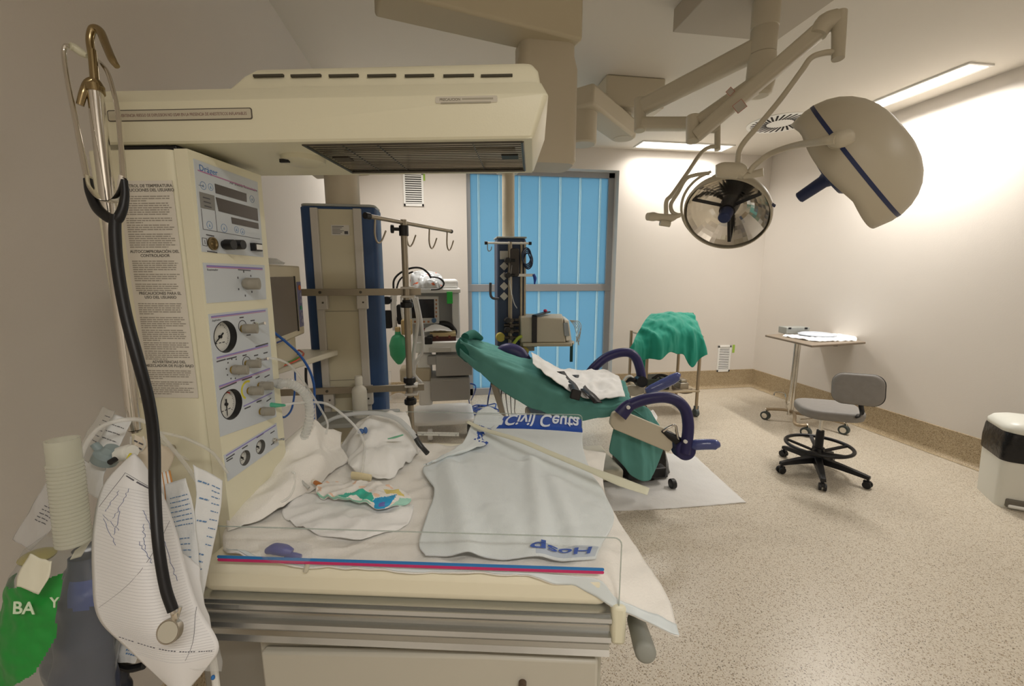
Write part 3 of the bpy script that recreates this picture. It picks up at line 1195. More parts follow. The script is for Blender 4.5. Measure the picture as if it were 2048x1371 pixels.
M_SHEET = mat('white_cotton', 'f3f3f1', .85, bump=.15, bump_scale=500, sheen=.2)
M_PAD = mat('absorbent_pad', 'f6f3ec', .8, bump=.2, bump_scale=260)
M_TOWEL = mat('pale_blue_towel', 'e8f0f1', .9, bump=.35, bump_scale=700, sheen=.3)
M_TBLUE = mat('towel_blue', '2f56b0', .85, bump=.3, bump_scale=600)
M_MATT = mat('cream_vinyl', 'f3edd4', .5, bump=.05, bump_scale=40)
M_CLEAR = glassy('clear_tubing', 'fbfcfa', .42, .12)
M_FILM = glassy('clear_film', 'f8fafa', .2, .12, 1.2)

b = MB(WF)
b.box(-.645, .148, .7115, 1.335, .9305, 1.0)
mt = b.build('mattress', M_MATT, bev=.022, seg=4)
tag(mt, 'thin cream vinyl mattress lying on the warmer table under the white pads', 'mattress')


def on_bed(off):
    def f(p):
        if -.66 < p.x < .165 and .69 < p.y < 1.35:
            e = sst(.165, .13, p.x) * sst(.705, .722, p.y)
            zmin = lerp(p.z, 1.0 + off, e)
            p = Vector((p.x, p.y, max(p.z, zmin)))
        return p
    return f


# large pad, hanging off the near right corner
Z = lambda x, y, z=1.006: VZ(x, y, z)
V = VV
pad_rows = [
    [Z(560, 935), Z(640, 893), Z(760, 884), Z(870, 888), Z(980, 893), Z(1080, 893), Z(1150, 896), Z(1212, 905, .998)],
    [Z(520, 965), Z(620, 945), Z(740, 940), Z(860, 942), Z(980, 945), Z(1080, 945), Z(1150, 948), Z(1206, 958, .998)],
    [Z(480, 1010), Z(600, 1005), Z(730, 1005), Z(860, 1005), Z(980, 1005), Z(1090, 1006), Z(1160, 1008), Z(1222, 1015, 1.0)],
    [Z(450, 1060), Z(590, 1075), Z(720, 1080), Z(850, 1080), Z(980, 1082), Z(1090, 1084), Z(1180, 1090), VV(1290, 1120, .80)],
    [Z(446, 1090, 1.004), Z(580, 1112), Z(710, 1120), Z(850, 1125), Z(980, 1128), Z(1090, 1132), VV(1200, 1150, .728), VV(1338, 1200, .73)],
    [VV(455, 1098, .720), VV(570, 1126, .711), VV(710, 1136, .7098), VV(850, 1142, .7098), VV(980, 1146, .7098), VV(1090, 1163, .7098), VV(1220, 1212, .7098), VV(1358, 1272, .67)],
]
PS = surf(pad_rows)
PS2 = wrinkle(PS, .006, 9, 3, (1, 2.2), .5)


def PSq(s, t):
    p = PS2(s, t)
    q = max(0, math.sin(p.x * 120) * math.sin(p.y * 120))
    return p + Vector((0, 0, -.0012 * q)) + (Vector((0, -.006, 0)) * abs(nz(s * 9, t, 2)) if t > .97 else Vector())


pd = cloth('underpad', PSq, 120, 80, M_PAD, 'large white quilted underpad covering the warmer mattress, its corner hanging off at the right', 'underpad',
           th=.003, floor_z=on_bed(.0025))
# pale border of the pad
b = MB(WF)
def PBd(s, t): return PSq(s, lerp(.935, 1.004, t)) + Vector((0, -.0004, .0035))
b.grid(lambda s, t: on_bed(.006)(PBd(s, t)), 110, 5)
b.build('pad_border', mat('pad_film_border', 'dfe8ea', .45), pd, solid=.0005, ang=180)

# crumpled pad against the gauge column
cp_rows = [
    [V(455, 985, .93), V(510, 925, 1.02), V(560, 888, 1.06), V(623, 842, 1.12), V(652, 860, 1.16), V(684, 864, 1.20)],
    [V(450, 1000, .93), V(520, 955, .98), V(575, 915, 1.02), V(628, 880, 1.08), V(650, 898, 1.10), V(682, 893, 1.14)],
    [Z(452, 1030, 1.02), Z(530, 995, 1.045), Z(590, 960, 1.05), Z(640, 925, 1.06), Z(665, 915, 1.045), Z(690, 905, 1.03)],
    [Z(455, 1062, 1.012), Z(530, 1035, 1.018), Z(590, 1000, 1.015), Z(640, 965, 1.014), Z(672, 940, 1.012), Z(700, 925, 1.010)],
]
S = wrinkle(surf(cp_rows), .013, 8, 11, (1, 2), .9)
cloth('crumpled_pad', S, 60, 44, M_PAD, 'white absorbent pad crumpled up against the gauge column', 'underpad', th=.003, floor_z=on_bed(.008))
# crumpled glove and gauze bundle
bun = [
    [V(672, 905, 1.20), V(690, 868, 1.24), V(715, 838, 1.25), V(745, 822, 1.27), V(775, 826, 1.27), V(812, 822, 1.29), V(800, 842, 1.28)],
    [V(690, 915, 1.17), V(705, 885, 1.19), V(730, 862, 1.19), V(762, 848, 1.20), V(795, 850, 1.20), V(825, 862, 1.22), V(830, 875, 1.25)],
    [Z(700, 935, 1.03), Z(722, 918, 1.05), Z(745, 905, 1.06), Z(775, 898, 1.07), Z(808, 895, 1.06), Z(832, 898, 1.05), Z(836, 893, 1.02)],
    [Z(712, 950, 1.012), Z(735, 958, 1.012), Z(760, 962, 1.014), Z(785, 955, 1.014), Z(812, 930, 1.013), Z(832, 912, 1.010), Z(840, 900, 1.008)],
]
S = wrinkle(surf(bun), .018, 9, 21, (1, 1.6), .3)
cloth('crumpled_wrapping', S, 54, 40, mat('soft_white', 'f5f5f2', .7, bump=.1, bump_scale=200), 'crumpled white paper wrapping bundled at the far left of the warmer bed', 'wrapping', th=.002, floor_z=on_bed(.008))
b = MB(WF)
b.ell(V(722, 862, 1.16), (.010, .006, .008))
b.ell(V(731, 860, 1.16), (.006, .005, .010))
tag(b.build('tube_cap', mat('cap_blue', '4468a0', .4)), 'small blue cap lying on the crumpled white wrapping', 'cap')
b = MB(WF)
b.tube([V(776, 877, 1.13), V(790, 874, 1.12), V(806, 869, 1.11)], [.0015, .003, .002], smooth=4)
tag(b.build('green_tie', mat('mint_green', '7fc7a4', .5)), 'pale green tie lying on the crumpled wrapping', 'tie')

# white garment under the nappy
g_rows = [
    [Z(600, 985, 1.012), Z(650, 992, 1.02), Z(710, 1005, 1.022), Z(770, 1008, 1.022), Z(828, 1006, 1.015)],
    [Z(565, 1022, 1.014), Z(640, 1025, 1.020), Z(700, 1030, 1.024), Z(760, 1030, 1.024), Z(826, 1022, 1.02)],
    [Z(585, 1045, 1.012), Z(640, 1060, 1.02), Z(710, 1062, 1.020), Z(755, 1055, 1.020), Z(812, 1050, 1.012)],
    [Z(625, 1062, 1.011), Z(650, 1072, 1.013), Z(712, 1077, 1.014), Z(750, 1070, 1.012), Z(795, 1062, 1.010)],
]
S = wrinkle(surf(g_rows), .008, 11, 31, (1, 2), .25)
cloth('baby_shirt', S, 60, 40, M_SHEET, 'small plain white baby shirt folded under the printed nappy', 'garment', th=.0025, floor_z=on_bed(.010))

# printed nappy
n_rows = [
    [Z(655, 962, 1.03), Z(700, 962, 1.036), Z(745, 962, 1.04), Z(785, 972, 1.04), Z(812, 985, 1.034)],
    [Z(635, 972, 1.035), Z(690, 978, 1.042), Z(735, 980, 1.047), Z(780, 984, 1.045), Z(822, 992, 1.036)],
    [Z(632, 985, 1.034), Z(680, 994, 1.044), Z(730, 996, 1.048), Z(770, 1004, 1.044), Z(818, 1002, 1.032)],
    [Z(640, 994, 1.028), Z(690, 1001, 1.036), Z(722, 1004, 1.038), Z(762, 1016, 1.034), Z(800, 1010, 1.028)],
]
NS = wrinkle(surf(n_rows), .007, 17, 41, (1, 1.5), 1.2)
prints = [([(.28, .42), (.42, .30), (.55, .42), (.62, .72), (.5, .80), (.40, .52), (.30, .72), (.22, .66)], 1),
          ([(.0, .66), (.35, .72), (.6, .86), (.6, .97), (.3, .97), (.0, .92)], 2),
          ([(.60, .58), (.84, .42), (.80, .99), (.66, .99)], 3),
          ([(.68, .68), (.75, .62), (.77, .84), (.70, .86)], 4),
          ([(.66, .22), (.85, .12), (.93, .36), (.72, .42)], 5),
          ([(.88, .45), (1.01, .40), (1.01, .92), (.84, .97)], 6)]


def npick(s, t):
    r = 0
    for pl, k in prints:
        if inpoly(s + .02 * nz(s * 9, t * 9), t, pl): r = k
    if r == 0 and nz(s * 14, t * 9, 4) > .38: r = 7
    return r


cloth('nappy', NS, 120, 60, [mat('nappy_white', 'efece6', .7), mat('nappy_teal', '3fb8a0', .6), mat('nappy_green', '9fd4be', .6), mat('nappy_blue', '2f9ed2', .6),
                             mat('nappy_purple', '6a6fb8', .6), mat('nappy_yellow', 'e3d27c', .6), mat('nappy_mint', 'a9dccb', .6), mat('nappy_peach', 'f0cdb4', .6)],
      'white nappy with teal, blue and yellow print crumpled in the middle of the bed', 'nappy', th=.003, matfn=npick, floor_z=on_bed(.02))
b = MB(WF)
b.mi = 0
b.tube([Z(626, 962, 1.03), Z(634, 966, 1.032), Z(643, 970, 1.032)], [.005, .006, .005], smooth=3)
b.mi = 1
b.tube([Z(627, 962, 1.03), Z(630, 964, 1.032)], .0064, smooth=0)
b.mi = 2
b.tube([Z(643, 969, 1.032), Z(652, 967, 1.034)], .0012, smooth=0)
tag(b.build('ampoule', [mat('amber', 'b8702c', .3), mat('amber_band', 'e9e2d2', .4), M_BLACK]), 'tiny amber ampoule lying at the left tip of the printed nappy', 'ampoule')

# towel folded over the far side panel
M_TGREY = mat('towel_grey', 'b9c3cc', .9)
t_rows = [
    [V(1010, 850, 1.375), V(1060, 848, 1.375), V(1110, 850, 1.375), V(1166, 860, 1.375)],
    [V(1000, 833, 1.362), V(1055, 829, 1.362), V(1110, 832, 1.362), V(1163, 838, 1.362)],
    [V(985, 853, 1.342), V(1045, 854, 1.342), V(1105, 857, 1.342), V(1165, 862, 1.342)],
    [Z(925, 905, 1.03), Z(1010, 892, 1.03), Z(1090, 893, 1.028), Z(1166, 893, 1.025)],
    [Z(848, 932, 1.024), Z(960, 935, 1.03), Z(1070, 940, 1.03), Z(1180, 938, 1.028)],
    [Z(868, 978, 1.024), Z(970, 985, 1.035), Z(1080, 992, 1.035), Z(1208, 985, 1.028)],
    [Z(852, 1035, 1.024), Z(960, 1040, 1.035), Z(1090, 1045, 1.034), Z(1228, 1035, 1.022)],
    [Z(838, 1085, 1.022), Z(950, 1090, 1.026), Z(1080, 1090, 1.026), Z(1205, 1085, 1.020)],
    [Z(850, 1108, 1.018), Z(950, 1116, 1.018), Z(1080, 1120, 1.018), Z(1192, 1116, 1.014)],
]
TS0 = surf(t_rows)


def TS(s, t):
    p = TS0(s, t)
    k = sst(.28, .42, t)
    h = 0
    # soft long folds
    for (ax, ay, bx, by, w, a) in ((.30, .95, .06, .45, .028, .016), (.62, .45, .68, .9, .022, .014), (.75, .55, .84, .85, .02, .012), (.1, .40, .55, .48, .02, .012), (.4, .7, .62, .95, .03, .010)):
        A, B_ = TS0(ax, ay), TS0(bx, by)
        d = (B_ - A)
        L = d.length
        d.normalize()
        q = p - A
        q.z = 0
        al = max(0, min(L, q.dot(d)))
        dist = (q - Vector((d.x, d.y, 0)) * al).length
        h += a * math.exp(-(dist / w) ** 2)
    h += .004 * nz(p.x, p.y, 7, 14) + .0015 * nz(p.x, p.y, 8, 45)
    return p + Vector((0, 0, h * k))


def tpick(s, t):
    if .118 < t < .262 and s > .06: return 1
    if .90 < t < .985 and .64 < s < .985: return 2
    return 0


tw = cloth('towel', TS, 90, 130, [M_TOWEL, M_TBLUE, mat('towel_band', 'c2cdd8', .9)],
           'pale blue-white hospital towel with blue lettering, laid over the far side panel and the bed', 'towel', th=.004, matfn=tpick, floor_z=on_bed(.010))
text_on(TS, 'Civil Ceuta', .10, .97, .125, .25, mat('towel_letter', 'dfe7f2', .9), tw, lift=.0065, bold=.015)
text_on(TS, 'Hosp', .955, .62, .905, .975, M_TBLUE, tw, lift=.0065, bold=.02)
# turned-back corner and flap
f_rows = [
    [V(946, 846, 1.345), V(965, 852, 1.33), V(990, 862, 1.32)],
    [V(940, 855, 1.33), V(962, 866, 1.31), V(982, 882, 1.29)],
    [Z(925, 885, 1.06), Z(950, 885, 1.055), Z(968, 888, 1.05)],
    [Z(880, 915, 1.045), Z(905, 908, 1.05), Z(935, 902, 1.045)],
    [Z(846, 930, 1.036), Z(860, 925, 1.038), Z(880, 920, 1.036)],
]
S = wrinkle(surf(f_rows), .004, 30, 51)
cloth('towel_flap', S, 24, 40, [M_TOWEL, M_TBLUE], '', '', th=.003, parent=tw, matfn=lambda s, t: 1 if t < .45 and s > .35 and nz(s * 7, t * 16, 3) > -.05 else 0)
f_rows = [[V(955, 822, 1.37), V(978, 812, 1.37), V(1008, 832, 1.37)], [V(948, 838, 1.355), V(972, 842, 1.355), V(1004, 848, 1.352)], [V(946, 852, 1.345), V(968, 858, 1.343), V(990, 862, 1.342)]]
cloth('towel_flap', surf(f_rows), 16, 16, M_TOWEL, '', '', th=.003, parent=tw)

# paper strip lying across the towel and out over the bed's end
b = MB(WF)
sp = [V(934, 842, 1.33), V(965, 857, 1.29), Z(1040, 880, 1.075), Z(1100, 905, 1.07), Z(1180, 938, 1.068), Z(1240, 962, 1.066), Z(1297, 982, 1.060)]
wv = [.006, .008, .008, .008, .009, .0135, .011]
def strip(s, t):
    c = crl([Vector(p) for p in sp], s)
    d = (crl([Vector(p) for p in sp], min(s + .01, 1)) - crl([Vector(p) for p in sp], max(s - .01, 0))).normalized()
    n = Vector((-d.y, d.x, .35)).normalized()
    k = min(int(s * 6), 5)
    w = lerp(wv[k], wv[k + 1], s * 6 - k)
    return c + n * w * (t * 2 - 1)
b.grid(strip, 60, 3)
tag(b.build('paper_strip', mat('strip_cream', 'dfdfc8', .6), solid=.0012, ang=180), 'long cream paper strip lying diagonally across the towel and past the bed end', 'strip')
# measuring tape stuck along the far panel
b = MB(WF)
p, q = V(835, 866, 1.347), V(918, 874, 1.347)
b.box(p.x, q.x, 1.3465, 1.3475, p.z - .0075, p.z + .0055)
tp = b.build('measuring_tape', mat('tape_white', 'd9d9d2', .5), flat=True)
tag(tp, 'white measuring tape strip along the far clear panel', 'measuring tape')
TM = WF @ Matrix(((1, 0, 0, 0), (0, 0, -1, 1.3465), (0, 1, 0, 0), (0, 0, 0, 1)))
b = MB(TM)
for k in range(26):
    x = lerp(p.x + .004, q.x - .004, k / 25)
    b.box(x - .0004, x + .0004, p.z - .001, p.z + (.004 if k % 5 == 0 else .002), 0, .0004)
b.build('tape_marks', M_INK, tp, flat=True)
for s_, f in (('10', .12), ('5', .52), ('0', .93)):
    text(s_, .008, TM @ Matrix.Translation((lerp(p.x, q.x, f), p.z - .0065, .0002)), M_INK, tp, ex=.0001, align='CENTER')


def tubing(name, pts, r, label, cat='tubing', mm=None, M=None, sm=8, n=10, group=None):
    b = MB(M or WF)
    b.tube(pts, r, n=n, smooth=sm)
    return tag(b.build(name, mm or M_CLEAR), label, cat, group)


# tube with a green connector, ending in a cream tip
t = thing('oxygen_tube', 'thin clear tube running from the green connector to a cream tip on the bed', 'tubing', WF @ V(540, 810, .99), WA)
b = MB(WF)
b.tube([V(562, 810, 1.00), V(600, 805, 1.04), V(650, 806, 1.10), V(685, 828, 1.12), V(715, 858, 1.13), V(728, 885, 1.12), Z(728, 915, 1.07), Z(723, 946, 1.035)], .0034, smooth=8)
b.build('tube', M_CLEAR, t)
b = MB(WF)
b.tube([V(527, 808, .985), V(536, 808, .99), V(548, 810, .995), V(562, 810, 1.00), V(570, 810, 1.0)], [.003, .0058, .0062, .004, .0028], smooth=4)
b.build('connector', mat('connector_green', '54b08c', .35), t)
b = MB(WF)
b.tube([Z(705, 950, 1.03), Z(722, 952, 1.032), Z(742, 955, 1.03)], [.011, .0105, .009], smooth=4, flat=(.6, (0, 0, 1)))
b.build('tip', mat('tip_cream', 'e9dcb4', .55), t)
# suction hose looping from the column
t = thing('suction_hose', 'thick clear corrugated hose looping from the gauge column down behind the pad', 'hose', WF @ V(560, 768, 1.0), WA)
b = MB(WF)
pts = [V(556, 766, 1.0), V(585, 768, 1.02), V(612, 790, 1.05), V(620, 830, 1.07), V(610, 870, 1.08), V(598, 895, 1.08)]
b.tube(pts, .0108, n=14, smooth=10)
for k in range(26):
    c = crl([Vector(p) for p in pts], .12 + .85 * k / 26)
    d = (crl([Vector(p) for p in pts], .14 + .85 * k / 26) - c).normalized()
    b.cyl(c, c + d * .002, .0122, n=14)
b.build('hose', glassy('hose_clear', 'fbfcfa', .42, .15), t)
b = MB(WF)
b.tube([V(531, 764, .985), V(545, 764, .992), V(556, 766, 1.0), V(564, 767, 1.0)], [.004, .007, .0135, .0125], smooth=3)
b.build('connector', mat('connector_clear', 'c9cbc8', .15, alpha=.7), t)
tubing('clear_tube', [V(516, 718, .975), V(545, 716, 1.0), V(580, 730, 1.04), V(612, 770, 1.10), V(640, 815, 1.14), V(655, 845, 1.15), V(652, 868, 1.14)], .0030,
       'thin clear tube curving from the small toggle switch down to the bed')
t = thing('resuscitation_tube', 'grey-white tube arching over the bundle and ending in a black nozzle', 'tubing', WF @ V(760, 830, 1.2), WA)
b = MB(WF)
b.tube([V(640, 850, 1.22), V(680, 832, 1.22), V(740, 825, 1.2), V(790, 835, 1.17), V(820, 860, 1.15), V(832, 876, 1.14)], [.0052, .0060, .0066, .0070, .0075, .0072], smooth=8, n=14)
b.build('tube', mat('milky_tube', 'd7dbdc', .3, alpha=.75), t)
b = MB(WF)
b.tube([V(829, 870, 1.145), V(838, 886, 1.135), V(846, 896, 1.13), V(855, 906, 1.12)], [.0078, .0076, .0066, .0072], smooth=3, n=14)
b.build('nozzle', mat('nozzle_black', '2d2e2f', .4), t)
tubing('catheter', [Z(572, 910, 1.075), Z(585, 935, 1.06), Z(600, 958, 1.045), Z(618, 975, 1.03)], .0034, 'short clear catheter pointing at the nappy from the crumpled pad', 'catheter', mat('catheter_milky', 'c9c9c4', .3, alpha=.8))
tubing('feeding_tube', [V(300, 862, .76), V(350, 905, .80), V(410, 935, .84), Z(470, 970, 1.06), Z(520, 1003, 1.03), Z(560, 1004, 1.03), Z(584, 985, 1.035), Z(590, 950, 1.06), Z(584, 942, 1.07)], .0026,
       'long thin clear tube looping from the hanging bags onto the bed pad')

# blue valve in its wrapper at the near edge
t = thing('wrapped_valve', 'blue valve in a clear wrapper lying by the near clear panel', 'valve', WF @ Z(565, 1105, 1.01), WA)
b = MB(WF)
b.tube([Z(534, 1101, 1.022), Z(550, 1097, 1.028), Z(570, 1100, 1.026), Z(584, 1104, 1.022)], [.006, .011, .011, .007], smooth=4, n=12)
b.tube([Z(572, 1108, 1.018), Z(590, 1112, 1.016), Z(602, 1113, 1.015)], [.006, .007, .005], smooth=3)
b.build('valve', mat('valve_blue', '3a4296', .4), t)
S = wrinkle(surf([[Z(515, 1085, 1.03), Z(560, 1080, 1.04), Z(600, 1082, 1.04), Z(625, 1090, 1.03)], [Z(520, 1105, 1.04), Z(560, 1100, 1.048), Z(600, 1102, 1.042), Z(622, 1112, 1.03)], [Z(525, 1118, 1.02), Z(560, 1124, 1.02), Z(600, 1126, 1.02), Z(618, 1122, 1.02)]]), .003, 28, 5)
b = MB(WF)
b.grid(S, 30, 20)
b.build('wrapper', glassy('wrap_film', 'ffffff', .12, .15, 1.12), t, ang=180)
b = MB(WF)
b.tube([V(617, 1120, .7085), V(614, 1132, .7075), V(611, 1141, .7075)], [.0042, .0046, .0048], smooth=4)
tag(b.build('pipette_bulb', mat('bulb_cream', 'ddd8c4', .3, alpha=.8)), 'tiny translucent bulb tip hanging at the mattress edge below the stripe', 'pipette')
# strip of folded gauze leaning on the column, and mask cup
S = surf([[V(452, 842, .93), V(478, 866, .95)], [V(425, 872, .90), V(452, 902, .92)], [V(372, 935, .86), V(398, 962, .88)]])
cloth('folded_gauze', wrinkle(S, .003, 30, 2), 10, 30, M_SHEET, 'folded white gauze strip leaning on the foot of the gauge column', 'gauze', th=.003)
b = MB(WF)
A = axes(V(462, 935, .90), _wx - _wx + Vector((.5, -.3, .9)), (1, 0, 0))
c_ = V(458, 948, .88)
b.lathe([(.034, 0), (.036, .004), (.030, .014), (.020, .026), (.009, .032), (.008, .045), (.006, .045), (.007, .031), (.018, .024), (.028, .012), (.033, 0)],
        Matrix.Translation(c_) @ Matrix.Rotation(R(-62), 4, 'Y') @ Matrix.Rotation(R(20), 4, 'X'), 28, cap=False)
tag(b.build('face_mask', mat('mask_clear', 'dfe2e2', .12, alpha=.55)), 'clear baby face mask lying at the foot of the gauge column', 'mask')

# ---------------------------------------------------------------- drip pole, stethoscope and what hangs on the left
t = thing('drip_pole', 'chrome pole with two curled hooks standing beside the gauge column', 'pole', K(270, 860, .78))
m = MB()
m.cyl(K(190, 182, .70), K(270, 858, .775), .0108, n=24)
m.cyl(K(270, 858, .775), K(270.5, 863, .776), .0108, .008, n=24)
m.cyl(K(262, 800, .77), K(300, 800, .93), .006)
m.build('pole', M_CHROME, t)
m = MB()
M_HOOK = mat('hook_brass', 'a08f6c', .22, 1.0)
m.cyl(K(191, 186, .70), K(189, 172, .70), .0128)
m.cyl(K(191, 176, .70), K(184, 100, .70), .0062, .0058)
m.build('collar', M_HOOK, t)
m = MB()
m.tube([K(184, 112, .70), K(180, 80, .70), K(186, 58, .70), K(200, 62, .70), K(212, 90, .69), K(224, 118, .68), K(234, 133, .68)], [.0055, .0056, .0060, .0062, .0060, .0058, .0042], smooth=6, n=14)
m.build('hook', M_HOOK, t)
m = MB()
m.tube([K(202, 178, .70), K(190, 162, .70), K(176, 166, .695), K(167, 185, .69), K(160, 210, .69)], [.0058, .006, .006, .0056, .005], smooth=6, n=14)
m.build('hook', M_HOOK, t)

m = MB()
m.cyl(K(205, 912, .74), K(330, 902, .84), .007)
m.cyl(K(330, 902, .84), K(345, 895, .90), .007)
m.build('accessory_rail', M_STEEL, t)

t = thing('stethoscope', 'black and chrome stethoscope hanging over the drip pole', 'stethoscope', K(345, 1255, .66))
for pts, nm in (([(140, 92, .69), (131, 92, .69), (128, 110, .69), (136, 165, .685), (152, 245, .68), (166, 315, .675), (176, 362, .67)], 0),
                ([(190, 118, .72), (203, 128, .71), (218, 152, .70), (234, 215, .69), (242, 290, .68), (245, 325, .675), (247, 358, .67)], 1)):
    m = MB()
    m.tube([K(*p) for p in pts], [.0030, .0032, .0032, .0034, .0036, .0042, .0042], smooth=8, n=12)
    m.build('ear_tube', M_CHROME, t)
m = MB()
m.tube([K(140, 92, .69), K(150, 96, .695), K(164, 106, .70), K(176, 112, .70)], [.0058, .0062, .0062, .0038], smooth=5, n=14)
m.build('ear_tip', mat('ear_tip_white', 'cfcdb6', .35), t)
m = MB()
m.tube([K(190, 118, .72), K(186, 110, .725)], [.005, .006], smooth=3)
m.build('ear_tip', mat('ear_tip_white', 'cfcdb6', .35), t)
m = MB()
for a, b in ((( 178, 355), (246, 352)),):
    pts = [K(178, 352, .668), K(184, 378, .668), K(203, 400, .668), K(228, 402, .668), K(240, 385, .668), K(246, 352, .668)]
    m.tube(pts, .0075, n=8, smooth=6, flat=(.12, tuple(_fw), 1))
m.build('spring', M_CHROME, t)
M_RUB = mat('black_rubber', '101012', .42)
m = MB()
m.tube([K(176, 358, .67), K(181, 385, .67), K(195, 416, .668), K(215, 434, .666), K(232, 442, .665)], [.0058, .0066, .0074, .0078, .0068], smooth=6, n=14)
m.tube([K(248, 360, .67), K(250, 388, .67), K(246, 415, .668), K(238, 434, .666), K(232, 442, .665)], [.0048, .0056, .0064, .0072, .0068], smooth=6, n=14)
m.tube([K(231, 430, .665), K(230, 470, .665), K(236, 540, .665), K(252, 630, .665), K(276, 720, .66), K(297, 800, .645), K(308, 880, .62), K(310, 980, .59), K(316, 1080, .57), K(330, 1170, .562), K(346, 1220, .56)],
       [.0075, .0080, .0080, .0080, .0080, .0078, .0074, .0070, .0066, .0064, .0062], smooth=8, n=16)
m.build('tubing', M_RUB, t)
A = axes(K(343, 1259, .562), _rt, -_fw + _up * .2 + _rt * .15)
m = MB(A)
m.mi = 1
m.cyl((.006, .028, 0), (.001, .0, 0), .0035)
m.mi = 0
m.lathe([(.0, .006), (.0132, .006), (.0136, .0065), (.0150, .0066), (.0153, .005), (.0150, -.001), (.0105, -.004), (.0085, -.010), (.0, -.011)], n=36)
m.mi = 2
m.lathe([(.0, .0068), (.0130, .0066), (.0130, .006)], n=36)
m.build('chest_piece', [M_STEEL, M_CHROME, mat('diaphragm', 'b9b4a4', .35)], t)
m = MB()
m.tube([K(346, 1216, .56), K(349, 1226, .56), K(350, 1236, .562)], .0042, smooth=3)
m.build('stem', M_CHROME, t)

# chart sheet hanging by a corner
ps = [[K(256, 914, .665), K(268, 906, .665), K(282, 918, .668)],
      [K(206, 970, .64), K(268, 975, .63), K(322, 980, .66)],
      [K(186, 1050, .625), K(272, 1068, .60), K(352, 1056, .645)],
      [K(184, 1150, .615), K(285, 1165, .59), K(374, 1140, .635)],
      [K(196, 1235, .61), K(305, 1252, .59), K(398, 1214, .63)],
      [K(256, 1298, .61), K(345, 1312, .60), K(438, 1292, .63)],
      [K(338, 1374, .62), K(362, 1392, .62), K(400, 1352, .63)]]
SP = surf(ps)
ch = cloth('chart_sheet', SP, 24, 60, M_PAPER, 'curled paper chart sheet with handwriting hanging on the left of the bed', 'paper', th=.0004, M=Matrix.Identity(4))
toward = lambda p: (_O - p).normalized()
def line_on(b, S, pts, w, lift=.0009, n=8):
    """thin ink stroke on a surface through parameter points"""
    P = []
    for i in range(len(pts) - 1):
        for k in range(n):
            f = k / n
            P.append(S(lerp(pts[i][0], pts[i + 1][0], f), lerp(pts[i][1], pts[i + 1][1], f)))
    P.append(S(*pts[-1]))
    L, Rr = [], []
    for i, p in enumerate(P):
        d = (P[min(i + 1, len(P) - 1)] - P[max(i - 1, 0)]).normalized()
        nn = toward(p)
        sd = d.cross(nn) * w / 2
        L.append(p + nn * lift + sd)
        Rr.append(p + nn * lift - sd)
    vs = [(b._v(l), b._v(r)) for l, r in zip(L, Rr)]
    for (a, c), (d, e) in zip(vs, vs[1:]): b._f([a, d, e, c])


b = MB()
for k in range(58):
    t0 = .16 + .70 * k / 58
    a = .04 + .02 * nz(k, 1.3)
    line_on(b, SP, [(a, t0), (.5, t0 + .015), (.95, t0 + .03)], .00035, n=6)
b.build('ruled_lines', mat('rule_grey', 'bcbcc0', .8), ch, flat=True)
b = MB()
line_on(b, SP, [(.30, .10), (.92, .17)], .0006)
line_on(b, SP, [(.30, .10), (.04, .26)], .0006)
line_on(b, SP, [(.04, .62), (.95, .30)], .0006)
line_on(b, SP, [(.62, .86), (.98, .66)], .0006)
for k in range(34):
    s0 = .06 + .9 * k / 34
    if k % 7 != 5: line_on(b, SP, [(s0, .755 + .10 * s0), (s0 + .017, .757 + .10 * s0)], .0012, n=2)
line_on(b, SP, [(.34, .115), (.5, .135)], .0022, n=3)
line_on(b, SP, [(.55, .14), (.78, .165)], .0022, n=3)
b.build('printed_lines', mat('print_dark', '5a5a60', .8), ch, flat=True)
b = MB()
rnd = random.Random(8)
for (s0, t0, ds, dt, n_, a) in ((.28, .18, -.02, .014, 7, .02), (.42, .17, -.022, .016, 8, .018), (.10, .285, .035, .008, 6, .018), (.12, .30, .03, .018, 5, .015), (.30, .26, -.01, .02, 5, .02),
                                (.62, .25, .012, .013, 6, .02), (.60, .30, -.004, .016, 6, .02), (.52, .36, .02, .014, 6, .022), (.78, .30, .01, .03, 8, .02)):
    pts = [(s0 + ds * k * .55 + a * (rnd.random() - .5) * 1.6, t0 + dt * k * .5 + a * .35 * (rnd.random() - .5)) for k in range(n_ * 2)]
    line_on(b, SP, pts, .0006, n=3)
b.build('handwriting', mat('pen_blue', '4a5a88', .6), ch, flat=True)

I4 = Matrix.Identity(4)


def pouch(name, rows, mats, label, cat, marks, ink, th=.0012, seed=0, amp=.003):
    S = wrinkle(surf(rows), amp, 30, seed, up=tuple(-_fw))
    o = cloth(name, S, 20, 40, mats, label, cat, th=th, M=I4)
    b = MB()
    r_ = random.Random(seed)
    for (s0, t0, s1, t1, rows_, col) in marks:
        for k in range(rows_):
            tt = lerp(t0, t1, (k + .5) / rows_)
            s = s0
            while s < s1:
                w = .05 + r_.random() * .12
                line_on(b, S, [(s, tt), (min(s + w, s1), tt)], .0022 if rows_ < 4 else .0014, lift=.0022, n=2)
                s += w + .03
    b.build('printing', ink, o, flat=True)
    return o, S


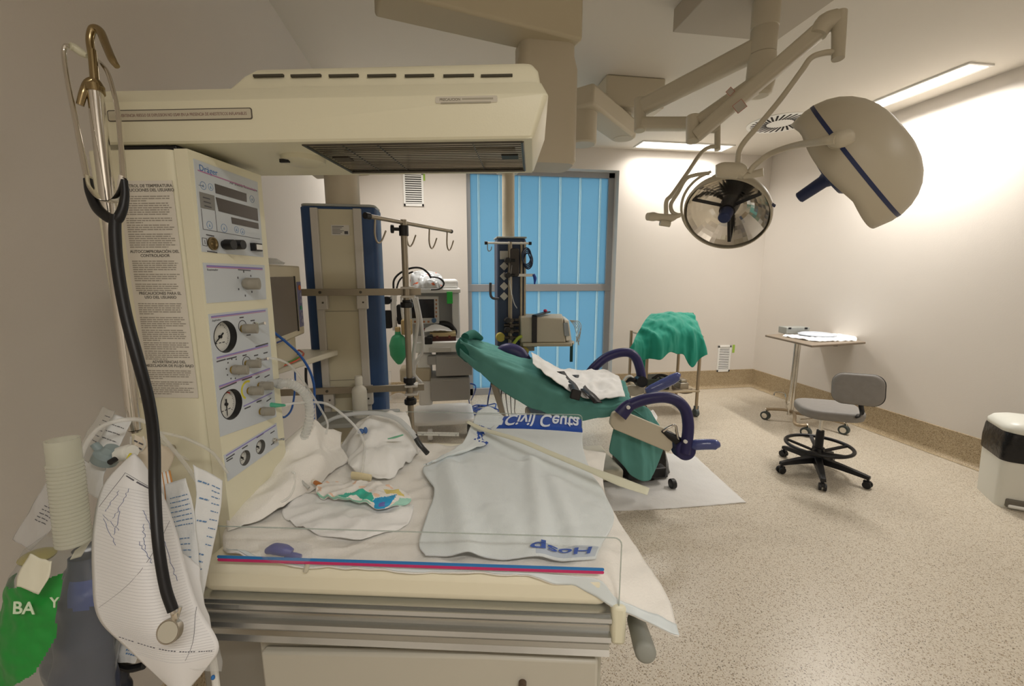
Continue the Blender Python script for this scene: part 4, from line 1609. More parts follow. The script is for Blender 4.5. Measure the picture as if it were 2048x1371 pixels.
M_POUCH = mat('pouch_paper', 'dcdedd', .5, bump=.1, bump_scale=120)
M_PBLUE = mat('print_blue', '5b82ad', .6)
pouch('sterile_pouch', [[K(330, 968, .70), K(372, 955, .71)], [K(336, 1040, .69), K(388, 1030, .70)], [K(350, 1110, .68), K(398, 1110, .69)], [K(368, 1220, .67), K(404, 1220, .68)]], M_POUCH,
      'white sterile pouch with blue print hanging just behind the chart sheet', 'pouch', [(.15, .12, .9, .42, 7, 0), (.2, .5, .7, .75, 5, 0)], M_PBLUE, seed=3)
pouch('sterile_pouch', [[K(386, 928, .73), K(446, 960, .75)], [K(392, 985, .72), K(444, 1000, .74)], [K(388, 1060, .70), K(432, 1070, .72)], [K(384, 1130, .69), K(418, 1140, .71)], [K(380, 1190, .68), K(406, 1200, .70)]], M_POUCH,
      'long narrow white pouch with blue lettering hanging in front of the mattress corner', 'pouch', [(.12, .06, .5, .5, 3, 0), (.6, .1, .92, .6, 9, 0), (.2, .62, .6, .78, 3, 0)], M_PBLUE, seed=5)
pouch('paper_sheet', [[K(335, 1085, .66), K(402, 1130, .69)], [K(352, 1150, .65), K(408, 1190, .68)], [K(362, 1215, .64), K(420, 1250, .67)], [K(370, 1290, .64), K(428, 1300, .66)]], M_PAPER,
      'plain crumpled white sheet hanging right of the chest piece', 'paper', [(.02, .1, .06, .9, 10, 0)], M_INK, seed=9, amp=.005)
S = surf([[K(308, 948, .71), K(340, 940, .72)], [K(312, 985, .70), K(348, 985, .71)], [K(318, 1030, .69), K(346, 1040, .70)]])
cloth('striped_cloth', S, 30, 10, [M_SHEET, mat('orange_stripe', 'd99a58', .8)], 'white cloth with orange stripes tucked behind the chart sheet', 'cloth', th=.003, M=I4, matfn=lambda s, t: 1 if (s * 7) % 1.6 < .5 else 0)
b = MB()
b.grid(wrinkle(surf([[K(372, 1285, .62), K(438, 1290, .65)], [K(366, 1310, .615), K(444, 1318, .645)], [K(372, 1335, .61), K(440, 1345, .64)]]), .004, 40, 6, up=tuple(-_fw)), 20, 14)
tag(b.build('clear_wrapper', M_FILM, solid=.0004, ang=180), 'clear plastic wrapper edge below the crumpled white sheet', 'wrapper')
m = MB()
m.tube([K(424, 1305, .70), K(429, 1340, .70), K(434, 1385, .70)], .0055, smooth=3)
m.mi = 1
m.ell(K(426, 1354, .692), (.003, .003, .004))
tag(m.build('white_tube', [mat('tube_white', 'dad9d2', .4), M_INKB]), 'short white tube with a blue mark hanging left of the drawer', 'tube')

# corrugated tube standing up out of the hanging bag
m = MB()
a, c_ = K(126, 892, .60), K(130, 1085, .615)
d = (c_ - a).normalized()
A = axes(a, _rt, -d)
prof = [(.0165, .010), (.0185, .0104), (.0187, .0), (.0187, -.022)]
L = (c_ - a).length
z = -.022
while z > -L:
    prof += [(.0187, z), (.0200, z - .0015), (.0200, z - .0032), (.0187, z - .0047)]
    z -= .0056
full = prof + [(.0165, -L), (.0160, .009)]
m.M = A
m.lathe(full, n=36, cap=False)
tag(m.build('corrugated_tube', glassy('milky_corrugated', 'e4e5d8', .62, .25)), 'wide translucent corrugated tube standing upright out of the hanging bag', 'tube')

# printed film sleeves behind
pouch('film_sleeve', [[K(100, 955, .68), K(132, 985, .68)], [K(62, 1015, .665), K(112, 1045, .66)], [K(26, 1078, .655), K(62, 1100, .65)]], glassy('sleeve_film', 'e2e2e2', .5, .2),
      'translucent sleeve poking out left of the corrugated tube', 'sleeve', [(.35, .35, .75, .62, 5, 0)], M_INK, seed=12, th=.0006)
pouch('film_sleeve', [[K(206, 812, .75), K(230, 822, .75)], [K(178, 858, .72), K(205, 868, .72)], [K(150, 905, .70), K(178, 925, .70)]], glassy('sleeve_film2', 'dad8d2', .6, .2),
      'narrow translucent sleeve leaning up against the wall left of the pole', 'sleeve', [(.5, .1, .9, .7, 6, 0)], M_INK, seed=14, th=.0006)
pouch('sterile_pouch', [[K(228, 826, .76), K(262, 842, .76)], [K(195, 868, .73), K(242, 885, .73)], [K(165, 920, .70), K(210, 945, .70)], [K(160, 980, .69), K(205, 1000, .69)]], M_POUCH,
      'white pouch with small black marks lying just left of the pole foot', 'pouch', [(.2, .1, .8, .5, 4, 0)], M_INK, seed=15)
pouch('sterile_pouch', [[K(270, 868, .74), K(352, 900, .78)], [K(262, 905, .73), K(338, 940, .77)], [K(230, 960, .72), K(320, 990, .75)]], mat('pouch_beige', 'd8ccb8', .5),
      'beige paper pouch behind the top corner of the chart sheet', 'pouch', [(.0, .1, .25, .4, 2, 0)], M_INK, seed=16)
t = thing('breathing_valve', 'grey-blue plastic valve with a white housing beside the pole foot', 'valve', K(220, 905, .70))
A = axes(K(214, 912, .70), _rt * .8 - _up * .5, _up)
m = MB(A)
m.lathe([(.013, -.012), (.018, -.010), (.019, .002), (.012, .008), (.010, .018)], n=24)
m.cyl((-.008, 0, 0), (-.028, 0, .006), .006)
m.build('valve_body', mat('valve_grey', '8b9a9c', .35), t)
m = MB(A)
m.tube([(.012, .004, .010), (.024, .004, .022), (.030, .002, .028)], [.012, .013, .010], smooth=3, n=14)
m.build('housing', mat('housing_white', 'dcdcd4', .35), t)
m = MB(A)
m.cyl((.018, -.006, .008), (.020, -.016, .006), .0045)
m.build('port', M_BLACK, t)
m = MB(A)
m.box(.036, .040, -.012, -.009, .022, .032)
m.build('yellow_tag', mat('tag_yellow', 'dcd03c', .5), t)
t = tubing('coiled_tube', [K(168, 1075, .66), K(158, 1000, .66), K(160, 930, .67), K(176, 882, .68), K(208, 850, .69), K(262, 838, .70), K(300, 848, .72), K(335, 885, .75), K(372, 930, .79), K(392, 960, .82)], .0034,
           'clear tube arching round the pole foot above the hanging bags', M=I4)
tubing('clear_tie', [K(262, 872, .74), K(262, 890, .74), K(276, 905, .74), K(290, 890, .74), K(286, 872, .74)], .0014, 'thin clear loop hanging from the pole foot', 'tie', M=I4)
tubing('thin_tube', [K(300, 862, .76), K(340, 868, .77), K(380, 880, .80), K(425, 905, .84), K(455, 945, .88)], .0026, 'thin clear tube running from the pole foot towards the column foot', M=I4)

# hanging plastic bag with a green printed panel
t = thing('plastic_bag', 'clear plastic bag with a green printed panel hanging at the lower left', 'bag', K(110, 1365, .66))
sec = [(1062, 150, 52, .022), (1090, 140, 78, .032), (1140, 128, 92, .04), (1200, 122, 102, .045), (1280, 112, 112, .048), (1340, 110, 112, .045), (1400, 120, 108, .035)]


def bagS(dep0, shrink=0.0, seed=1, amp=.0022):
    def f(s, t):
        n = len(sec) - 1
        k = min(int(t * n), n - 1)
        g = t * n - k
        y, cx, hw, dh = (lerp(sec[k][i], sec[k + 1][i], g) for i in range(4))
        a = 2 * PI * s
        hw *= (1 - shrink)
        p = K(cx - hw * math.cos(a), y, dep0) + _fw * (-dh * (1 - shrink) * math.sin(a))
        n_ = (_rt * -math.cos(a) - _fw * math.sin(a))
        return p + n_ * amp * (nz(p.x, p.z, seed, 22) * 2 + nz(p.x * 2, p.z * 2, seed + 3, 35))
    return f


BS = bagS(.645)
green_poly = [(14, 1140), (70, 1152), (172, 1122), (168, 1240), (136, 1300), (80, 1332), (-20, 1345), (-10, 1260)]


def pick_bag(s, t):
    if s > .5: return 0
    y = lerp(1062, 1400, t)
    n = len(sec) - 1
    k = min(int(t * n), n - 1)
    g = t * n - k
    y, cx, hw = (lerp(sec[k][i], sec[k + 1][i], g) for i in range(3))
    return 1 if inpoly(cx - hw * math.cos(2 * PI * s), y, green_poly) else 0


b = MB()
b.grid(BS, 200, 130, pick_bag)
bag = b.build('bag', [glassy('bag_film', 'c4cacc', .22, .2), mat('bag_green', '1f8a35', .35)], t, ang=180)
pf = lambda x, y, d: K(x, y, d)
LM = axes(K(24, 1226, .590), _rt + _fw * .05 - _up * .06, _up)
LMx = LM @ Matrix(((1, 0, 0, 0), (0, 0, -1, 0), (0, 1, 0, 0), (0, 0, 0, 1)))
text('BA', .024, LMx, mat('bag_letter', 'cfe0c4', .6), bag, sx=1.0, bold=.0004)
text('Y', .020, axes(K(100, 1214, .583), _rt, _up) @ Matrix(((1, 0, 0, 0), (0, 0, -1, 0), (0, 1, 0, 0), (0, 0, 0, 1))), mat('bag_letter', 'cfe0c4', .6), bag, bold=.0002)
b = MB()
b.grid(wrinkle(surf([[K(62, 1108, .590), K(104, 1122, .585)], [K(38, 1148, .585), K(98, 1156, .582)], [K(34, 1172, .582), K(78, 1188, .580)]]), .004, 40, 3), 14, 14)
b.build('liner', mat('liner_cream', 'dcdac6', .6), t, solid=.001, ang=180)
b = MB()
b.ell(K(75, 1112, .645), (.022, .02, .008))
b.build('yellow_residue', mat('residue', 'a99d4c', .3), t)
cloth_rows = [[K(120, 1085, .66), K(150, 1072, .655), K(185, 1082, .66)], [K(108, 1110, .65), K(148, 1112, .64), K(182, 1098, .65)]]
b = MB()
b.grid(surf([[K(150, 1100, .62), K(184, 1075, .64)], [K(140, 1118, .62), K(162, 1112, .63)]]), 8, 6)
b.build('liner', mat('liner_cream', 'dcdac6', .6), t, solid=.001, ang=180)
b = MB()
def dcon(s, t):
    a = 2 * PI * s
    hw = lerp(30, 62, sst(0, .35, t))
    p = K(lerp(176, 168, t) - hw * math.cos(a), lerp(1110, 1405, t), .665) + _fw * (-.02 * math.sin(a))
    return p + (_rt * -math.cos(a) - _fw * math.sin(a)) * .005 * nz(p.x, p.z, 6, 20) * 2
b.grid(dcon, 40, 40, lambda s, t: 1 if .12 < t < .45 and nz(s * 5, t * 4, 9) > .15 else 0)
b.build('contents', [mat('contents_navy', '2b3247', .4), mat('contents_blue', '3b4f94', .45)], t, ang=180)
# dark bag hanging behind it
b = MB()
def dk(s, t):
    a = 2 * PI * s
    cx, hw = lerp(182, 170, t), lerp(26, 84, sst(0, .5, t))
    p = K(cx - hw * math.cos(a), lerp(1090, 1400, t), .74) + _fw * (-.03 * math.sin(a))
    return p + (_rt * -math.cos(a) - _fw * math.sin(a)) * .006 * (nz(p.x, p.z, 3, 18) * 2 + nz(p.x, p.z, 5, 50))
b.grid(dk, 40, 50)
tag(b.build('dark_bag', mat('navy_bag', '262b38', .3), ang=180), 'dark blue plastic bag hanging behind the green printed bag', 'bag')
pouch('sterile_pouch', [[K(232, 1270, .70), K(275, 1285, .70)], [K(228, 1300, .69), K(275, 1310, .69)], [K(224, 1322, .69), K(270, 1326, .69)]], M_POUCH, 'small white packet with a blue mark at the lower edge of the chart', 'pouch',
      [(.5, .3, .95, .6, 2, 0)], M_PBLUE, seed=31)
m = MB()
m.tube([K(240, 1330, .72), K(262, 1336, .72), K(288, 1330, .72)], .006, smooth=4)
tag(m.build('strap', M_BLACK), 'short black strap end below the small white packet', 'strap')

# ---------------------------------------------------------------- ceiling pendants
M_PEND = mat('pendant_beige', 'c6bda8', .45)
M_PBL = mat('pendant_blue', '2d4a75', .45)
M_PCR = mat('pendant_cream', 'cfc8ae', .5)
M_RAILW = mat('rail_white', 'c9c5bd', .4, .2)
M_BAR = mat('rail_steel', 'a39a8a', .4, .8)

# --- pendant beside the warmer
YP = K(677, 600, 1.9).y
x0, x1 = UY(602, 500, YP).x, UY(755, 500, YP).x
zt = UY(677, 412, YP).z
t = thing('ceiling_pendant', 'blue and cream equipment column hanging from a beige ceiling arm behind the warmer', 'ceiling pendant', ((x0 + x1) / 2, YP + .1, .42))
xm = (x0 + x1) / 2
m = MB()
m.prism([(xm + x, YP + .095 + y) for x, y in rrect(x1 - x0, .17, .03)], .42, zt)
body = m.build('column_body', M_PBL, t, bev=.006)
m = MB()
m.prism([(xm + x, YP + .095 + y) for x, y in rrect(x1 - x0 - .006, .164, .03)], zt, zt + .012)
m.build('top_cap', mat('cap_grey', 'a9aca6', .5), t, bev=.004)
pa, pb = UY(641, 500, YP).x, UY(716, 500, YP).x
m = MB()
m.box(pa, pb, YP + .002, YP + .02, .44, zt - .012)
pn = m.build('service_panel', M_PCR, t, bev=.002)
m = MB()
for z in (UY(680, 622, YP).z, UY(680, 760, YP).z):
    m.box(pa, pb, YP + .0005, YP + .004, z - .001, z + .001)
m.build('panel_seam', mat('seam', '8d8775', .6), pn, flat=True)
q0, q1 = UY(663, 470, YP), UY(698, 450, YP)
m = MB()
m.box(q0.x, q1.x, YP + .0005, YP + .003, q0.z, q1.z)
st = m.build('rating_label', mat('sticker_white', 'd6d3cb', .5), t, flat=True)
m = MB()
for k in range(6):
    z = lerp(q0.z, q1.z, .14 + k * .14)
    m.box(lerp(q0.x, q1.x, .06), lerp(q0.x, q1.x, .5 + .1 * (k % 3)), YP - .0002, YP + .001, z, z + .0022)
m.box(lerp(q0.x, q1.x, .72), lerp(q0.x, q1.x, .92), YP - .0002, YP + .001, lerp(q0.z, q1.z, .12), lerp(q0.z, q1.z, .42))
m.build('small_print', M_INK, st, flat=True)
for pl, pr in ((627, 642), (711, 727)):
    a, b_ = UY(pl, 500, YP).x, UY(pr, 500, YP).x
    m = MB()
    m.box(a, b_, YP - .018, YP + .004, .43, zt - .01)
    m.build('vertical_rail', M_RAILW, t, bev=.003)
zb1, zb2 = UY(677, 584, YP - .05).z, UY(677, 780, YP - .05).z
bx0, bx1 = UY(600, 584, YP - .05).x, UY(842, 584, YP - .05).x
for z in (zb1, zb2):
    m = MB()
    m.box(bx0 - (.12 if z == zb2 else 0), bx1, YP - .058, YP - .046, z - .015, z + .015)
    br = m.build('equipment_rail', M_BAR, t, bev=.001)
    for px in (640, 719):
        x = UY(px, 600, YP).x
        m = MB()
        m.box(x - .004, x + .042, YP - .046, YP - .016, z - .075, z + .012)
        m.build('rail_bracket', M_RAILW, br, bev=.003)
        for bx_, by_, bz_, br_r in ((x + .018, YP - .062, z, .006), (x + .024, YP - .050, z - .045, .004)):
            m = MB()
            m.cyl((bx_, by_, bz_), (bx_, by_ + .006, bz_), br_r)
            m.build('bolt', mat('bolt_dark', '5c5a54', .3, .8), br)
# suspension tube, bracket, arms
pc = (xm + .005, YP + .10)
m = MB()
m.cyl((pc[0], pc[1], zt), (pc[0], pc[1], 2.02), .074, n=36)
m.build('suspension_tube', M_PEND, t)
m = MB()
m.hexa([(pc[0] - .13, pc[1] - .09, 1.985), (pc[0] + .11, pc[1] - .09, 2.01), (pc[0] + .11, pc[1] + .09, 2.01), (pc[0] - .13, pc[1] + .09, 1.985),
        (pc[0] - .16, pc[1] - .10, 2.06), (pc[0] + .14, pc[1] - .10, 2.06), (pc[0] + .14, pc[1] + .10, 2.06), (pc[0] - .16, pc[1] + .10, 2.06)])
m.box(pc[0] - .115, pc[0] - .06, pc[1] - .12, pc[1] - .09, 1.965, 2.03)
m.build('tube_head', M_PEND, t, bev=.008)
DX, DY = .455, 2.0
m = MB()
m.bar((pc[0] - .12, pc[1], 2.13), (DX + .05, DY + .02, 2.13), .18, .13)
m.build('lower_arm', M_PEND, t, bev=.02)
m = MB()
sq = [(DX + x, DY + y) for x, y in rrect(.27, .20, .05, 6)]
rs = []
for z, k in ((2.03, .92), (2.045, 1.0), (2.42, 1.0), (2.46, .93), (2.475, .90), (2.53, .9)):
    rs.append([(DX + (x - DX) * k, DY + (y - DY) * k, z) for x, y in sq])
m.rings(rs)
m.build('joint_housing', M_PEND, t)
m = MB()
A0, A1 = Vector((-.22, 1.775, 2.60)), Vector((DX + .12, 1.975, 2.60))
m.bar(A0, A1, .17, .17)
m.build('upper_arm', mat('arm_beige', 'c4baa0', .5), t, bev=.012)
m = MB()
m.box(-.36, -.10, 1.80, 2.05, 2.68, HC)
m.build('ceiling_mount', mat('mount_grey', 'a79f92', .55), t, bev=.01)

# --- infusion bar clamped to the rails
PX, PY = UY(813, 600, YP - .09).x, YP - .09
zc = UY(813, 445, PY).z
t = thing('infusion_pole', 'steel infusion pole with a slanting four-hook crossbar clamped to the pendant rails', 'infusion pole', (PX, PY, .75))
m = MB()
m.cyl((PX, PY, .72), (PX, PY, zc + .012), .0135, n=20)
m.build('pole', M_BAR, t)
a, b_ = UZ(717, 433, zc), UZ(886, 463, zc)
d = (b_ - a).normalized()
# the bar is carried through the pole
mid = Vector((PX, PY, zc))
L0, L1 = (mid - a).length, (b_ - mid).length
a, b_ = mid - d * L0, mid + d * L1
m = MB()
m.cyl(a, b_, .0085, n=16)
m.mi = 1
m.cyl(a - d * .012, a + d * .012, .0125, n=16)
m.cyl(b_ - d * .004, b_ + d * .006, .010, n=16)
cb = m.build('crossbar', [M_BAR, M_BLACK], t)
sd = Vector((d.y, -d.x, 0))
for f in (.07, .40, .68, .94):
    p = a.lerp(b_, f)
    m = MB()
    m.tube([p, p - Vector((0, 0, .06)) - d * .006, p - Vector((0, 0, .088)) + d * .002, p - Vector((0, 0, .095)) + d * .018, p - Vector((0, 0, .08)) + d * .038, p - Vector((0, 0, .045)) + d * .062], .0036, n=8, smooth=5)
    m.build('hook', M_BAR, cb)
m = MB()
m.cyl((PX, PY, zc - .055), (PX, PY, zc - .012), .020, n=20)
m.cyl((PX, PY, zc - .028), (PX - .045, PY - .01, zc - .028), .007)
m.cyl((PX - .04, PY - .01, zc - .028), (PX - .052, PY - .013, zc - .028), .018, n=8)
m.build('clamp_knob', M_BLACK, t, bev=.002)
for zz in (zb1, zb2):
    m = MB()
    m.box(PX - .022, PX + .035, PY - .02, YP - .045, zz + .014, zz + .024)
    m.box(PX - .022, PX + .035, PY - .02, YP - .045, zz - .024, zz - .014)
    m.build('rail_clamp', M_RAILW, t, bev=.002)
    for dz in ((-.055,) if zz == zb1 else (.045, -.055)):
        m = MB()
        m.cyl((PX, PY, zz + dz - .012), (PX, PY, zz + dz + .012), .027, n=10)
        m.cyl((PX, PY, zz + dz + (.01 if dz < 0 else -.01)), (PX, PY, zz + dz + (.022 if dz < 0 else -.022)), .018, n=16)
        m.build('collar_knob', M_BLACK, t, bev=.003)

# --- patient monitor on the pendant's shelf, seen obliquely
XM = -.57
M_MON = mat('monitor_beige', 'cfc8b2', .45)
t = thing('monitor_shelf', 'white equipment shelf behind the gauge column, fixed to the pendant', 'shelf', (-.62, 1.75, 1.2))
m = MB()
zs = 1.212
e0, e1, e2 = UZ(540, 741, zs), UZ(676, 700, zs), UZ(681, 703, zs)
m.prism([(e0.x - .34, e0.y + .05), (e0.x, e0.y), (e1.x - .01, e1.y - .02), (e1.x, e1.y + .0), (e1.x - .05, e1.y + .06), (e0.x - .30, e1.y + .06)], zs - .024, zs)
m.build('tray', mat('shelf_white', 'd9d5c4', .4), t, bev=.005)
m = MB()
m.box(-.78, -.66, 1.70, YP - .01, zs - .05, zs - .02)
m.build('shelf_bracket', M_GREYP, t, bev=.004)
t = thing('patient_monitor', 'beige patient monitor with a blank grey screen standing on the shelf behind the gauge column', 'monitor', (-.65, 1.65, zs))
def MP(x, y, o=0.0): p = UX(x, y, XM); return Vector((XM + o, p.y, p.z))
tl, tr, br_, bl = MP(520, 524), MP(597, 533), MP(613, 668), MP(540, 694)
m = MB()
y0, y1 = 1.40, (tr.y + br_.y) / 2
ztm, zbm = (tl.z + tr.z) / 2, (bl.z + br_.z) / 2
m.hexa([(XM - .14, y0, zbm), (XM, y0, zbm), (XM, y1, zbm), (XM - .14, y1 - .03, zbm), (XM - .14, y0, ztm - .02), (XM, y0, ztm), (XM, y1, ztm), (XM - .14, y1 - .03, ztm - .03)])
m.box(XM - .12, XM - .02, y0 + .06, y1 - .05, zs, zbm)
m.build('casing', M_MON, t, bev=.008)
sc0, sc1 = MP(600, 664), MP(588, 552)
m = MB()
ys1 = (MP(585, 552).y + MP(597, 660).y) / 2
zs0, zs1 = MP(597, 659).z, MP(585, 553).z
m.box(XM - .004, XM + .0015, y0 + .03, ys1, zs0, zs1)
m.mi = 1
m.box(XM - .004, XM + .003, ys1, ys1 + .012, zs0 - .004, zs1 + .002)
m.build('screen', [mat('screen_grey', '77706a', .25), M_BLACK], t, flat=True)
c0_, c1_ = MP(601, 560), MP(610, 650)
m = MB()
yb0, yb1 = ys1 + .026, y1 - .012
m.box(XM, XM + .002, yb0, yb1, MP(610, 650).z, MP(600, 563).z)
bp_ = m.build('button_panel', mat('button_panel_blue', '77799e', .5), t, flat=True)
for k, (py, mm) in enumerate(((574, mat('button_orange', 'e07a38', .4)), (588, mat('button_lilac', '9a9ab4', .4)), (601, mat('button_lilac', '9a9ab4', .4)), (614, mat('button_green', '3aa37c', .4)), (627, mat('button_lilac', '9a9ab4', .4)), (640, mat('button_lilac', '9a9ab4', .4)))):
    z = MP(605, py).z
    m = MB()
    m.cyl((XM + .002, (yb0 + yb1) / 2, z), (XM + .005, (yb0 + yb1) / 2, z), .010 if k == 0 else .0085, n=16)
    m.build('button', mm, bp_)
m = MB()
m.box(XM, XM + .001, (MP(553, 683).y), MP(570, 678).y, MP(560, 684).z, MP(560, 684).z + .006)
m.build('emblem', mat('emblem_blue', '3b4c8c', .5), t, flat=True)
m = MB()
q = UX(540, 522, -.62)
m.lathe([(.0, .022), (.02, .020), (.045, .006), (.04, .0), (.0, -.001)], Matrix.Translation((-.60, 1.62, ztm + .001)), 20)
tag(m.build('glass_bowl', glassy('bowl_glass', 'dfe5e6', .5, .1)), 'small clear bowl standing on top of the beige patient monitor', 'bowl')
# leads on the shelf
for k, (c, pts) in enumerate((('c23a2c', [(540, 728, 0), (575, 716, 0), (590, 706, .006), (583, 697, .012), (576, 700, .005)]), ('cf5a3a', [(545, 738, 0), (590, 722, .004), (607, 708, .012), (598, 700, .014), (590, 706, .01)]),
                              ('7fae4a', [(542, 732, 0), (575, 724, .002), (600, 712, .006), (592, 706, .01)]), ('5d8f45', [(540, 735, .002), (570, 727, .006), (596, 716, .008)]), ('d8b53c', [(540, 731, .003), (575, 720, .008), (594, 706, .014), (586, 704, .01)]))):
    tubing('monitor_lead', [UZ(x, y, zs + .006 + dz) for x, y, dz in pts], .0035, ['red lead at the back of the lead bundle on the monitor shelf', 'orange lead curling at the right end of the monitor shelf', 'light green lead in the bundle on the monitor shelf',
           'dark green lead in the bundle on the monitor shelf', 'yellow lead looping on the monitor shelf'][k], 'lead', mat('lead_%d' % k, c, .4), M=I4, n=8, group='leads on the monitor shelf')
# blue cable in front of the pendant
M_BCAB = mat('cable_blue', '2c5fae', .4)
tubing('blue_cable', [K(545, 662, 1.35), K(575, 686, 1.38), K(600, 710, 1.42), K(618, 738, 1.46), K(627, 765, 1.5), K(629, 790, 1.52), K(627, 815, 1.52), K(628, 842, 1.5)], .0042,
       'bright blue cable falling past the right side of the monitor shelf', 'cable', M_BCAB, M=I4)
tubing('blue_cable', [K(590, 742, 1.6), K(590, 775, 1.5), K(584, 815, 1.4), K(572, 832, 1.35), K(562, 830, 1.32), K(556, 800, 1.3), K(553, 770, 1.3)], .0032,
       'blue cable hanging in a U below the monitor shelf', 'cable', M_BCAB, M=I4)
tubing('black_cable', [K(612, 735, 1.62), K(612, 757, 1.62), K(615, 790, 1.62), K(613, 820, 1.62)], .005, 'black cable hanging behind the bright blue cable below the shelf', 'cable', M_BLACK, M=I4)
# bottle behind the bed (stands on the low shelf of the pendant)
t = thing('monitor_shelf', 'low grey shelf of the pendant behind the far clear panel', 'shelf', (-.42, 1.92, .80))
m = MB()
lp = K(708, 842, 1.75)
m.box(lp.x - .18, lp.x + .16, YP - .2, YP - .02, lp.z - .045, lp.z - .025)
m.build('tray', M_GREYP, t, bev=.004)
bp2 = Vector((lp.x, YP - .11, lp.z - .025))
m = MB(Matrix.Translation(bp2))
m.lathe([(.0, 0), (.030, 0), (.032, .004), (.032, .115), (.029, .128), (.016, .140), (.015, .144), (.0165, .146), (.0165, .178), (.013, .184), (.0, .184)], n=28)
tag(m.build('dropper_bottle', mat('bottle_white', 'd3d0c4', .35)), 'white plastic bottle with a tall cap standing on the low pendant shelf', 'bottle')

# --- second pendant in front of the window
YQ = K(1021, 600, 3.8).y
t = thing('ceiling_pendant', 'slim dark blue equipment column hanging in front of the window', 'ceiling pendant', (K(1021, 600, 3.8).x, YQ + .1, .5))
q = lambda px, py=600: UY(px, py, YQ)
zt2 = q(1021, 476).z
xa, xb, xc, xd = q(995).x, q(1017).x, q(1022).x, q(1052).x
m = MB()
m.box(xa, xd, YQ, YQ + .24, .55, zt2)
m.build('column_body', mat('pendant_dark_blue', '33435f', .5), t, bev=.02)
m = MB()
m.box(xa - .004, xd + .004, YQ - .004, YQ + .244, zt2, zt2 + .014)
m.build('top_cap', mat('cap_grey', 'a9aca6', .5), t, bev=.004)
for pl, pr in ((1016, 1019), (1040, 1044), (1047, 1051)):
    m = MB()
    m.box(q(pl).x, q(pr).x, YQ - .02, YQ + .01, .46, zt2 - .03)
    m.build('vertical_rail', mat('rail_tan', 'b3a890', .45, .2), t, bev=.002)
m = MB()
for py, rot in ((510, 0), (532, 45), (552, 45), (572, 45), (592, 45)):
    c = q(1008, py)
    A = Matrix.Translation((c.x, YQ - .006, c.z)) @ Matrix.Rotation(R(rot), 4, 'Y')
    sz = .036 if rot == 0 else .027
    mm = MB()
    mm.box(-sz, sz, -.006, .006, -sz, sz, A)
    mm.build('socket_outlet', mat('socket_white', 'c9c8c2', .4), t, bev=.003)
m.bm.free()
tube_c = (q(1021).x, YQ + .13)
m = MB()
m.cyl((tube_c[0], tube_c[1], zt2), (tube_c[0], tube_c[1], 2.43), .056, n=28)
m.build('suspension_tube', M_PEND, t)
m = MB()
zc2 = 2.43
m.hexa([(tube_c[0] - .09, tube_c[1] - .08, zc2), (tube_c[0] + .08, tube_c[1] - .08, zc2), (tube_c[0] + .08, tube_c[1] + .08, zc2), (tube_c[0] - .09, tube_c[1] + .08, zc2),
        (tube_c[0] - .13, tube_c[1] - .10, zc2 + .05), (tube_c[0] + .14, tube_c[1] - .10, zc2 + .05), (tube_c[0] + .14, tube_c[1] + .10, zc2 + .05), (tube_c[0] - .13, tube_c[1] + .10, zc2 + .05)])
m.build('tube_head', M_PEND, t, bev=.01)
jb = K(1165, 308, 3.05)
m = MB()
m.bar((tube_c[0] - .12, tube_c[1] + .03, zc2 + .11), (jb.x, jb.y, zc2 + .13), .17, .12)
m.build('lower_arm', M_PEND, t, bev=.015)
m = MB()
m.cyl((jb.x, jb.y, zc2 + .03), (jb.x, jb.y, zc2 + .26), .095, n=32)
m.build('joint_housing', M_PEND, t, bev=.012)
je = K(1245, 308, 3.5)
m = MB()
js = Vector((jb.x - .06, jb.y - .1, zc2 + .31))
m.bar(js, (je.x, je.y, zc2 + .28), .20, .14)
m.cyl((je.x, je.y, zc2 + .21), (je.x, je.y, zc2 + .35), .10, n=28)
m.build('upper_arm', M_PEND, t, bev=.02)
m = MB()
m.cyl((je.x, je.y, zc2 + .34), (je.x, je.y, HC - .02), .06, n=24)
a_, b_ = K(1182, 262, 3.6), K(1290, 262, 3.6)
m.box(a_.x, b_.x + .03, je.y - .16, je.y + .16, 2.83, HC)
m.build('ceiling_mount', M_PEND, t, bev=.012)

# equipment on the second pendant
t = thing('infusion_pole', 'short infusion bar across the top of the slim blue column by the window', 'infusion pole', (q(1018).x, YQ - .08, 1.1))
zi = UY(1018, 486, YQ - .08).z
a_, b_ = UY(972, 484, YQ - .08), UY(1060, 487, YQ - .08)
m = MB()
m.cyl((a_.x, YQ - .08, zi), (b_.x, YQ - .08, zi), .009)
m.mi = 1
for p in (a_, b_): m.cyl((p.x - .012, YQ - .08, zi), (p.x + .012, YQ - .08, zi), .014)
cbx = m.build('crossbar', [M_WHITE, M_BLACK], t)
m = MB()
p = Vector((UY(975, 490, YQ - .08).x, YQ - .08, zi))
m.tube([p, p + Vector((0, 0, -.05)), p + Vector((.012, 0, -.068)), p + Vector((.03, 0, -.055)), p + Vector((.035, 0, -.03))], .004, smooth=4, n=8)
m.build('hook', M_BAR, cbx)
m = MB()
m.cyl((q(1019).x, YQ - .08, .75), (q(1019).x, YQ - .08, zi + .01), .012)
m.build('pole', M_BAR, t)
for py in (520, 550, 640, 658):
    m = MB()
    c = UY(1017, py, YQ - .1)
    m.cyl((c.x - .01, c.y - .03, c.z), (c.x - .01, c.y + .05, c.z), .024, n=10)
    m.cyl((c.x - .01, c.y, c.z), (c.x + .06, c.y, c.z), .012)
    m.build('clamp_knob', M_BLACK, t, bev=.003)
m = MB()
c = UY(1028, 525, YQ - .06)
m.prism([(c.x + x, c.z + y) for x, y in rrect(.08, .24, .02)], -(YQ - .10), -(YQ - .03), Matrix(((1, 0, 0, 0), (0, 0, -1, 0), (0, 1, 0, 0), (0, 0, 0, 1))))
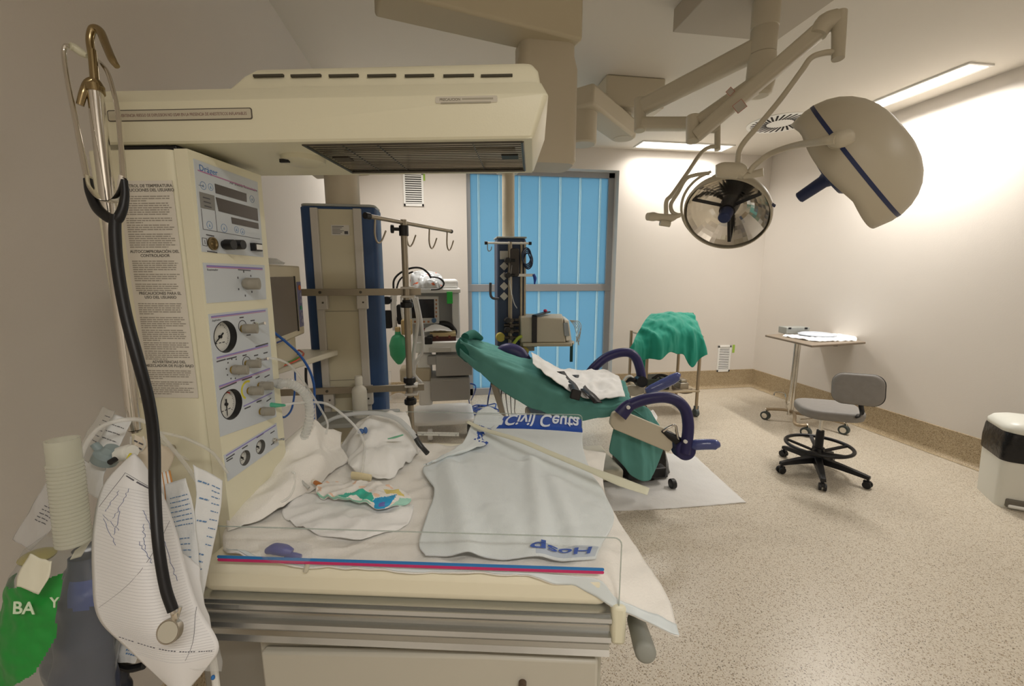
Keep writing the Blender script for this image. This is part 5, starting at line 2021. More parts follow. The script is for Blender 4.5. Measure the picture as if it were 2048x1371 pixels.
tag(m.build('infusion_pump', mat('pump_dark', '37322f', .4), bev=.006), 'dark box-shaped pump clamped high on the slim blue column', 'pump')
m = MB()
r_ = random.Random(3)
for k in range(4):
    c = UY(1053 + k * 2, 512 + k * 3, YQ - .1)
    m.tube([c + Vector((.04 * math.cos(2 * PI * j / 7 + k), .02 * k, .07 * math.sin(2 * PI * j / 7 + k))) for j in range(7)], .006, close=True, smooth=3, n=6)
c = UY(1065, 527, YQ - .1)
m.tube([UY(1056, 505, YQ - .1), UY(1062, 520, YQ - .1), c], .006, smooth=4, n=6)
tag(m.build('cuff_cable', mat('cable_navy', '26344f', .5)), 'coiled dark cable hanging from the right end of the short infusion bar', 'cable')
m = MB()
c = UY(1030, 550, YQ - .07)
m.box(c.x - .03, UY(1066, 550, YQ).x, YQ - .09, YQ - .06, c.z - .012, c.z + .012)
m.build('holder_arm', M_WHITE, t, bev=.003)
m = MB()
m.tube([UY(1067, 548, YQ - .09), UY(1070, 556, YQ - .09), UY(1069, 568, YQ - .09)], [.012, .016, .006], smooth=3)
tag(m.build('blue_clip', mat('clip_blue', '2a4fb0', .4)), 'small bright blue clip hanging at the end of the white holder arm', 'clip')
m = MB()
c = UY(981, 566, YQ - .02)
m.tube([UY(981, 565, YQ), UY(981, 588, YQ), UY(986, 596, YQ), UY(998, 597, YQ)], .012, smooth=3)
m.build('handle', mat('handle_grey', '55565a', .5), t)
m = MB()
m.tube([UY(1018, 560, YQ - .1), UY(1022, 580, YQ - .1), UY(1028, 605, YQ - .1), UY(1034, 616, YQ - .1)], .004, smooth=5)
m.tube([UY(1024, 530, YQ - .1), UY(1021, 560, YQ - .1), UY(1023, 590, YQ - .1)], .003, smooth=5)
tag(m.build('infusion_line', M_CLEAR), 'thin clear infusion line hanging down the slim blue column', 'tubing')
# gas hoses and yellow regulators low on the column
t = thing('vacuum_regulator', 'cluster of valves with yellow dials low on the slim blue column', 'regulator', q(1010, 690))
for (px, py, r_) in ((1001, 674, .04), (1048, 702, .042)):
    m = MB()
    c = UY(px, py, YQ - .06)
    m.cyl((c.x, YQ - .08, c.z), (c.x, YQ - .02, c.z), r_, n=20)
    m.build('dial', mat('dial_mustard', 'b9a94e', .45), t, bev=.005)
m = MB()
for py in (640, 650, 662, 675):
    c = UY(1022, py, YQ - .08)
    m.cyl((c.x - .06, YQ - .07, c.z), (c.x + .07, YQ - .07, c.z), .014, n=10)
    m.cyl((c.x, YQ - .12, c.z), (c.x, YQ - .02, c.z), .018, n=10)
m.build('valve_block', mat('valve_dark', '4b443c', .4, .4), t)
m = MB()
m.tube([UY(1005, 692, YQ - .1), UY(1015, 697, YQ - .1), UY(1026, 688, YQ - .1), UY(1036, 676, YQ - .12), UY(1044, 672, YQ - .12)], .014, smooth=4, n=8)
m.build('yellow_tie', mat('lime', 'b2c448', .5), t)
# boxed monitor on a tray
t = thing('monitor_shelf', 'beige tray arm carrying the strapped monitor box in front of the window', 'shelf', UY(1095, 684, YQ - .05))
YT = YQ - .15
m = MB()
a_, b_ = UY(1046, 686, YT), UY(1152, 684, YT)
zT = a_.z
m.prism([(a_.x, YT), (b_.x - .06, YT - .06), (b_.x, YT + .05), (b_.x - .02, YT + .30), (a_.x, YT + .3)], zT - .03, zT)
m.build('tray', mat('tray_beige', 'b9b09a', .45), t, bev=.006)
m = MB()
c = UY(1056, 700, YT)
m.box(q(1050).x, q(1070).x, YQ, YQ + .1, zT - .10, zT - .03)
m.build('tray_arm', M_GREYP, t, bev=.005)
t = thing('monitor_box', 'beige monitor box with a black strap standing on the tray in front of the window', 'monitor', UY(1095, 680, YT))
M_BOX = mat('box_beige', 'bdb5a2', .5)
m = MB()
z1_ = UY(1095, 634, YT).z
xl, xr = UY(1043, 660, YT).x, UY(1130, 660, YT).x
m.hexa([(xl, YT + .02, zT), (xr + .0, YT - .03, zT), (xr + .06, YT + .26, zT), (xl, YT + .28, zT), (xl, YT + .03, z1_), (xr - .02, YT - .0, z1_ - .01), (xr + .04, YT + .25, z1_ + .005), (xl, YT + .28, z1_ + .01)])
m.build('casing', M_BOX, t, bev=.012)
m = MB()
m.hexa([(xr + .005, YT - .02, zT + .01), (xr + .065, YT - .0, zT + .015), (xr + .09, YT + .22, zT + .015), (xr + .05, YT + .24, zT + .01), (xr - .01, YT + .0, z1_ - .02), (xr + .04, YT + .02, z1_ - .03), (xr + .06, YT + .22, z1_ - .02), (xr + .03, YT + .23, z1_ - .01)])
m.build('front_bezel', mat('bezel_light', 'd2cdbf', .4), t, bev=.01)
m = MB()
m.hexa([(xr - .01, YT - .032, zT + .06), (xr + .035, YT - .028, zT + .06), (xr + .035, YT - .01, zT + .06), (xr - .01, YT - .01, zT + .06), (xr - .02, YT - .018, z1_ - .05), (xr + .02, YT - .012, z1_ - .05), (xr + .02, YT, z1_ - .05), (xr - .02, YT, z1_ - .05)])
m.build('screen', mat('screen_pale', '8f9698', .2), t)
xs = UY(1069, 660, YT).x
m = MB()
m.box(xs - .022, xs + .022, YT - .004 + .0, YT + .02, zT - .035, z1_ + .01)
m.bar((xs, YT + .01, z1_ + .014), (xs + .17, YT + .20, z1_ + .03), .05, .012)
m.build('strap', M_BLACK, t, bev=.002)
m = MB()
m.ell((xs + .13, YT + .15, z1_ + .045), (.018, .018, .014))
m.build('clip', mat('clip_pink', 'c2456a', .4), t)
m = MB()
c = UY(1141, 700, YT + .0)
for k in range(5):
    m.tube([UY(1152, 672 + k * 3, YT), UY(1158 + k, 690 - k * 8, YT), UY(1150 + 2 * k, 655 - k * 3, YT), UY(1140, 640, YT)], .003, smooth=5, n=6)
tag(m.build('monitor_cable', mat('cable_pale', 'b9b5a8', .5)), 'loops of thin pale cable at the right end of the strapped monitor box', 'cable')
m = MB()
m.box(UY(1139, 700, YT).x, UY(1144, 700, YT).x, YT - .03, YT - .01, UY(1140, 722, YT).z, UY(1140, 685, YT).z)
tag(m.build('hanging_strap', mat('strap_green_black', '23423c', .6), bev=.001), 'dark strap end hanging below the tray of the strapped monitor', 'strap')

# ---------------------------------------------------------------- surgical light with two heads
M_SL = mat('lamp_cream', 'c9c1ad', .4)
M_SB = mat('lamp_blue', '27345e', .4)
hx, hy = 1.665, 2.2
t = thing('surgical_light', 'beige ceiling surgical light with two heads on jointed arms over the room', 'surgical light', (hx, hy, 2.5))
m = MB()
m.box(1.336, 2.0, 1.87, 2.54, 2.93, HC)
m.build('ceiling_mount', mat('mount_beige', 'b5ac9c', .55), t, bev=.004)
zh = K(1515, 185, 2.23).z
z1, z2 = K(1515, 58, 2.2).z, K(1515, 106, 2.2).z
HM_ = Matrix.Translation((hx, hy, 0))
m = MB(HM_)
m.lathe([(.066, 2.93), (.066, z1 + .003), (.062, z1), (.064, z1 - .003), (.064, z2 + .003), (.060, z2), (.066, z2 - .003), (.070, zh + .05), (.068, zh + .035), (.060, zh), (.045, zh - .012), (.0, zh - .012)], n=36)
m.build('hub', M_SL, t)
def arm(p, q, w, h, name='arm', taper=1.0, up=(0, 0, 1), bev=.02):
    p, q = Vector(p), Vector(q)
    A = axes(p, q - p, up)
    L = (q - p).length
    b = MB(A)
    b.rings([[(0, x, y) for x, y in rrect(w, h, min(w, h) * .3, 4)], [(L, x * taper, y * taper) for x, y in rrect(w, h, min(w, h) * .3, 4)]])
    return b.build(name, M_SL, t)
# arm A: hub -> left joint -> link -> small drop
a0 = Vector((hx, hy, K(1500, 100, 2.25).z))
a1 = K(1284, 215, 2.62)
arm(a0, a1, .085, .105, 'upper_arm', .9)
m = MB()
m.cyl(K(1280, 198, 2.62), K(1280, 262, 2.62) , .036, n=24)
m.build('joint', M_SL, t, bev=.006)
a2 = K(1436, 256, 2.50)
arm(K(1282, 248, 2.62), K(1380, 248, 2.55), .085, .07, 'link_arm')
m = MB()
m.tube([K(1378, 248, 2.55), K(1400, 256, 2.52), K(1436, 258, 2.50)], [.034, .026, .024], smooth=3, n=16)
m.cyl(K(1435, 250, 2.50), K(1435, 300, 2.50), .017, n=16)
m.build('joint', M_SL, t)
m = MB()
m.tube([K(1437, 294, 2.50), K(1420, 294, 2.49), K(1402, 306, 2.47), K(1375, 345, 2.43), K(1345, 388, 2.36), K(1333, 402, 2.33), K(1332, 428, 2.32)], .0115, smooth=7, n=12)
m.tube([K(1418, 346, 2.38), K(1390, 350, 2.38), K(1372, 358, 2.36), K(1356, 385, 2.34), K(1342, 408, 2.32), K(1345, 424, 2.30), K(1356, 430, 2.30)], .0105, smooth=7, n=12)
m.build('yoke_tube', M_SL, t)
m = MB()
m.tube([K(1295, 433, 2.27), K(1306, 433, 2.28), K(1318, 434, 2.29)], [.020, .024, .018], smooth=3, n=16)
m.tube([K(1316, 434, 2.29), K(1340, 436, 2.30), K(1352, 432, 2.30), K(1360, 430, 2.30)], [.020, .022, .014, .012], smooth=3, n=16)
m.tube([K(1320, 445, 2.29), K(1340, 448, 2.29)], .016, smooth=2, n=12)
m.build('side_grip', M_SL, t)
# arm B: hub -> lower joint -> spring arm -> top joint -> tube
b0 = Vector((hx, hy, zh + .045))
b1 = K(1392, 252, 2.15)
arm(b0 + Vector((-.02, 0, 0)), b1, .08, .095, 'lower_arm', .9)
m = MB()
m.cyl(K(1386, 232, 2.15), K(1386, 284, 2.15), .034, n=20)
m.build('joint', M_SL, t, bev=.006)
b2 = K(1655, 48, 1.80)
lab(arm(K(1392, 272, 2.13), b2, .055, .062, 'spring_arm', 1.12), 'long slanting spring arm')
m = MB()
m.tube([K(1636, 70, 1.81), K(1650, 48, 1.80), K(1672, 40, 1.79)], [.034, .042, .040], smooth=4, n=18)
m.cyl(K(1679, 26, 1.78), K(1676, 118, 1.78), .028, .0235, n=24)
m.build('joint', M_SL, t, bev=.004)
m = MB()
m.tube([K(1672, 104, 1.78), K(1648, 106, 1.79), K(1622, 116, 1.80), K(1603, 142, 1.82), K(1560, 200, 1.85), K(1520, 248, 1.88), K(1490, 282, 1.90), K(1478, 304, 1.90), K(1475, 334, 1.90)], .0120, smooth=8, n=14)
m.build('suspension_tube', M_SL, t)
m = MB()
m.tube([K(1432, 342, 1.93), K(1446, 340, 1.92), K(1478, 342, 1.90), K(1490, 350, 1.89)], [.026, .034, .034, .02], smooth=4, n=20)
m.tube([K(1486, 352, 1.90), K(1508, 348, 1.88), K(1527, 344, 1.86)], [.012, .016, .018], smooth=3, n=16)
m.build('joint', M_SL, t)
m = MB()
m.tube([K(1498, 346, 1.88), K(1508, 332, 1.87), K(1540, 308, 1.85), K(1585, 292, 1.72), K(1640, 283, 1.53), K(1672, 279, 1.48)], [.0115, .012, .0125, .0125, .0135, .015], smooth=8, n=14)
m.build('yoke_tube', M_SL, t)
# label tags on the spring arm
for c, w, h, ang in ((K(1470, 222, 2.0), .055, .045, 38), (K(1452, 193, 2.05), .035, .03, 45)):
    A = axes(c - _fw * .04, _rt * math.cos(R(ang)) + _up * math.sin(R(ang)), _up) @ Matrix(((1, 0, 0, 0), (0, 0, -1, 0), (0, 1, 0, 0), (0, 0, 0, 1)))
    m = MB(A)
    m.box(-w / 2, w / 2, -h / 2, h / 2, 0, .001)
    m.mi = 1
    for q in ((-w / 2, w / 2, -h / 2, -h / 2 + .002), (-w / 2, w / 2, h / 2 - .002, h / 2), (-w / 2, -w / 2 + .002, -h / 2, h / 2), (w / 2 - .002, w / 2, -h / 2, h / 2)):
        m.box(q[0], q[1], q[2], q[3], .001, .0015)
    m.build('warning_tag', [mat('tag_clear', 'bdb7ac', .4), mat('tag_red', 'b86a60', .5)], t, flat=True)

# head 1: open reflector turned to the photographer
HC1 = K(1452, 427, 2.22)
n1 = (-_fw * .46 - _rt * .64 - _up * .58).normalized()
A1 = axes(HC1, (_rt * .80 - _up * .55), n1)
def head_shell(A, rr, hgt, name, skirt=.02, lobes=False):
    m = MB(A)
    prof = [(rr * .985, skirt), (rr, skirt * .4), (rr * 1.01, 0)]
    for k in range(1, 9):
        a = R(90 * k / 8)
        prof.append((rr * 1.01 * math.cos(a) ** .8 if k < 8 else 0.0, -hgt * math.sin(a)))
    rs = []
    n = 56
    for r, z in prof:
        ring = []
        for j in range(n):
            a = 2 * PI * j / n
            f = 1.0
            zz = z
            if lobes and z >= 0: zz = z + .018 * abs(math.sin(a * 2.5)) * (z / skirt)
            ring.append((r * f * math.cos(a), r * f * math.sin(a), zz))
        rs.append(ring)
    m.rings(rs, cap=False)
    return m.build(name, M_SL, t, solid=.004, ang=60)
h1 = head_shell(A1, .208, .12, 'lamp_head')
lab(h1, 'smaller lamp head with its open reflector facing the photographer')
M_MIR = mat('mirror', 'eeeae2', .12, 1.0)
m = MB(A1)
rs = []
for k in range(9):
    f = k / 8
    r = lerp(.196, .045, f)
    z = .004 - .085 * math.sin(R(90 * f)) ** .9
    rs.append([(r * (1 + (.009 if (j // 2) % 2 else 0)) * math.cos(2 * PI * j / 48), r * (1 + (.009 if (j // 2) % 2 else 0)) * math.sin(2 * PI * j / 48), z) for j in range(48)])
m.rings(rs, cap=False)
m.build('reflector', M_MIR, h1, flat=True)
m = MB(A1)
m.cyl((0, 0, -.085), (0, 0, -.02), .048, .040, n=24)
for k in range(3):
    a = R(75 + 120 * k)
    m.bar((.03 * math.cos(a), .03 * math.sin(a), -.055), (.185 * math.cos(a), .185 * math.sin(a), -.012), .016, .008, (0, 0, 1))
m.build('lamp_holder', mat('holder_dark', '2c2c2e', .35, .3), h1)
m = MB(A1)
m.cyl((0, 0, -.02), (0, 0, .045), .034, .030, n=24)
m.build('handle', M_SB, h1, bev=.006)
m = MB(A1)
m.lathe([(.203, .010), (.200, .012), (.0, .014)], n=48)
m.build('cover_glass', glassy('cover_glass', 'ffffff', .0, .02, 1.2), h1)
m = MB(A1)
m.tube([(.235 * math.cos(R(a)), .235 * math.sin(R(a)), -.03) for a in range(150, 345, 15)], .007, smooth=3, n=8)
m.build('guard_ring', M_SL, h1)
m = MB(A1)
m.box(.12, .14, .170, .176, -.01, .006)
q = K(1524, 455, 2.2)
m.build('emblem', M_SB, h1)
m = MB()
m.tube([K(1420, 372, 2.2), K(1436, 358, 2.2), K(1470, 360, 2.2), K(1496, 372, 2.2)], [.02, .03, .03, .02], smooth=4, n=14)
m.build('mounting_block', M_SL, h1)

# head 2: seen from the side, dome to the right
HC2 = K(1696, 330, 1.80)
n2 = (-_rt * .77 - _up * .62 + _fw * .93).normalized()
A2 = axes(HC2, (_rt * .62 - _up * .77), n2)
h2 = head_shell(A2, .285, .195, 'lamp_head', .045, True)
lab(h2, 'larger domed lamp head seen from the side')
m = MB(A2)
m.lathe([(.282, -.020), (.2905, -.020), (.2895, -.034), (.280, -.034)], n=56, cap=False)
m.build('blue_stripe', M_SB, h2)
m = MB(A2)
m.lathe([(.285, .02), (.20, -.06), (.0, -.10)], n=48, cap=False)
m.build('reflector', M_MIR, h2)
m = MB(A2)
m.cyl((0, 0, -.09), (0, 0, .03), .055, n=24)
m.lathe([(.09, .050), (.10, .060), (.08, .08), (.035, .085), (.028, .10), (.025, .20), (.018, .205), (.0, .205)], n=28)
m.build('handle', M_SB, h2)
pv = K(1676, 280, 1.50)
m = MB()
m.cyl(K(1672, 280, 1.60), pv + _fw * -.0, .03, n=20)
m.tube([K(1662, 282, 1.51), K(1676, 279, 1.49), K(1690, 276, 1.49), K(1700, 280, 1.52)], [.018, .028, .030, .016], smooth=4, n=18)
m.build('pivot', M_SL, h2)

# ---------------------------------------------------------------- anaesthesia machine by the window
DA = 4.05
M_AW = mat('machine_white', 'e6e5e1', .4)
M_AG = mat('machine_grey', 'aaa8a4', .5)
YA = K(870, 750, DA).y
def A_(x, y, o=0.0): p = UY(x, y, YA + o); return p
t = thing('anaesthesia_machine', 'white anaesthesia machine with two grey drawers standing left of the window', 'anaesthesia machine', (A_(885, 800).x, YA + .2, 0))
def bxp(px0, py0, px1, py1, y0, y1, name, mm, parent=t, bev=.004, ref=None):
    a, b = UY(px0, py1, YA + (y0 if ref is None else ref)), UY(px1, py0, YA + (y0 if ref is None else ref))
    m = MB()
    m.box(a.x, b.x, YA + y0, YA + y1, a.z, b.z)
    return m.build(name, mm, parent, bev=bev)
pb = [A_(822, 822).x, A_(948, 812).x]
m = MB()
m.prism([(x + (pb[0] + pb[1]) / 2, y + YA + .16) for x, y in rrect(pb[1] - pb[0], .56, .10)], .135, .185)
m.build('base', M_AW, t, bev=.015)
for px, oy in ((860, -.12), (938, -.05), (835, .3), (930, .35)):
    x = A_(px, 820).x
    m = MB()
    m.cyl((x - .022, YA + oy, .055), (x + .022, YA + oy, .055), .055, n=24)
    m.build('castor', M_BLACK if px > 900 else M_AW, t, bev=.004)
d = bxp(862, 754, 940, 803, -.06, .30, 'drawer', M_AG, bev=.012)
bxp(885, 757, 920, 762, -.068, -.055, 'drawer_pull', mat('pull_grey', 'aeaca6', .4), d)
d = bxp(872, 708, 944, 753, -.06, .30, 'drawer', M_AG, bev=.012)
bxp(892, 711, 925, 716, -.068, -.055, 'drawer_pull', mat('pull_grey', 'aeaca6', .4), d)
bxp(838, 706, 862, 812, .0, .32, 'side_column', M_AW, bev=.02)
bxp(826, 682, 924, 706, -.12, .32, 'worktop', M_AW, bev=.012)
bxp(858, 694, 902, 704, -.128, -.11, 'front_panel', mat('panel_pale', 'c7c4bc', .5))
bxp(906, 585, 919, 684, .10, .36, 'upright', M_AW, bev=.012)
bxp(826, 585, 908, 684, .30, .36, 'back_panel', mat('panel_mid', 'a7a8a5', .5))
bxp(808, 577, 921, 586, -.02, .38, 'top_shelf', M_AW, bev=.008)
bxp(824, 558, 916, 578, .06, .36, 'top_box', M_AW, bev=.025)
mo = bxp(820, 592, 877, 648, .05, .10, 'display', mat('bezel_white', 'd2d1cc', .4), bev=.008)
bxp(824, 598, 868, 636, .044, .052, 'screen', mat('screen_dark', '232225', .15), mo, bev=0)
for k in range(5):
    bxp(871, 598 + k * 8, 874, 602 + k * 8, .044, .052, 'button', mat('button_orange2', 'b07a5a', .5), mo, bev=0)
for k in range(4):
    bxp(828 + 9 * k, 641, 832 + 9 * k, 645, .044, .052, 'button', mat('button_orange2', 'b07a5a', .5), mo, bev=0)
m = MB()
c = A_(868, 640, .05)
m.cyl((c.x, YA + .02, c.z), (c.x, YA + .05, c.z), .022, n=20)
m.build('dial', mat('dial_blue', '48698c', .4), mo, bev=.003)
lab(bxp(894, 583, 905, 607, -.025, -.02, 'sticker', mat('bright_green', '2fbf4a', .5)), 'bright green sticker')
bxp(800, 735, 862, 765, -.02, .18, 'absorber', mat('absorber_beige', 'bdb29a', .5), bev=.02)
bxp(855, 712, 872, 730, -.06, .05, 'valve_block', M_AG, bev=.01)
m = MB()
p0 = A_(808, 582, .1)
m.tube([p0, p0 + Vector((-.06, -.12, 0)), A_(797, 587, -.25), A_(783, 590, -.25)], .012, smooth=4, n=10)
m.cyl(A_(783, 586, -.2), A_(783, 655, -.2), .010)
m.build('hose_arm', M_AW, t)
# things on the machine
t2 = thing('instrument_case', 'brown and tan case with a white cloth on the anaesthesia worktop', 'case', A_(886, 684, -.05))
a, b = A_(860, 683, -.08), A_(912, 671, -.08)
m = MB()
m.box(a.x, b.x, YA - .08, YA + .12, a.z, a.z + .045)
m.build('lower_half', mat('case_brown', '4f2a22', .5), t2, bev=.004)
m = MB()
m.box(a.x, b.x, YA - .08, YA + .12, a.z + .045, a.z + .08)
m.build('lid', mat('case_tan', 'c4b184', .5), t2, bev=.004)
for f in (.28, .75):
    m = MB()
    m.box(lerp(a.x, b.x, f) - .01, lerp(a.x, b.x, f) + .01, YA - .088, YA - .078, a.z + .03, a.z + .055)
    m.build('latch', mat('latch_brown', '7a4036', .4), t2)
cloth('folded_cloth', wrinkle(surf([[Vector((a.x - .05, YA - .07, a.z + .085)), Vector((a.x + .08, YA - .08, a.z + .10)), Vector((b.x - .03, YA - .07, a.z + .088))], [Vector((a.x - .04, YA + .02, a.z + .11)), Vector((a.x + .06, YA + .03, a.z + .14)), Vector((b.x - .06, YA + .02, a.z + .10))],
                               [Vector((a.x - .02, YA + .1, a.z + .10)), Vector((a.x + .07, YA + .1, a.z + .12)), Vector((b.x - .08, YA + .1, a.z + .10))]]), .006, 20, 3), 14, 14, M_SHEET,
      'small white cloth lying on the brown case of the anaesthesia machine', 'cloth', th=.006, M=I4)
m = MB()
c = A_(886, 655, .1)
m.tube([c + Vector((-.09, 0, -.01)), c + Vector((-.03, 0, .035)), c + Vector((.05, 0, .03)), c + Vector((.11, 0, -.03)), c + Vector((.12, -.02, -.07))], [.02, .03, .028, .022, .008], smooth=5, n=10)
tag(m.build('dark_handset', M_BLACK), 'black curved handset lying at the back of the anaesthesia worktop', 'handset')
m = MB()
c = A_(857, 680, -.1)
m.box(c.x - .035, c.x + .035, YA - .13, YA - .06, c.z - .035, c.z + .03)
m.cyl((c.x - .01, YA - .1, c.z + .02), (c.x + .04, YA - .1, c.z + .04), .02)
tag(m.build('dark_probe_box', M_BLACK, bev=.008), 'small black box on the left end of the anaesthesia worktop', 'box')
m = MB()
c = A_(862, 657, .12)
m.ell(c, (.03, .03, .022)); m.mi = 1
m.ell(c + Vector((-.07, 0, -.01)), (.03, .03, .02))
tag(m.build('cable_reel', [mat('reel_yellow', 'b08a3c', .5), mat('reel_red', '7c3026', .5)]), 'small yellow and red bundle behind the folded cloth', 'cable')
S = wrinkle(surf([[A_(820, 560, 0), A_(826, 545, .02), A_(850, 541, .05), A_(878, 548, .05), A_(888, 560, .0)], [A_(822, 574, -.02), A_(838, 562, -.06), A_(852, 560, -.08), A_(872, 562, -.06), A_(886, 572, -.02)],
                  [A_(824, 577, -.03), A_(838, 576, -.09), A_(852, 576, -.10), A_(872, 576, -.09), A_(884, 577, -.03)]]), .02, 14, 8, up=tuple(-_fw))
b = MB()
b.grid(S, 40, 26, lambda s, t: 1 if nz(s * 8, t * 5, 3) > .42 else 0)
tag(b.build('plastic_pack', [mat('pack_clear', 'c9cccd', .15, spec=.8), mat('pack_orange', 'd9673c', .5)], solid=.003, ang=180), 'clear plastic pack with orange bits on top of the anaesthesia machine', 'pack')
for k, (pts, lb_) in enumerate(((
        [(787, 580), (788, 560), (800, 546), (822, 536), (842, 536), (856, 546), (862, 556)], 'upper black cable arching from the hooks onto the anaesthesia machine'),
        ([(792, 582), (798, 562), (810, 550), (826, 543)], 'short black cable close under the upper one beside the anaesthesia machine'),
        ([(862, 553), (878, 556), (888, 566), (880, 577), (862, 579)], 'black cable loop in front of the clear pack'))):
    tubing('black_cable', [A_(x, y, -.12) for x, y in pts], .0075 if k else .009, lb_, 'cable', M_BLACK, M=I4)
M_HOSE = mat('hose_white', 'd9d9d6', .45)
for k, (pts, r, lb_) in enumerate(((
        [(826, 590), (832, 612), (836, 640), (832, 672), (828, 700), (826, 730), (826, 745)], .017, 'straight white hose hanging nearest the infusion pole'),
        ([(833, 594), (842, 640), (846, 680), (844, 705), (833, 722), (828, 745), (835, 757), (842, 764), (838, 768)], .014, 'white hose looping below the anaesthesia worktop'),
        ([(789, 590), (788, 620), (790, 660)], .020, 'thick white hose above the green breathing bag'),
        ([(803, 592), (804, 620), (808, 648)], .012, 'thin white hose beside the thick one above the green bag'))):
    o = MB()
    pp = [A_(x, y, -.25) for x, y in pts]
    o.tube(pp, r, smooth=6, n=12)
    n_ = int(sum((pp[i + 1] - pp[i]).length for i in range(len(pp) - 1)) / .03)
    tag(o.build('breathing_hose', M_HOSE), lb_, 'hose')
t3 = thing('breathing_bag', 'green breathing bag hanging left of the anaesthesia machine', 'breathing bag', A_(797, 725, -.3))
m = MB()
c = A_(797, 697, -.3)
m.tube([c + Vector((0, 0, .15)), c + Vector((0, 0, .125)), c + Vector((0, 0, .10)), c + Vector((0, 0, .03)), c + Vector((0, 0, -.05)), c + Vector((.002, 0, -.11)), c + Vector((.003, 0, -.135))], [.024, .026, .055, .078, .072, .036, .016], smooth=5, n=24)
m.build('bag', mat('bag_green2', '3a9a6c', .45), t3)
m = MB()
m.cyl(c + Vector((0, 0, .14)), c + Vector((0, 0, .19)), .024)
m.box(c.x + .03, c.x + .12, c.y - .02, c.y + .06, c.z + .12, c.z + .25)
m.build('valve', mat('valve_tan', 'b39c6c', .4), t3, bev=.01)
for k, (px, py, w, h) in enumerate(((774, 600, 14, 16), (776, 638, 16, 36), (800, 628, 10, 40))):
    m = MB()
    a, b = A_(px - w / 2, py + h / 2, -.22), A_(px + w / 2, py - h / 2, -.22)
    m.prism([((a.x + b.x) / 2 + x, (a.z + b.z) / 2 + y) for x, y in rrect(b.x - a.x, b.z - a.z, .02)], -(a.y + .03), -(a.y - .03), Matrix(((1, 0, 0, 0), (0, 0, -1, 0), (0, 1, 0, 0), (0, 0, 0, 1))))
    m.cyl((b.x - .01, a.y, (a.z + b.z) / 2), (b.x + .05, a.y, (a.z + b.z) / 2), .016)
    tag(m.build('black_clamp', M_BLACK, bev=.006), ['upper black clamp left of the infusion pole', 'taller black clamp below the upper one left of the infusion pole', 'black clamp just above the green breathing bag'][k], 'clamp')
t4 = thing('suction_flask', 'clear round flask behind the infusion pole above the bed', 'flask', K(800, 850, 2.3))
m = MB()
m.tube([K(777, 742, 2.3), K(777, 770, 2.3), K(778, 800, 2.3)], .014, smooth=2, n=12)
m.build('neck_tube', M_FILM, t4)
m = MB()
m.ell(K(798, 812, 2.3), (.065, .05, .075))
m.build('flask', M_FILM, t4)
# floor cables left of the window
r_ = random.Random(11)
m = MB()
for k in range(5):
    c = UZ(955 + 6 * k, 812 + r_.random() * 14, .012)
    m.tube([c + Vector((.10 * math.cos(2 * PI * j / 8 + k) * (1 + .4 * r_.random()), .09 * math.sin(2 * PI * j / 8 + k) * (1 + .3 * r_.random()), .012 * (j % 3))) for j in range(8)], .007, close=True, smooth=4, n=6)
m.tube([UZ(945, 830, .012), UZ(940, 812, .02), K(936, 785, 4.4), K(938, 768, 4.4), K(950, 770, 4.4), K(950, 782, 4.4), UZ(942, 800, .02)], .007, smooth=5, n=6)
m.tube([UZ(974, 830, .012), K(976, 800, 3.9), K(981, 775, 3.9), K(986, 740, 3.7)], .007, smooth=5, n=6)
tag(m.build('cable_tangle', mat('cable_blue_dark', '2a4a94', .45)), 'tangle of blue cables on the floor left of the window', 'cable')
m = MB()
for k in range(4):
    m.tube([K(1005 + 7 * k, 770, 3.6), K(1003 + 9 * k, 795, 3.7), UZ(1012 + 6 * k, 835 - 3 * k, .01), UZ(1022 + 7 * k, 842 - 5 * k, .01)], .005, smooth=5, n=6)
tag(m.build('black_leads', M_BLACK), 'thin black leads hanging to the floor below the slim blue column', 'cable')

# ---------------------------------------------------------------- covered cart by the far wall
t = thing('instrument_cart', 'steel cart under a teal cloth against the far wall right of the window', 'cart', UZ(1340, 838, 0))
zt_ = .90
cr_, cl_ = UZ(1391, 832, 0), UZ(1288, 832, 0)
M_TAN = mat('cart_tan', 'a8967c', .4, .4)
corners = [(cr_.x, cr_.y), (cl_.x, cl_.y), (cl_.x, cl_.y + .42), (cr_.x, cr_.y + .42)]
for x, y in corners:
    m = MB()
    m.cyl((x, y, .07), (x, y, zt_), .017, n=14)
    lg = m.build('leg', M_TAN, t)
    m = MB()
    m.cyl((x - .018, y, .045), (x + .018, y, .045), .045, n=18)
    m.box(x - .025, x + .025, y - .012, y + .012, .05, .12)
    m.build('castor', mat('castor_grey', '4c5456', .5), t, bev=.003)
for z, nm in ((zt_, 'top'), (.30, 'shelf')):
    m = MB()
    m.box(cl_.x - .02, cr_.x + .02, cr_.y - .02, cr_.y + .44, z - .02, z)
    m.build(nm, mat('cart_shelf', 'b9a98e', .4, .2), t, bev=.004)
M_TEAL = mat('teal_cloth', '0e8a74', .85, bump=.15, bump_scale=300, sheen=.25)
cd = cr_.y
q_ = lambda x, y, o: UY(x, y, cd + o)
rows = [[q_(1298, 640, .46), q_(1330, 638, .46), q_(1362, 637, .46), q_(1388, 642, .46)],
        [q_(1300, 628, .40), q_(1330, 624, .40), q_(1360, 622, .40), q_(1384, 625, .40)],
        [q_(1288, 640, .20), q_(1325, 634, .20), q_(1360, 632, .20), q_(1391, 642, .20)],
        [q_(1272, 668, .0), q_(1318, 662, .0), q_(1362, 658, .0), q_(1402, 672, .0)],
        [q_(1262, 688, -.06), q_(1308, 690, -.06), q_(1360, 686, -.05), q_(1408, 694, -.05)],
        [q_(1252, 702, -.08), q_(1304, 719, -.06), q_(1356, 702, -.06), q_(1411, 712, -.06)]]
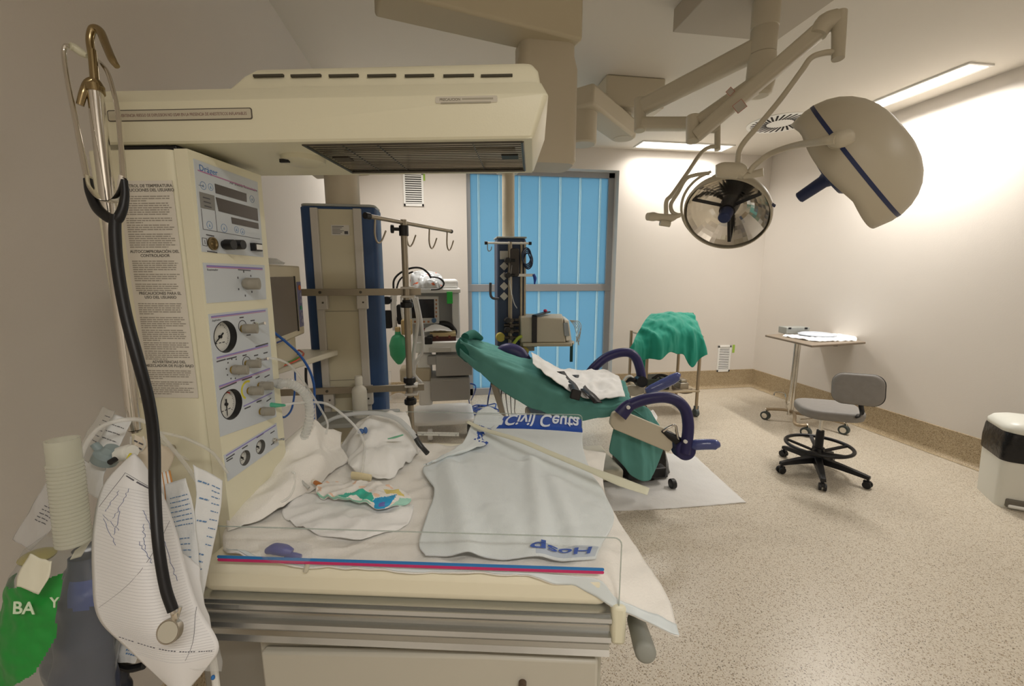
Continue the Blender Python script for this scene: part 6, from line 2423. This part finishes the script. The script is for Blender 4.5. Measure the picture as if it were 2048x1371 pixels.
S0 = wrinkle(surf(rows), .05, 6, 12, (1, .5), 1.2, up=tuple(-_fw + _up * .3))
def cs_(s, t):
    p = S0(s, t)
    e = sst(.6, 1, t)
    return p + Vector((0, -.02, -.17 * e * math.exp(-((s - .82) / .07) ** 2) + .02 * e * math.sin(s * 26)))
cloth('teal_drape', cs_, 70, 50, M_TEAL, 'teal surgical cloth draped over the cart at the far wall', 'drape', th=.004, M=I4)
m = MB()
a = q_(1288, 720, .02)
m.box(a.x - .016, a.x + .016, cd + .02, cd + .03, q_(1288, 752, .02).z, a.z + .03)
m.build('strap', M_TEAL, t)
m = MB()
a, b = UY(1293, 782, cd + .06), UY(1340, 758, cd + .06)
m.box(a.x, b.x, cd + .06, cd + .3, .30, .30 + (b.z - a.z))
eb = m.build('electrosurgery_box', mat('box_dark_green', '2c352c', .5), bev=.006)
tag(eb, 'dark box with a light plug standing on the lower shelf of the covered cart', 'box')
m = MB()
m.tube([UY(x, y, cd + .1) + Vector((0, 0, .0)) for x, y in ((1305, 757), (1318, 750), (1330, 751), (1342, 757), (1336, 764), (1318, 756))], .016, smooth=4, n=8)
tag(m.build('coiled_cable', M_BLACK), 'coiled black cable on top of the dark box on the cart', 'cable')
m = MB()
a = UY(1366, 772, cd + .08)
m.box(a.x - .05, a.x + .05, cd + .05, cd + .2, .30, .37)
m.box(a.x - .03, a.x + .04, cd + .07, cd + .18, .37, .40)
tag(m.build('metal_tray', M_STEEL, bev=.006), 'small metal tray on the right of the lower cart shelf', 'tray')
m = MB()
for k in range(3): m.tube([UY(x, y + 3 * k, cd + .04) for x, y in ((1344, 770), (1352, 776), (1368, 780), (1384, 778))], .008, smooth=4, n=6)
tag(m.build('cable', mat('cable_greybrown', '6d6458', .5)), 'grey-brown cable coiled in front of the metal tray on the cart', 'cable')

# ---------------------------------------------------------------- overbed table, stool, bin on the right
zT = .9
t = thing('overbed_table', 'wheeled table with a flat tray top on a chrome post near the right wall', 'table', UZ(1585, 850, 0))
c0, c1, c2, c3 = UZ(1530, 669, zT), UZ(1624, 690, zT), UZ(1732, 683, zT), UZ(1640, 662, zT)
m = MB()
m.prism([(c.x, c.y) for c in (c0, c1, c2, c3)], zT - .022, zT)
m.build('tray_top', mat('tray_brown', '857868', .45), t, bev=.006)
m = MB()
m.box(*sorted((UZ(1672, 690, zT - .03).x - .02, UZ(1672, 690, zT - .03).x + .02)), UZ(1672, 690, zT - .03).y, UZ(1672, 690, zT - .03).y + .04, zT - .04, zT - .022)
m.build('latch', M_BLACK, t)
fb = UZ(1584, 832, .07)
tp_ = UZ(1597, 684, zT - .022)
m = MB()
px_ = Vector((fb.x + .02, fb.y + .05, 0))
for o in (-.017, .017): m.cyl((px_.x + o, px_.y, .07), (px_.x + o, px_.y, zT - .022), .018, n=18)
m.build('post', M_CHROME, t)
feet = [UZ(1531, 829, .05), UZ(1612, 862, .05), UZ(1688, 858, .05)]
m = MB()
m.tube([(feet[0].x, feet[0].y, .115), (px_.x - .05, px_.y + .02, .12), (px_.x, px_.y - .05, .10), (feet[1].x - .05, feet[1].y + .08, .10), (feet[1].x, feet[1].y, .11)], .016, smooth=6, n=12)
m.tube([(px_.x, px_.y, .10), (lerp(px_.x, feet[2].x, .6), lerp(px_.y, feet[2].y, .5), .11), (feet[2].x, feet[2].y, .115)], .016, smooth=6, n=12)
m.build('base_frame', M_TAN, t)
for f in feet:
    m = MB()
    m.cyl((f.x - .02, f.y - .008, .045), (f.x + .02, f.y + .008, .045), .045, n=24)
    m.mi = 1
    m.cyl((f.x - .024, f.y - .01, .045), (f.x + .024, f.y + .01, .045), .028, n=20)
    m.tube([(f.x, f.y, .12), (f.x + .02, f.y, .09), (f.x + .03, f.y - .02, .05)], .012, smooth=3)
    m.build('castor', [mat('tyre_dark', '3c4442', .5), M_CHROME], t)
m = MB()
m.tube([UZ(1573, 818, .08), K(1572, 798, 4.4), K(1569, 786, 4.4), K(1551, 784, 4.4), K(1548, 790, 4.4)], .007, smooth=3, n=8)
m.tube([UZ(1600, 838, .07), UZ(1625, 836, .05), UZ(1634, 832, .05)], .006, smooth=3, n=8)
m.build('foot_pedal', M_CHROME, t)
cth = lambda x, y, z: UZ(x, y, zT + z)
S = wrinkle(surf([[cth(1570, 668, .004), cth(1620, 668, .006), cth(1680, 666, .006), cth(1708, 670, .006)], [cth(1566, 672, .004), cth(1620, 676, .02), cth(1670, 676, .02), cth(1714, 676, .01)], [cth(1590, 675, .004), cth(1630, 682, .006), cth(1680, 681, .006), cth(1713, 681, .004)]]), .012, 14, 4)
cloth('white_towel', S, 30, 20, M_SHEET, 'rumpled white cloth lying on the overbed table', 'cloth', th=.006, M=I4, floor_z=lambda p: Vector((p.x, p.y, max(p.z, zT + .002))))
c = UZ(1634, 668, zT + .03)
m = MB(Matrix.Translation(c))
m.lathe([(.0, .018), (.10, .018), (.145, .012), (.17, .002), (.165, -.006), (.0, -.012)], n=32)
tag(m.build('kidney_dish', mat('dish_blue', 'c3cbd6', .35)), 'pale blue round dish resting on the rumpled white cloth', 'dish')
a = UZ(1572, 668, zT)
m = MB(frame((a.x, a.y, zT), R(-8)))
m.box(0, .26, 0, .14, .001, .075)
bx_ = m.build('storage_box', mat('box_silver', 'a5a7a2', .35, .3), bev=.006)
tag(bx_, 'low grey box at the left end of the overbed table', 'box')
m = MB(frame((a.x, a.y, zT), R(-8)))
m.box(.02, .05, -.004, .0, .055, .075)
m.box(.20, .23, -.004, .0, .055, .075)
m.build('latch', M_BLACK, bx_)

# stool
SX, SY = 2.885, 2.775
t = thing('stool', 'grey upholstered swivel stool with a low backrest and black foot ring', 'stool', (SX, SY, 0), 0)
M_UPH = mat('grey_vinyl', '8b8782', .6, noise_amt=.12, noise_scale=30, bump=.1, bump_scale=200)
M_BP = mat('stool_black', '17171a', .4)
m = MB()
base = [R(a) for a in (-118, -46, 26, 98, 170)]
tips = [UZ(1645, 972, .03), UZ(1735, 968, .03), None, None, UZ(1562, 938, .03)]
for k in range(5):
    a = base[k]
    tip = Vector((SX + .29 * math.cos(a), SY + .29 * math.sin(a), 0))
    if tips[k] is not None: tip = Vector((tips[k].x, tips[k].y, 0))
    d = (tip - Vector((SX, SY, 0)))
    L = d.length
    A = axes((SX, SY, 0), d, (0, 0, 1))
    b = MB(A)
    b.rings([[(x, w * y, zc_ + h * z) for y, z in ((-1, -1), (1, -1), (.8, 1), (-.8, 1))] for x, w, zc_, h in ((.03, .032, .105, .026), (L * .5, .027, .098, .020), (L * .92, .020, .085, .015), (L + .01, .019, .080, .013))])
    b.build('base_arm', M_BP, t, bev=.004)
    b = MB(A)
    for s in (-1, 1): b.cyl((L, s * .008, .027), (L, s * .024, .027), .027, n=20)
    b.cyl((L, 0, .03), (L, 0, .075), .008)
    b.box(L - .026, L + .018, -.012, .012, .028, .056)
    b.build('castor', M_BP, t, bev=.002)
m = MB(Matrix.Translation((SX, SY, 0)))
m.lathe([(.045, .075), (.045, .135), (.030, .15), (.028, .30), (.026, .34), (.0, .34)], n=24)
m.build('column', M_BP, t)
m = MB()
m.cyl((SX, SY, .33), (SX, SY, .47), .014)
m.build('gas_spring', M_CHROME, t)
m = MB()
rz_ = .215
m.tube([(SX + .222 * math.cos(2 * PI * k / 24), SY + .222 * math.sin(2 * PI * k / 24), rz_) for k in range(24)], .0135, close=True, smooth=2, n=12)
for k in range(5):
    a = base[k] + .6
    m.bar((SX + .02 * math.cos(a), SY + .02 * math.sin(a), .165), (SX + .22 * math.cos(a), SY + .22 * math.sin(a), rz_), .025, .014)
m.cyl((SX, SY, .15), (SX, SY, .20), .042)
m.build('foot_ring', M_BP, t)
zS = .465
sa = R(-28)
SM = frame((SX + .055, SY + .01, 0), sa)
m = MB(SM)
o = rrect(.42, .40, .13, 8)
m.rings([[(x * k, y * k, z) for x, y in o] for z, k in ((zS, .90), (zS + .008, .97), (zS + .03, 1.0), (zS + .055, 1.0), (zS + .068, .97), (zS + .073, .88), (zS + .074, .5))])
m.build('seat', M_UPH, t, ang=50)
bc = K(1716, 778, 2.98)
BMt = axes(bc, _rt * .72 - _fw * .70 - _up * .04, _up + _fw * .10)
m = MB(BMt @ Matrix(((1, 0, 0, 0), (0, 0, -1, 0), (0, 1, 0, 0), (0, 0, 0, 1))))
o = rrect(.29, .215, .07, 8)
def bend(x, y, z): return (x, y, z + .35 * x * x)
m.rings([[bend(x * k, y * k, z) for x, y in o] for z, k in ((-.012, .97), (.008, 1.0), (.02, 1.0), (.034, .96), (.042, .85), (.044, .4))])
bk = m.build('backrest', M_UPH, t, ang=50)
m = MB(BMt @ Matrix(((1, 0, 0, 0), (0, 0, -1, 0), (0, 1, 0, 0), (0, 0, 0, 1))))
m.rings([[bend(x * k, y * k, z) for x, y in o] for z, k in ((-.028, .9), (-.02, 1.0), (-.010, 1.03), (.0, 1.03), (.004, 1.01))])
m.build('back_shell', M_BP, t, ang=50)
m = MB()
m.tube([(SX + .06, SY + .02, zS - .008), (SX + .19, SY - .02, zS - .01), K(1722, 830, 3.03), K(1722, 812, 3.03), K(1722, 795, 3.02)], .02, smooth=4, n=10, flat=(.5, (1, .2, 0)))
m.cyl((SX, SY, .445), (SX, SY, .468), .05)
m.build('back_bracket', M_BP, t)

# pedal bin
b0 = UZ(1988, 1012, 0)
t = thing('pedal_bin', 'white pedal bin with a black liner at the right edge against the wall', 'bin', (b0.x + .2, b0.y, 0))
BMx_ = frame((b0.x, b0.y, 0), R(-38)) @ Matrix.Translation((0, .14, 0)) @ Matrix.Translation((0, -.17 + .17, 0))
m = MB(BMx_)
w_, d_ = .40, .34
m.rings([[(w_ / 2 + (x) * k, d_ / 2 - .14 + y * k, z) for x, y in rrect(w_, d_, .05, 6)] for z, k in ((.0, .94), (.05, .95), (.34, 1.0))])
bd = m.build('body', mat('bin_white', 'dddcd2', .4), t, ang=50)
m = MB(BMx_)
m.rings([[(w_ / 2 + x * k, d_ / 2 - .14 + y * k + .0, z) for x, y in rrect(w_, d_, .05, 6)] for z, k in ((.325, 1.02), (.34, 1.03), (.42, 1.045), (.50, 1.02), (.515, 1.0))])
lb2 = m.build('liner', mat('liner_black', '121214', .25, bump=.5, bump_scale=25), t, ang=60)
m = MB(BMx_)
m.rings([[(w_ / 2 + x * k, d_ / 2 - .14 + y * k, z) for x, y in rrect(w_, d_, .08, 8)] for z, k in ((.515, 1.0), (.52, 1.03), (.548, 1.03), (.575, .93), (.592, .72), (.60, .4))])
m.build('lid', mat('bin_lid', 'e2e2d8', .35), t, ang=60)
m = MB(BMx_)
m.box(.06, .34, -.155, -.10, .012, .035)
m.mi = 1
m.box(.05, .35, -.147, -.11, .012, .07)
m.build('pedal', [M_WHITE, mat('pedal_shadow', '6f6a60', .6)], t, bev=.008)

# ---------------------------------------------------------------- delivery chair under a green drape
M_VIO = mat('violet_tube', '2c2a5c', .38)
M_VIO2 = mat('violet_gloss', '4a5590', .18, coat=.5)
M_CB = mat('chair_beige', 'cfc7b2', .45)
M_GRN = mat('green_drape', '5d9a92', .85, noise_amt=.06, noise_scale=6, bump=.12, bump_scale=400)
DN, DF = 3.05, 3.5
t = thing('delivery_chair', 'reclined delivery chair with violet leg supports and beige side plates under the green drape', 'delivery chair', UZ(1200, 900, 0))
# upholstery under the drape
N = [(926, 700), (985, 722), (1062, 760), (1125, 792), (1165, 806), (1205, 812), (1250, 806)]
F = [(934, 682), (990, 700), (1060, 725), (1112, 752), (1160, 760), (1208, 762), (1245, 772)]
m = MB()
rs = []
for (nx, ny), (fx, fy) in zip(N, F):
    a, b = K(nx, ny + 6, DN), K(fx, fy + 6, DF)
    dn = Vector((0, 0, -.06))
    rs.append([a, b, b + dn, a + dn])
m.rings(rs)
m.build('upholstery', mat('chair_vinyl', '35407c', .5), t, bev=.012)
m = MB()
c = K(1090, 835, 3.2)
m.box(c.x - .12, c.x + .12, c.y - .16, c.y + .2, .12, .52)
m.box(c.x - .35, c.x + .55, c.y - .22, c.y + .26, .05, .13)
m.build('pedestal', M_CB, t, bev=.02)
m = MB()
m.bar(K(988, 765, 3.15), UZ(1008, 835, .1), .05, .03)
m.build('back_strut', mat('strut_tan', '8e8474', .45), t, bev=.004)
m = MB()
m.tube([K(994, 718, 3.42), K(1003, 703, 3.42), K(1018, 700, 3.42), K(1038, 708, 3.42), K(1052, 724, 3.42), K(1056, 738, 3.42)], [.02, .045, .06, .062, .05, .02], smooth=5, n=16, flat=(.8, tuple(_up), 1))
m.build('armrest', mat('armrest_violet', '3a3766', .4), t)
for z in (0,):
    for (x, y) in ((1248, 940), (1345, 962)):
        f = UZ(x, y + 6, .03)
        m = MB()
        m.cyl((f.x - .018, f.y, .036), (f.x + .018, f.y, .036), .036, n=20)
        m.build('castor', M_BLACK, t, bev=.004)
m = MB()
fp = UZ(1300, 955, .05)
m.box(fp.x - .18, fp.x + .12, fp.y - .02, fp.y + .3, .05, .13)
m.build('foot_base', M_BLACK, t, bev=.01)
# near leg support
def plate(pts, dep, th, name, mm, parent):
    b = MB()
    a = [K(x, y, dep) for x, y in pts]
    c_ = [p + _fw * th for p in a]
    b.rings([a, c_])
    return b.build(name, mm, parent, bev=.006)
plate([(1222, 838), (1226, 826), (1236, 820), (1246, 821), (1344, 862), (1346, 895), (1338, 904), (1228, 858), (1221, 848)], 2.86, .05, 'side_plate', M_CB, t)
plate([(1238, 778), (1262, 770), (1290, 772), (1290, 786), (1270, 792), (1242, 790)], 3.55, .05, 'side_plate', M_CB, t)
def leg_support(pts, dep, r, br):
    b = MB()
    b.tube([K(x, y, dep) for x, y in pts], r, smooth=8, n=18)
    o = b.build('leg_support_tube', M_VIO, t)
    return o
o = leg_support([(1243, 826), (1256, 812), (1288, 799), (1325, 794), (1352, 800), (1370, 818), (1376, 845), (1375, 872), (1369, 906)], 2.83, .0375, None)
m = MB()
m.tube([K(1240, 830, 2.80), K(1252, 816, 2.80), K(1262, 808, 2.80)], [.05, .046, .038], smooth=3, n=14, flat=(.5, tuple(_up), 1))
tb = m.build('tube_bracket', M_VIO, t)
for c in (K(1256, 814, 2.76), K(1370, 882, 2.78)):
    m = MB()
    m.cyl(c, c - _fw * .014, .012)
    m.build('bolt', M_WHITE, tb)
m = MB()
c = K(1367, 897, 2.87)
m.cyl(c - _fw * .05, c + _fw * .06, .068, n=28)
m.build('joint', M_VIO, t, bev=.012)
m = MB()
m.tube([K(1378, 889, 2.84), K(1392, 889, 2.82), K(1415, 888, 2.80), K(1432, 889, 2.79), K(1439, 892, 2.79)], [.022, .036, .036, .034, .012], smooth=5, n=18, flat=(.85, tuple(_up), 1))
m.build('knee_pad', M_VIO2, t)
m = MB()
m.tube([K(1326, 862, 2.85), K(1336, 855, 2.84), K(1350, 850, 2.84), K(1353, 862, 2.84), K(1357, 878, 2.84)], .009, smooth=3, n=10)
m.build('release_lever', M_CHROME, t)
m = MB()
m.tube([K(1324, 860, 2.86), K(1340, 870, 2.86), K(1354, 880, 2.86), K(1362, 890, 2.86)], [.012, .026, .03, .02], smooth=3, n=12)
m.build('lever_housing', M_BLACK, t)
# far leg support
leg_support([(1172, 756), (1188, 735), (1210, 716), (1235, 706), (1258, 705), (1272, 716), (1280, 738), (1284, 762)], 3.55, .038, None)
m = MB()
m.tube([K(1291, 781, 3.4), K(1302, 778, 3.4), K(1325, 768, 3.4), K(1345, 758, 3.4), K(1356, 752, 3.4), K(1360, 753, 3.4)], [.02, .036, .042, .042, .034, .012], smooth=5, n=18, flat=(.75, tuple(_up), 1))
m.build('knee_pad', M_VIO2, t)
m = MB()
c = K(1281, 762, 3.5)
m.cyl(c - _fw * .05, c + _fw * .05, .045, n=20)
m.tube([K(1252, 764, 3.5), K(1262, 758, 3.5), K(1278, 764, 3.5)], [.008, .02, .02], smooth=3)
m.build('joint', M_BLACK, t)
m = MB()
m.tube([K(1244, 765, 3.5), K(1252, 754, 3.5), K(1262, 752, 3.5), K(1270, 762, 3.5)], .01, smooth=3, n=8)
m.build('release_lever', M_WHITE, t)

# drape
bot = [(921, 716), (955, 742), (1002, 780), (1060, 814), (1140, 838), (1212, 834), (1262, 822)]
far = [(932, 674), (986, 692), (1060, 716), (1112, 744), (1162, 751), (1212, 754), (1250, 765)]
nn = [(922, 690), (985, 714), (1062, 752), (1125, 784), (1165, 799), (1205, 806), (1262, 800)]
rows = [[K(x, y, DN - .06) for x, y in bot],
        [K((a[0] + b[0]) / 2, (a[1] + b[1]) / 2, DN - .06) for a, b in zip(bot, nn)],
        [K(x, y, DN - .02) for x, y in nn],
        [K((a[0] + b[0]) / 2, (a[1] + b[1]) / 2 - 2, (DN + DF) / 2) for a, b in zip(nn, far)],
        [K(x, y, DF) for x, y in far],
        [K(x, y + 40, DF + .04) for x, y in far]]
DS = wrinkle(surf(rows), .022, 5, 61, (.6, 2.4), .2, up=tuple(-_fw * .5 + _up * .6))
def DSS(s, t):
    p = DS(s, t)
    if s < .14: p = p + (_up * .03 - _fw * .03) * (1 - s / .14) * (.5 + math.sin(t * 22))
    return p
dr = cloth('chair_drape', DSS, 120, 60, M_GRN, 'green surgical drape covering the whole reclined delivery chair', 'drape', th=.004, M=I4)
# gathered head end
b = MB()
b.tube([K(928, 676, DN - .05), K(924, 690, DN - .05), K(928, 704, DN - .04), K(938, 722, DN - .03)], [.028, .045, .05, .02], smooth=5, n=14)
b.tube([K(930, 674, DN), K(946, 668, DN + .2), K(962, 676, DF - .1)], [.03, .035, .02], smooth=5, n=12)
b.build('gathered_end', mat('drape_fold_shade', '256a5e', .85), dr)  # darker copy of the drape green, shade of the folds put into the colour
# hanging front part
rows = [[K(1232, 826, 2.99), K(1262, 806, 3.02), K(1290, 812, 3.04), K(1302, 822, 3.06)],
        [K(1228, 850, 2.98), K(1258, 850, 2.98), K(1290, 850, 3.0), K(1322, 862, 3.05)],
        [K(1222, 880, 2.97), K(1255, 890, 2.95), K(1290, 890, 2.95), K(1327, 892, 3.02)],
        [K(1220, 905, 2.97), K(1252, 925, 2.92), K(1290, 928, 2.92), K(1316, 925, 3.0)],
        [K(1240, 914, 2.97), K(1262, 950, 2.92), K(1296, 962, 2.92), K(1306, 948, 2.98)]]
FS = wrinkle(surf(rows), .02, 7, 71, (1, .5), 0, up=tuple(-_fw))
cloth('drape_front', FS, 40, 50, M_GRN, '', '', th=.004, M=I4, parent=dr)
rows = [[K(1250, 806, 3.0), K(1290, 815, 3.3)], [K(1280, 830, 3.0), K(1305, 826, 3.25)], [K(1318, 856, 3.0), K(1322, 856, 3.1)]]
cloth('drape_front', wrinkle(surf(rows), .01, 8, 3), 12, 20, M_GRN, '', '', th=.004, M=I4, parent=dr)
# white sheet on the seat
sn = [(1066, 736), (1100, 765), (1130, 784), (1165, 801), (1200, 808), (1250, 803)]
sf = [(1062, 716), (1090, 732), (1116, 746), (1165, 750), (1214, 752), (1238, 763)]
rows = [[K(x, y, DN - .03) for x, y in sn], [K((a[0] + b[0]) / 2, (a[1] + b[1]) / 2 - 4, (DN + DF) / 2 - .03) for a, b in zip(sn, sf)], [K(x, y - 2, DF - .02) for x, y in sf]]
SS = wrinkle(surf(rows), .02, 7, 33, (1, 1.8), 1.0)
SSL = lambda s, t: SS(s, t) + Vector((0, 0, .035))
cloth('seat_sheet', SSL, 60, 36, M_SHEET, 'white sheet spread on the seat of the delivery chair', 'sheet', th=.004, M=I4)
b = MB()
b.grid(wrinkle(surf([[K(1292, 820, 3.15), K(1305, 820, 3.2)], [K(1298, 832, 3.1), K(1314, 834, 3.2)], [K(1304, 840, 3.05), K(1312, 842, 3.1)]]), .01, 9), 10, 10)
tag(b.build('sheet_corner', M_SHEET, solid=.004, ang=180), 'white sheet corner hanging at the foot end of the delivery chair', 'sheet')
t = thing('safety_strap', 'pair of black straps with a buckle lying across the white seat sheet', 'strap', K(1155, 785, 3.1))
for pts in ([(1121, 745, 3.34), (1130, 758, 3.24), (1143, 770, 3.12), (1150, 782, 2.98), (1152, 792, 2.94)], [(1150, 752, 3.36), (1158, 766, 3.24), (1168, 780, 3.10), (1182, 792, 2.98), (1196, 808, 2.92)]):
    b = MB()
    P = [K(*p) + Vector((0, 0, .012)) for p in pts]
    def st(s, t, P=P): c = crl(P, s); return c + (_rt * .9 + _fw * .3) * (.034 * (t - .5) * 2)
    b.grid(st, 24, 2)
    b.build('strap', M_BLACK, t, solid=.006, ang=180)
b = MB(axes(K(1151, 788, 2.90), _rt - _up * .25, _up))
b.box(-.035, .035, -.02, .015, -.035, .035)
b.build('buckle', mat('buckle_black', '1c1c1e', .35), t, bev=.008)

# black waste bag under the foot end
rb = random.Random(5)
c = UZ(1300, 960, .0)
b = MB()
def bagf(s, t):
    a = 2 * PI * s
    r = .17 * (math.sin(PI * min(.5 + .5 * t, 1)) ** .5 + .05) if t > .2 else lerp(.15, .17, t / .2)
    r = lerp(.19, .12, t) + .03 * nz(math.cos(a) * 2.2, math.sin(a) * 2.2, t * 3, 1)
    return Vector((c.x + .02 + r * math.cos(a), c.y + .12 + r * .8 * math.sin(a), .02 + .30 * t))
b.grid(bagf, 48, 20)
tag(b.build('waste_bag', mat('bag_black', '17171a', .25, bump=.6, bump_scale=18), ang=180), 'black plastic bag under the foot end of the delivery chair', 'bag')
# absorbent floor pad
pts = [UZ(1200, 930, .004), UZ(1290, 905, .004), UZ(1390, 911, .004)], [UZ(1180, 975, .004), UZ(1310, 958, .004), UZ(1440, 957, .004)], [UZ(1205, 1022, .004), UZ(1340, 1016, .004), UZ(1492, 1004, .004)]
FP = wrinkle(surf(pts), .004, 9, 4)
cloth('floor_pad', lambda s, t: (lambda p: Vector((p.x, p.y, max(.003, p.z))))(FP(s, t)), 50, 40, mat('floor_pad_white', 'dedcd8', .75, bump=.3, bump_scale=60), 'white absorbent pad spread on the floor under the delivery chair', 'floor pad', th=.004, M=I4)
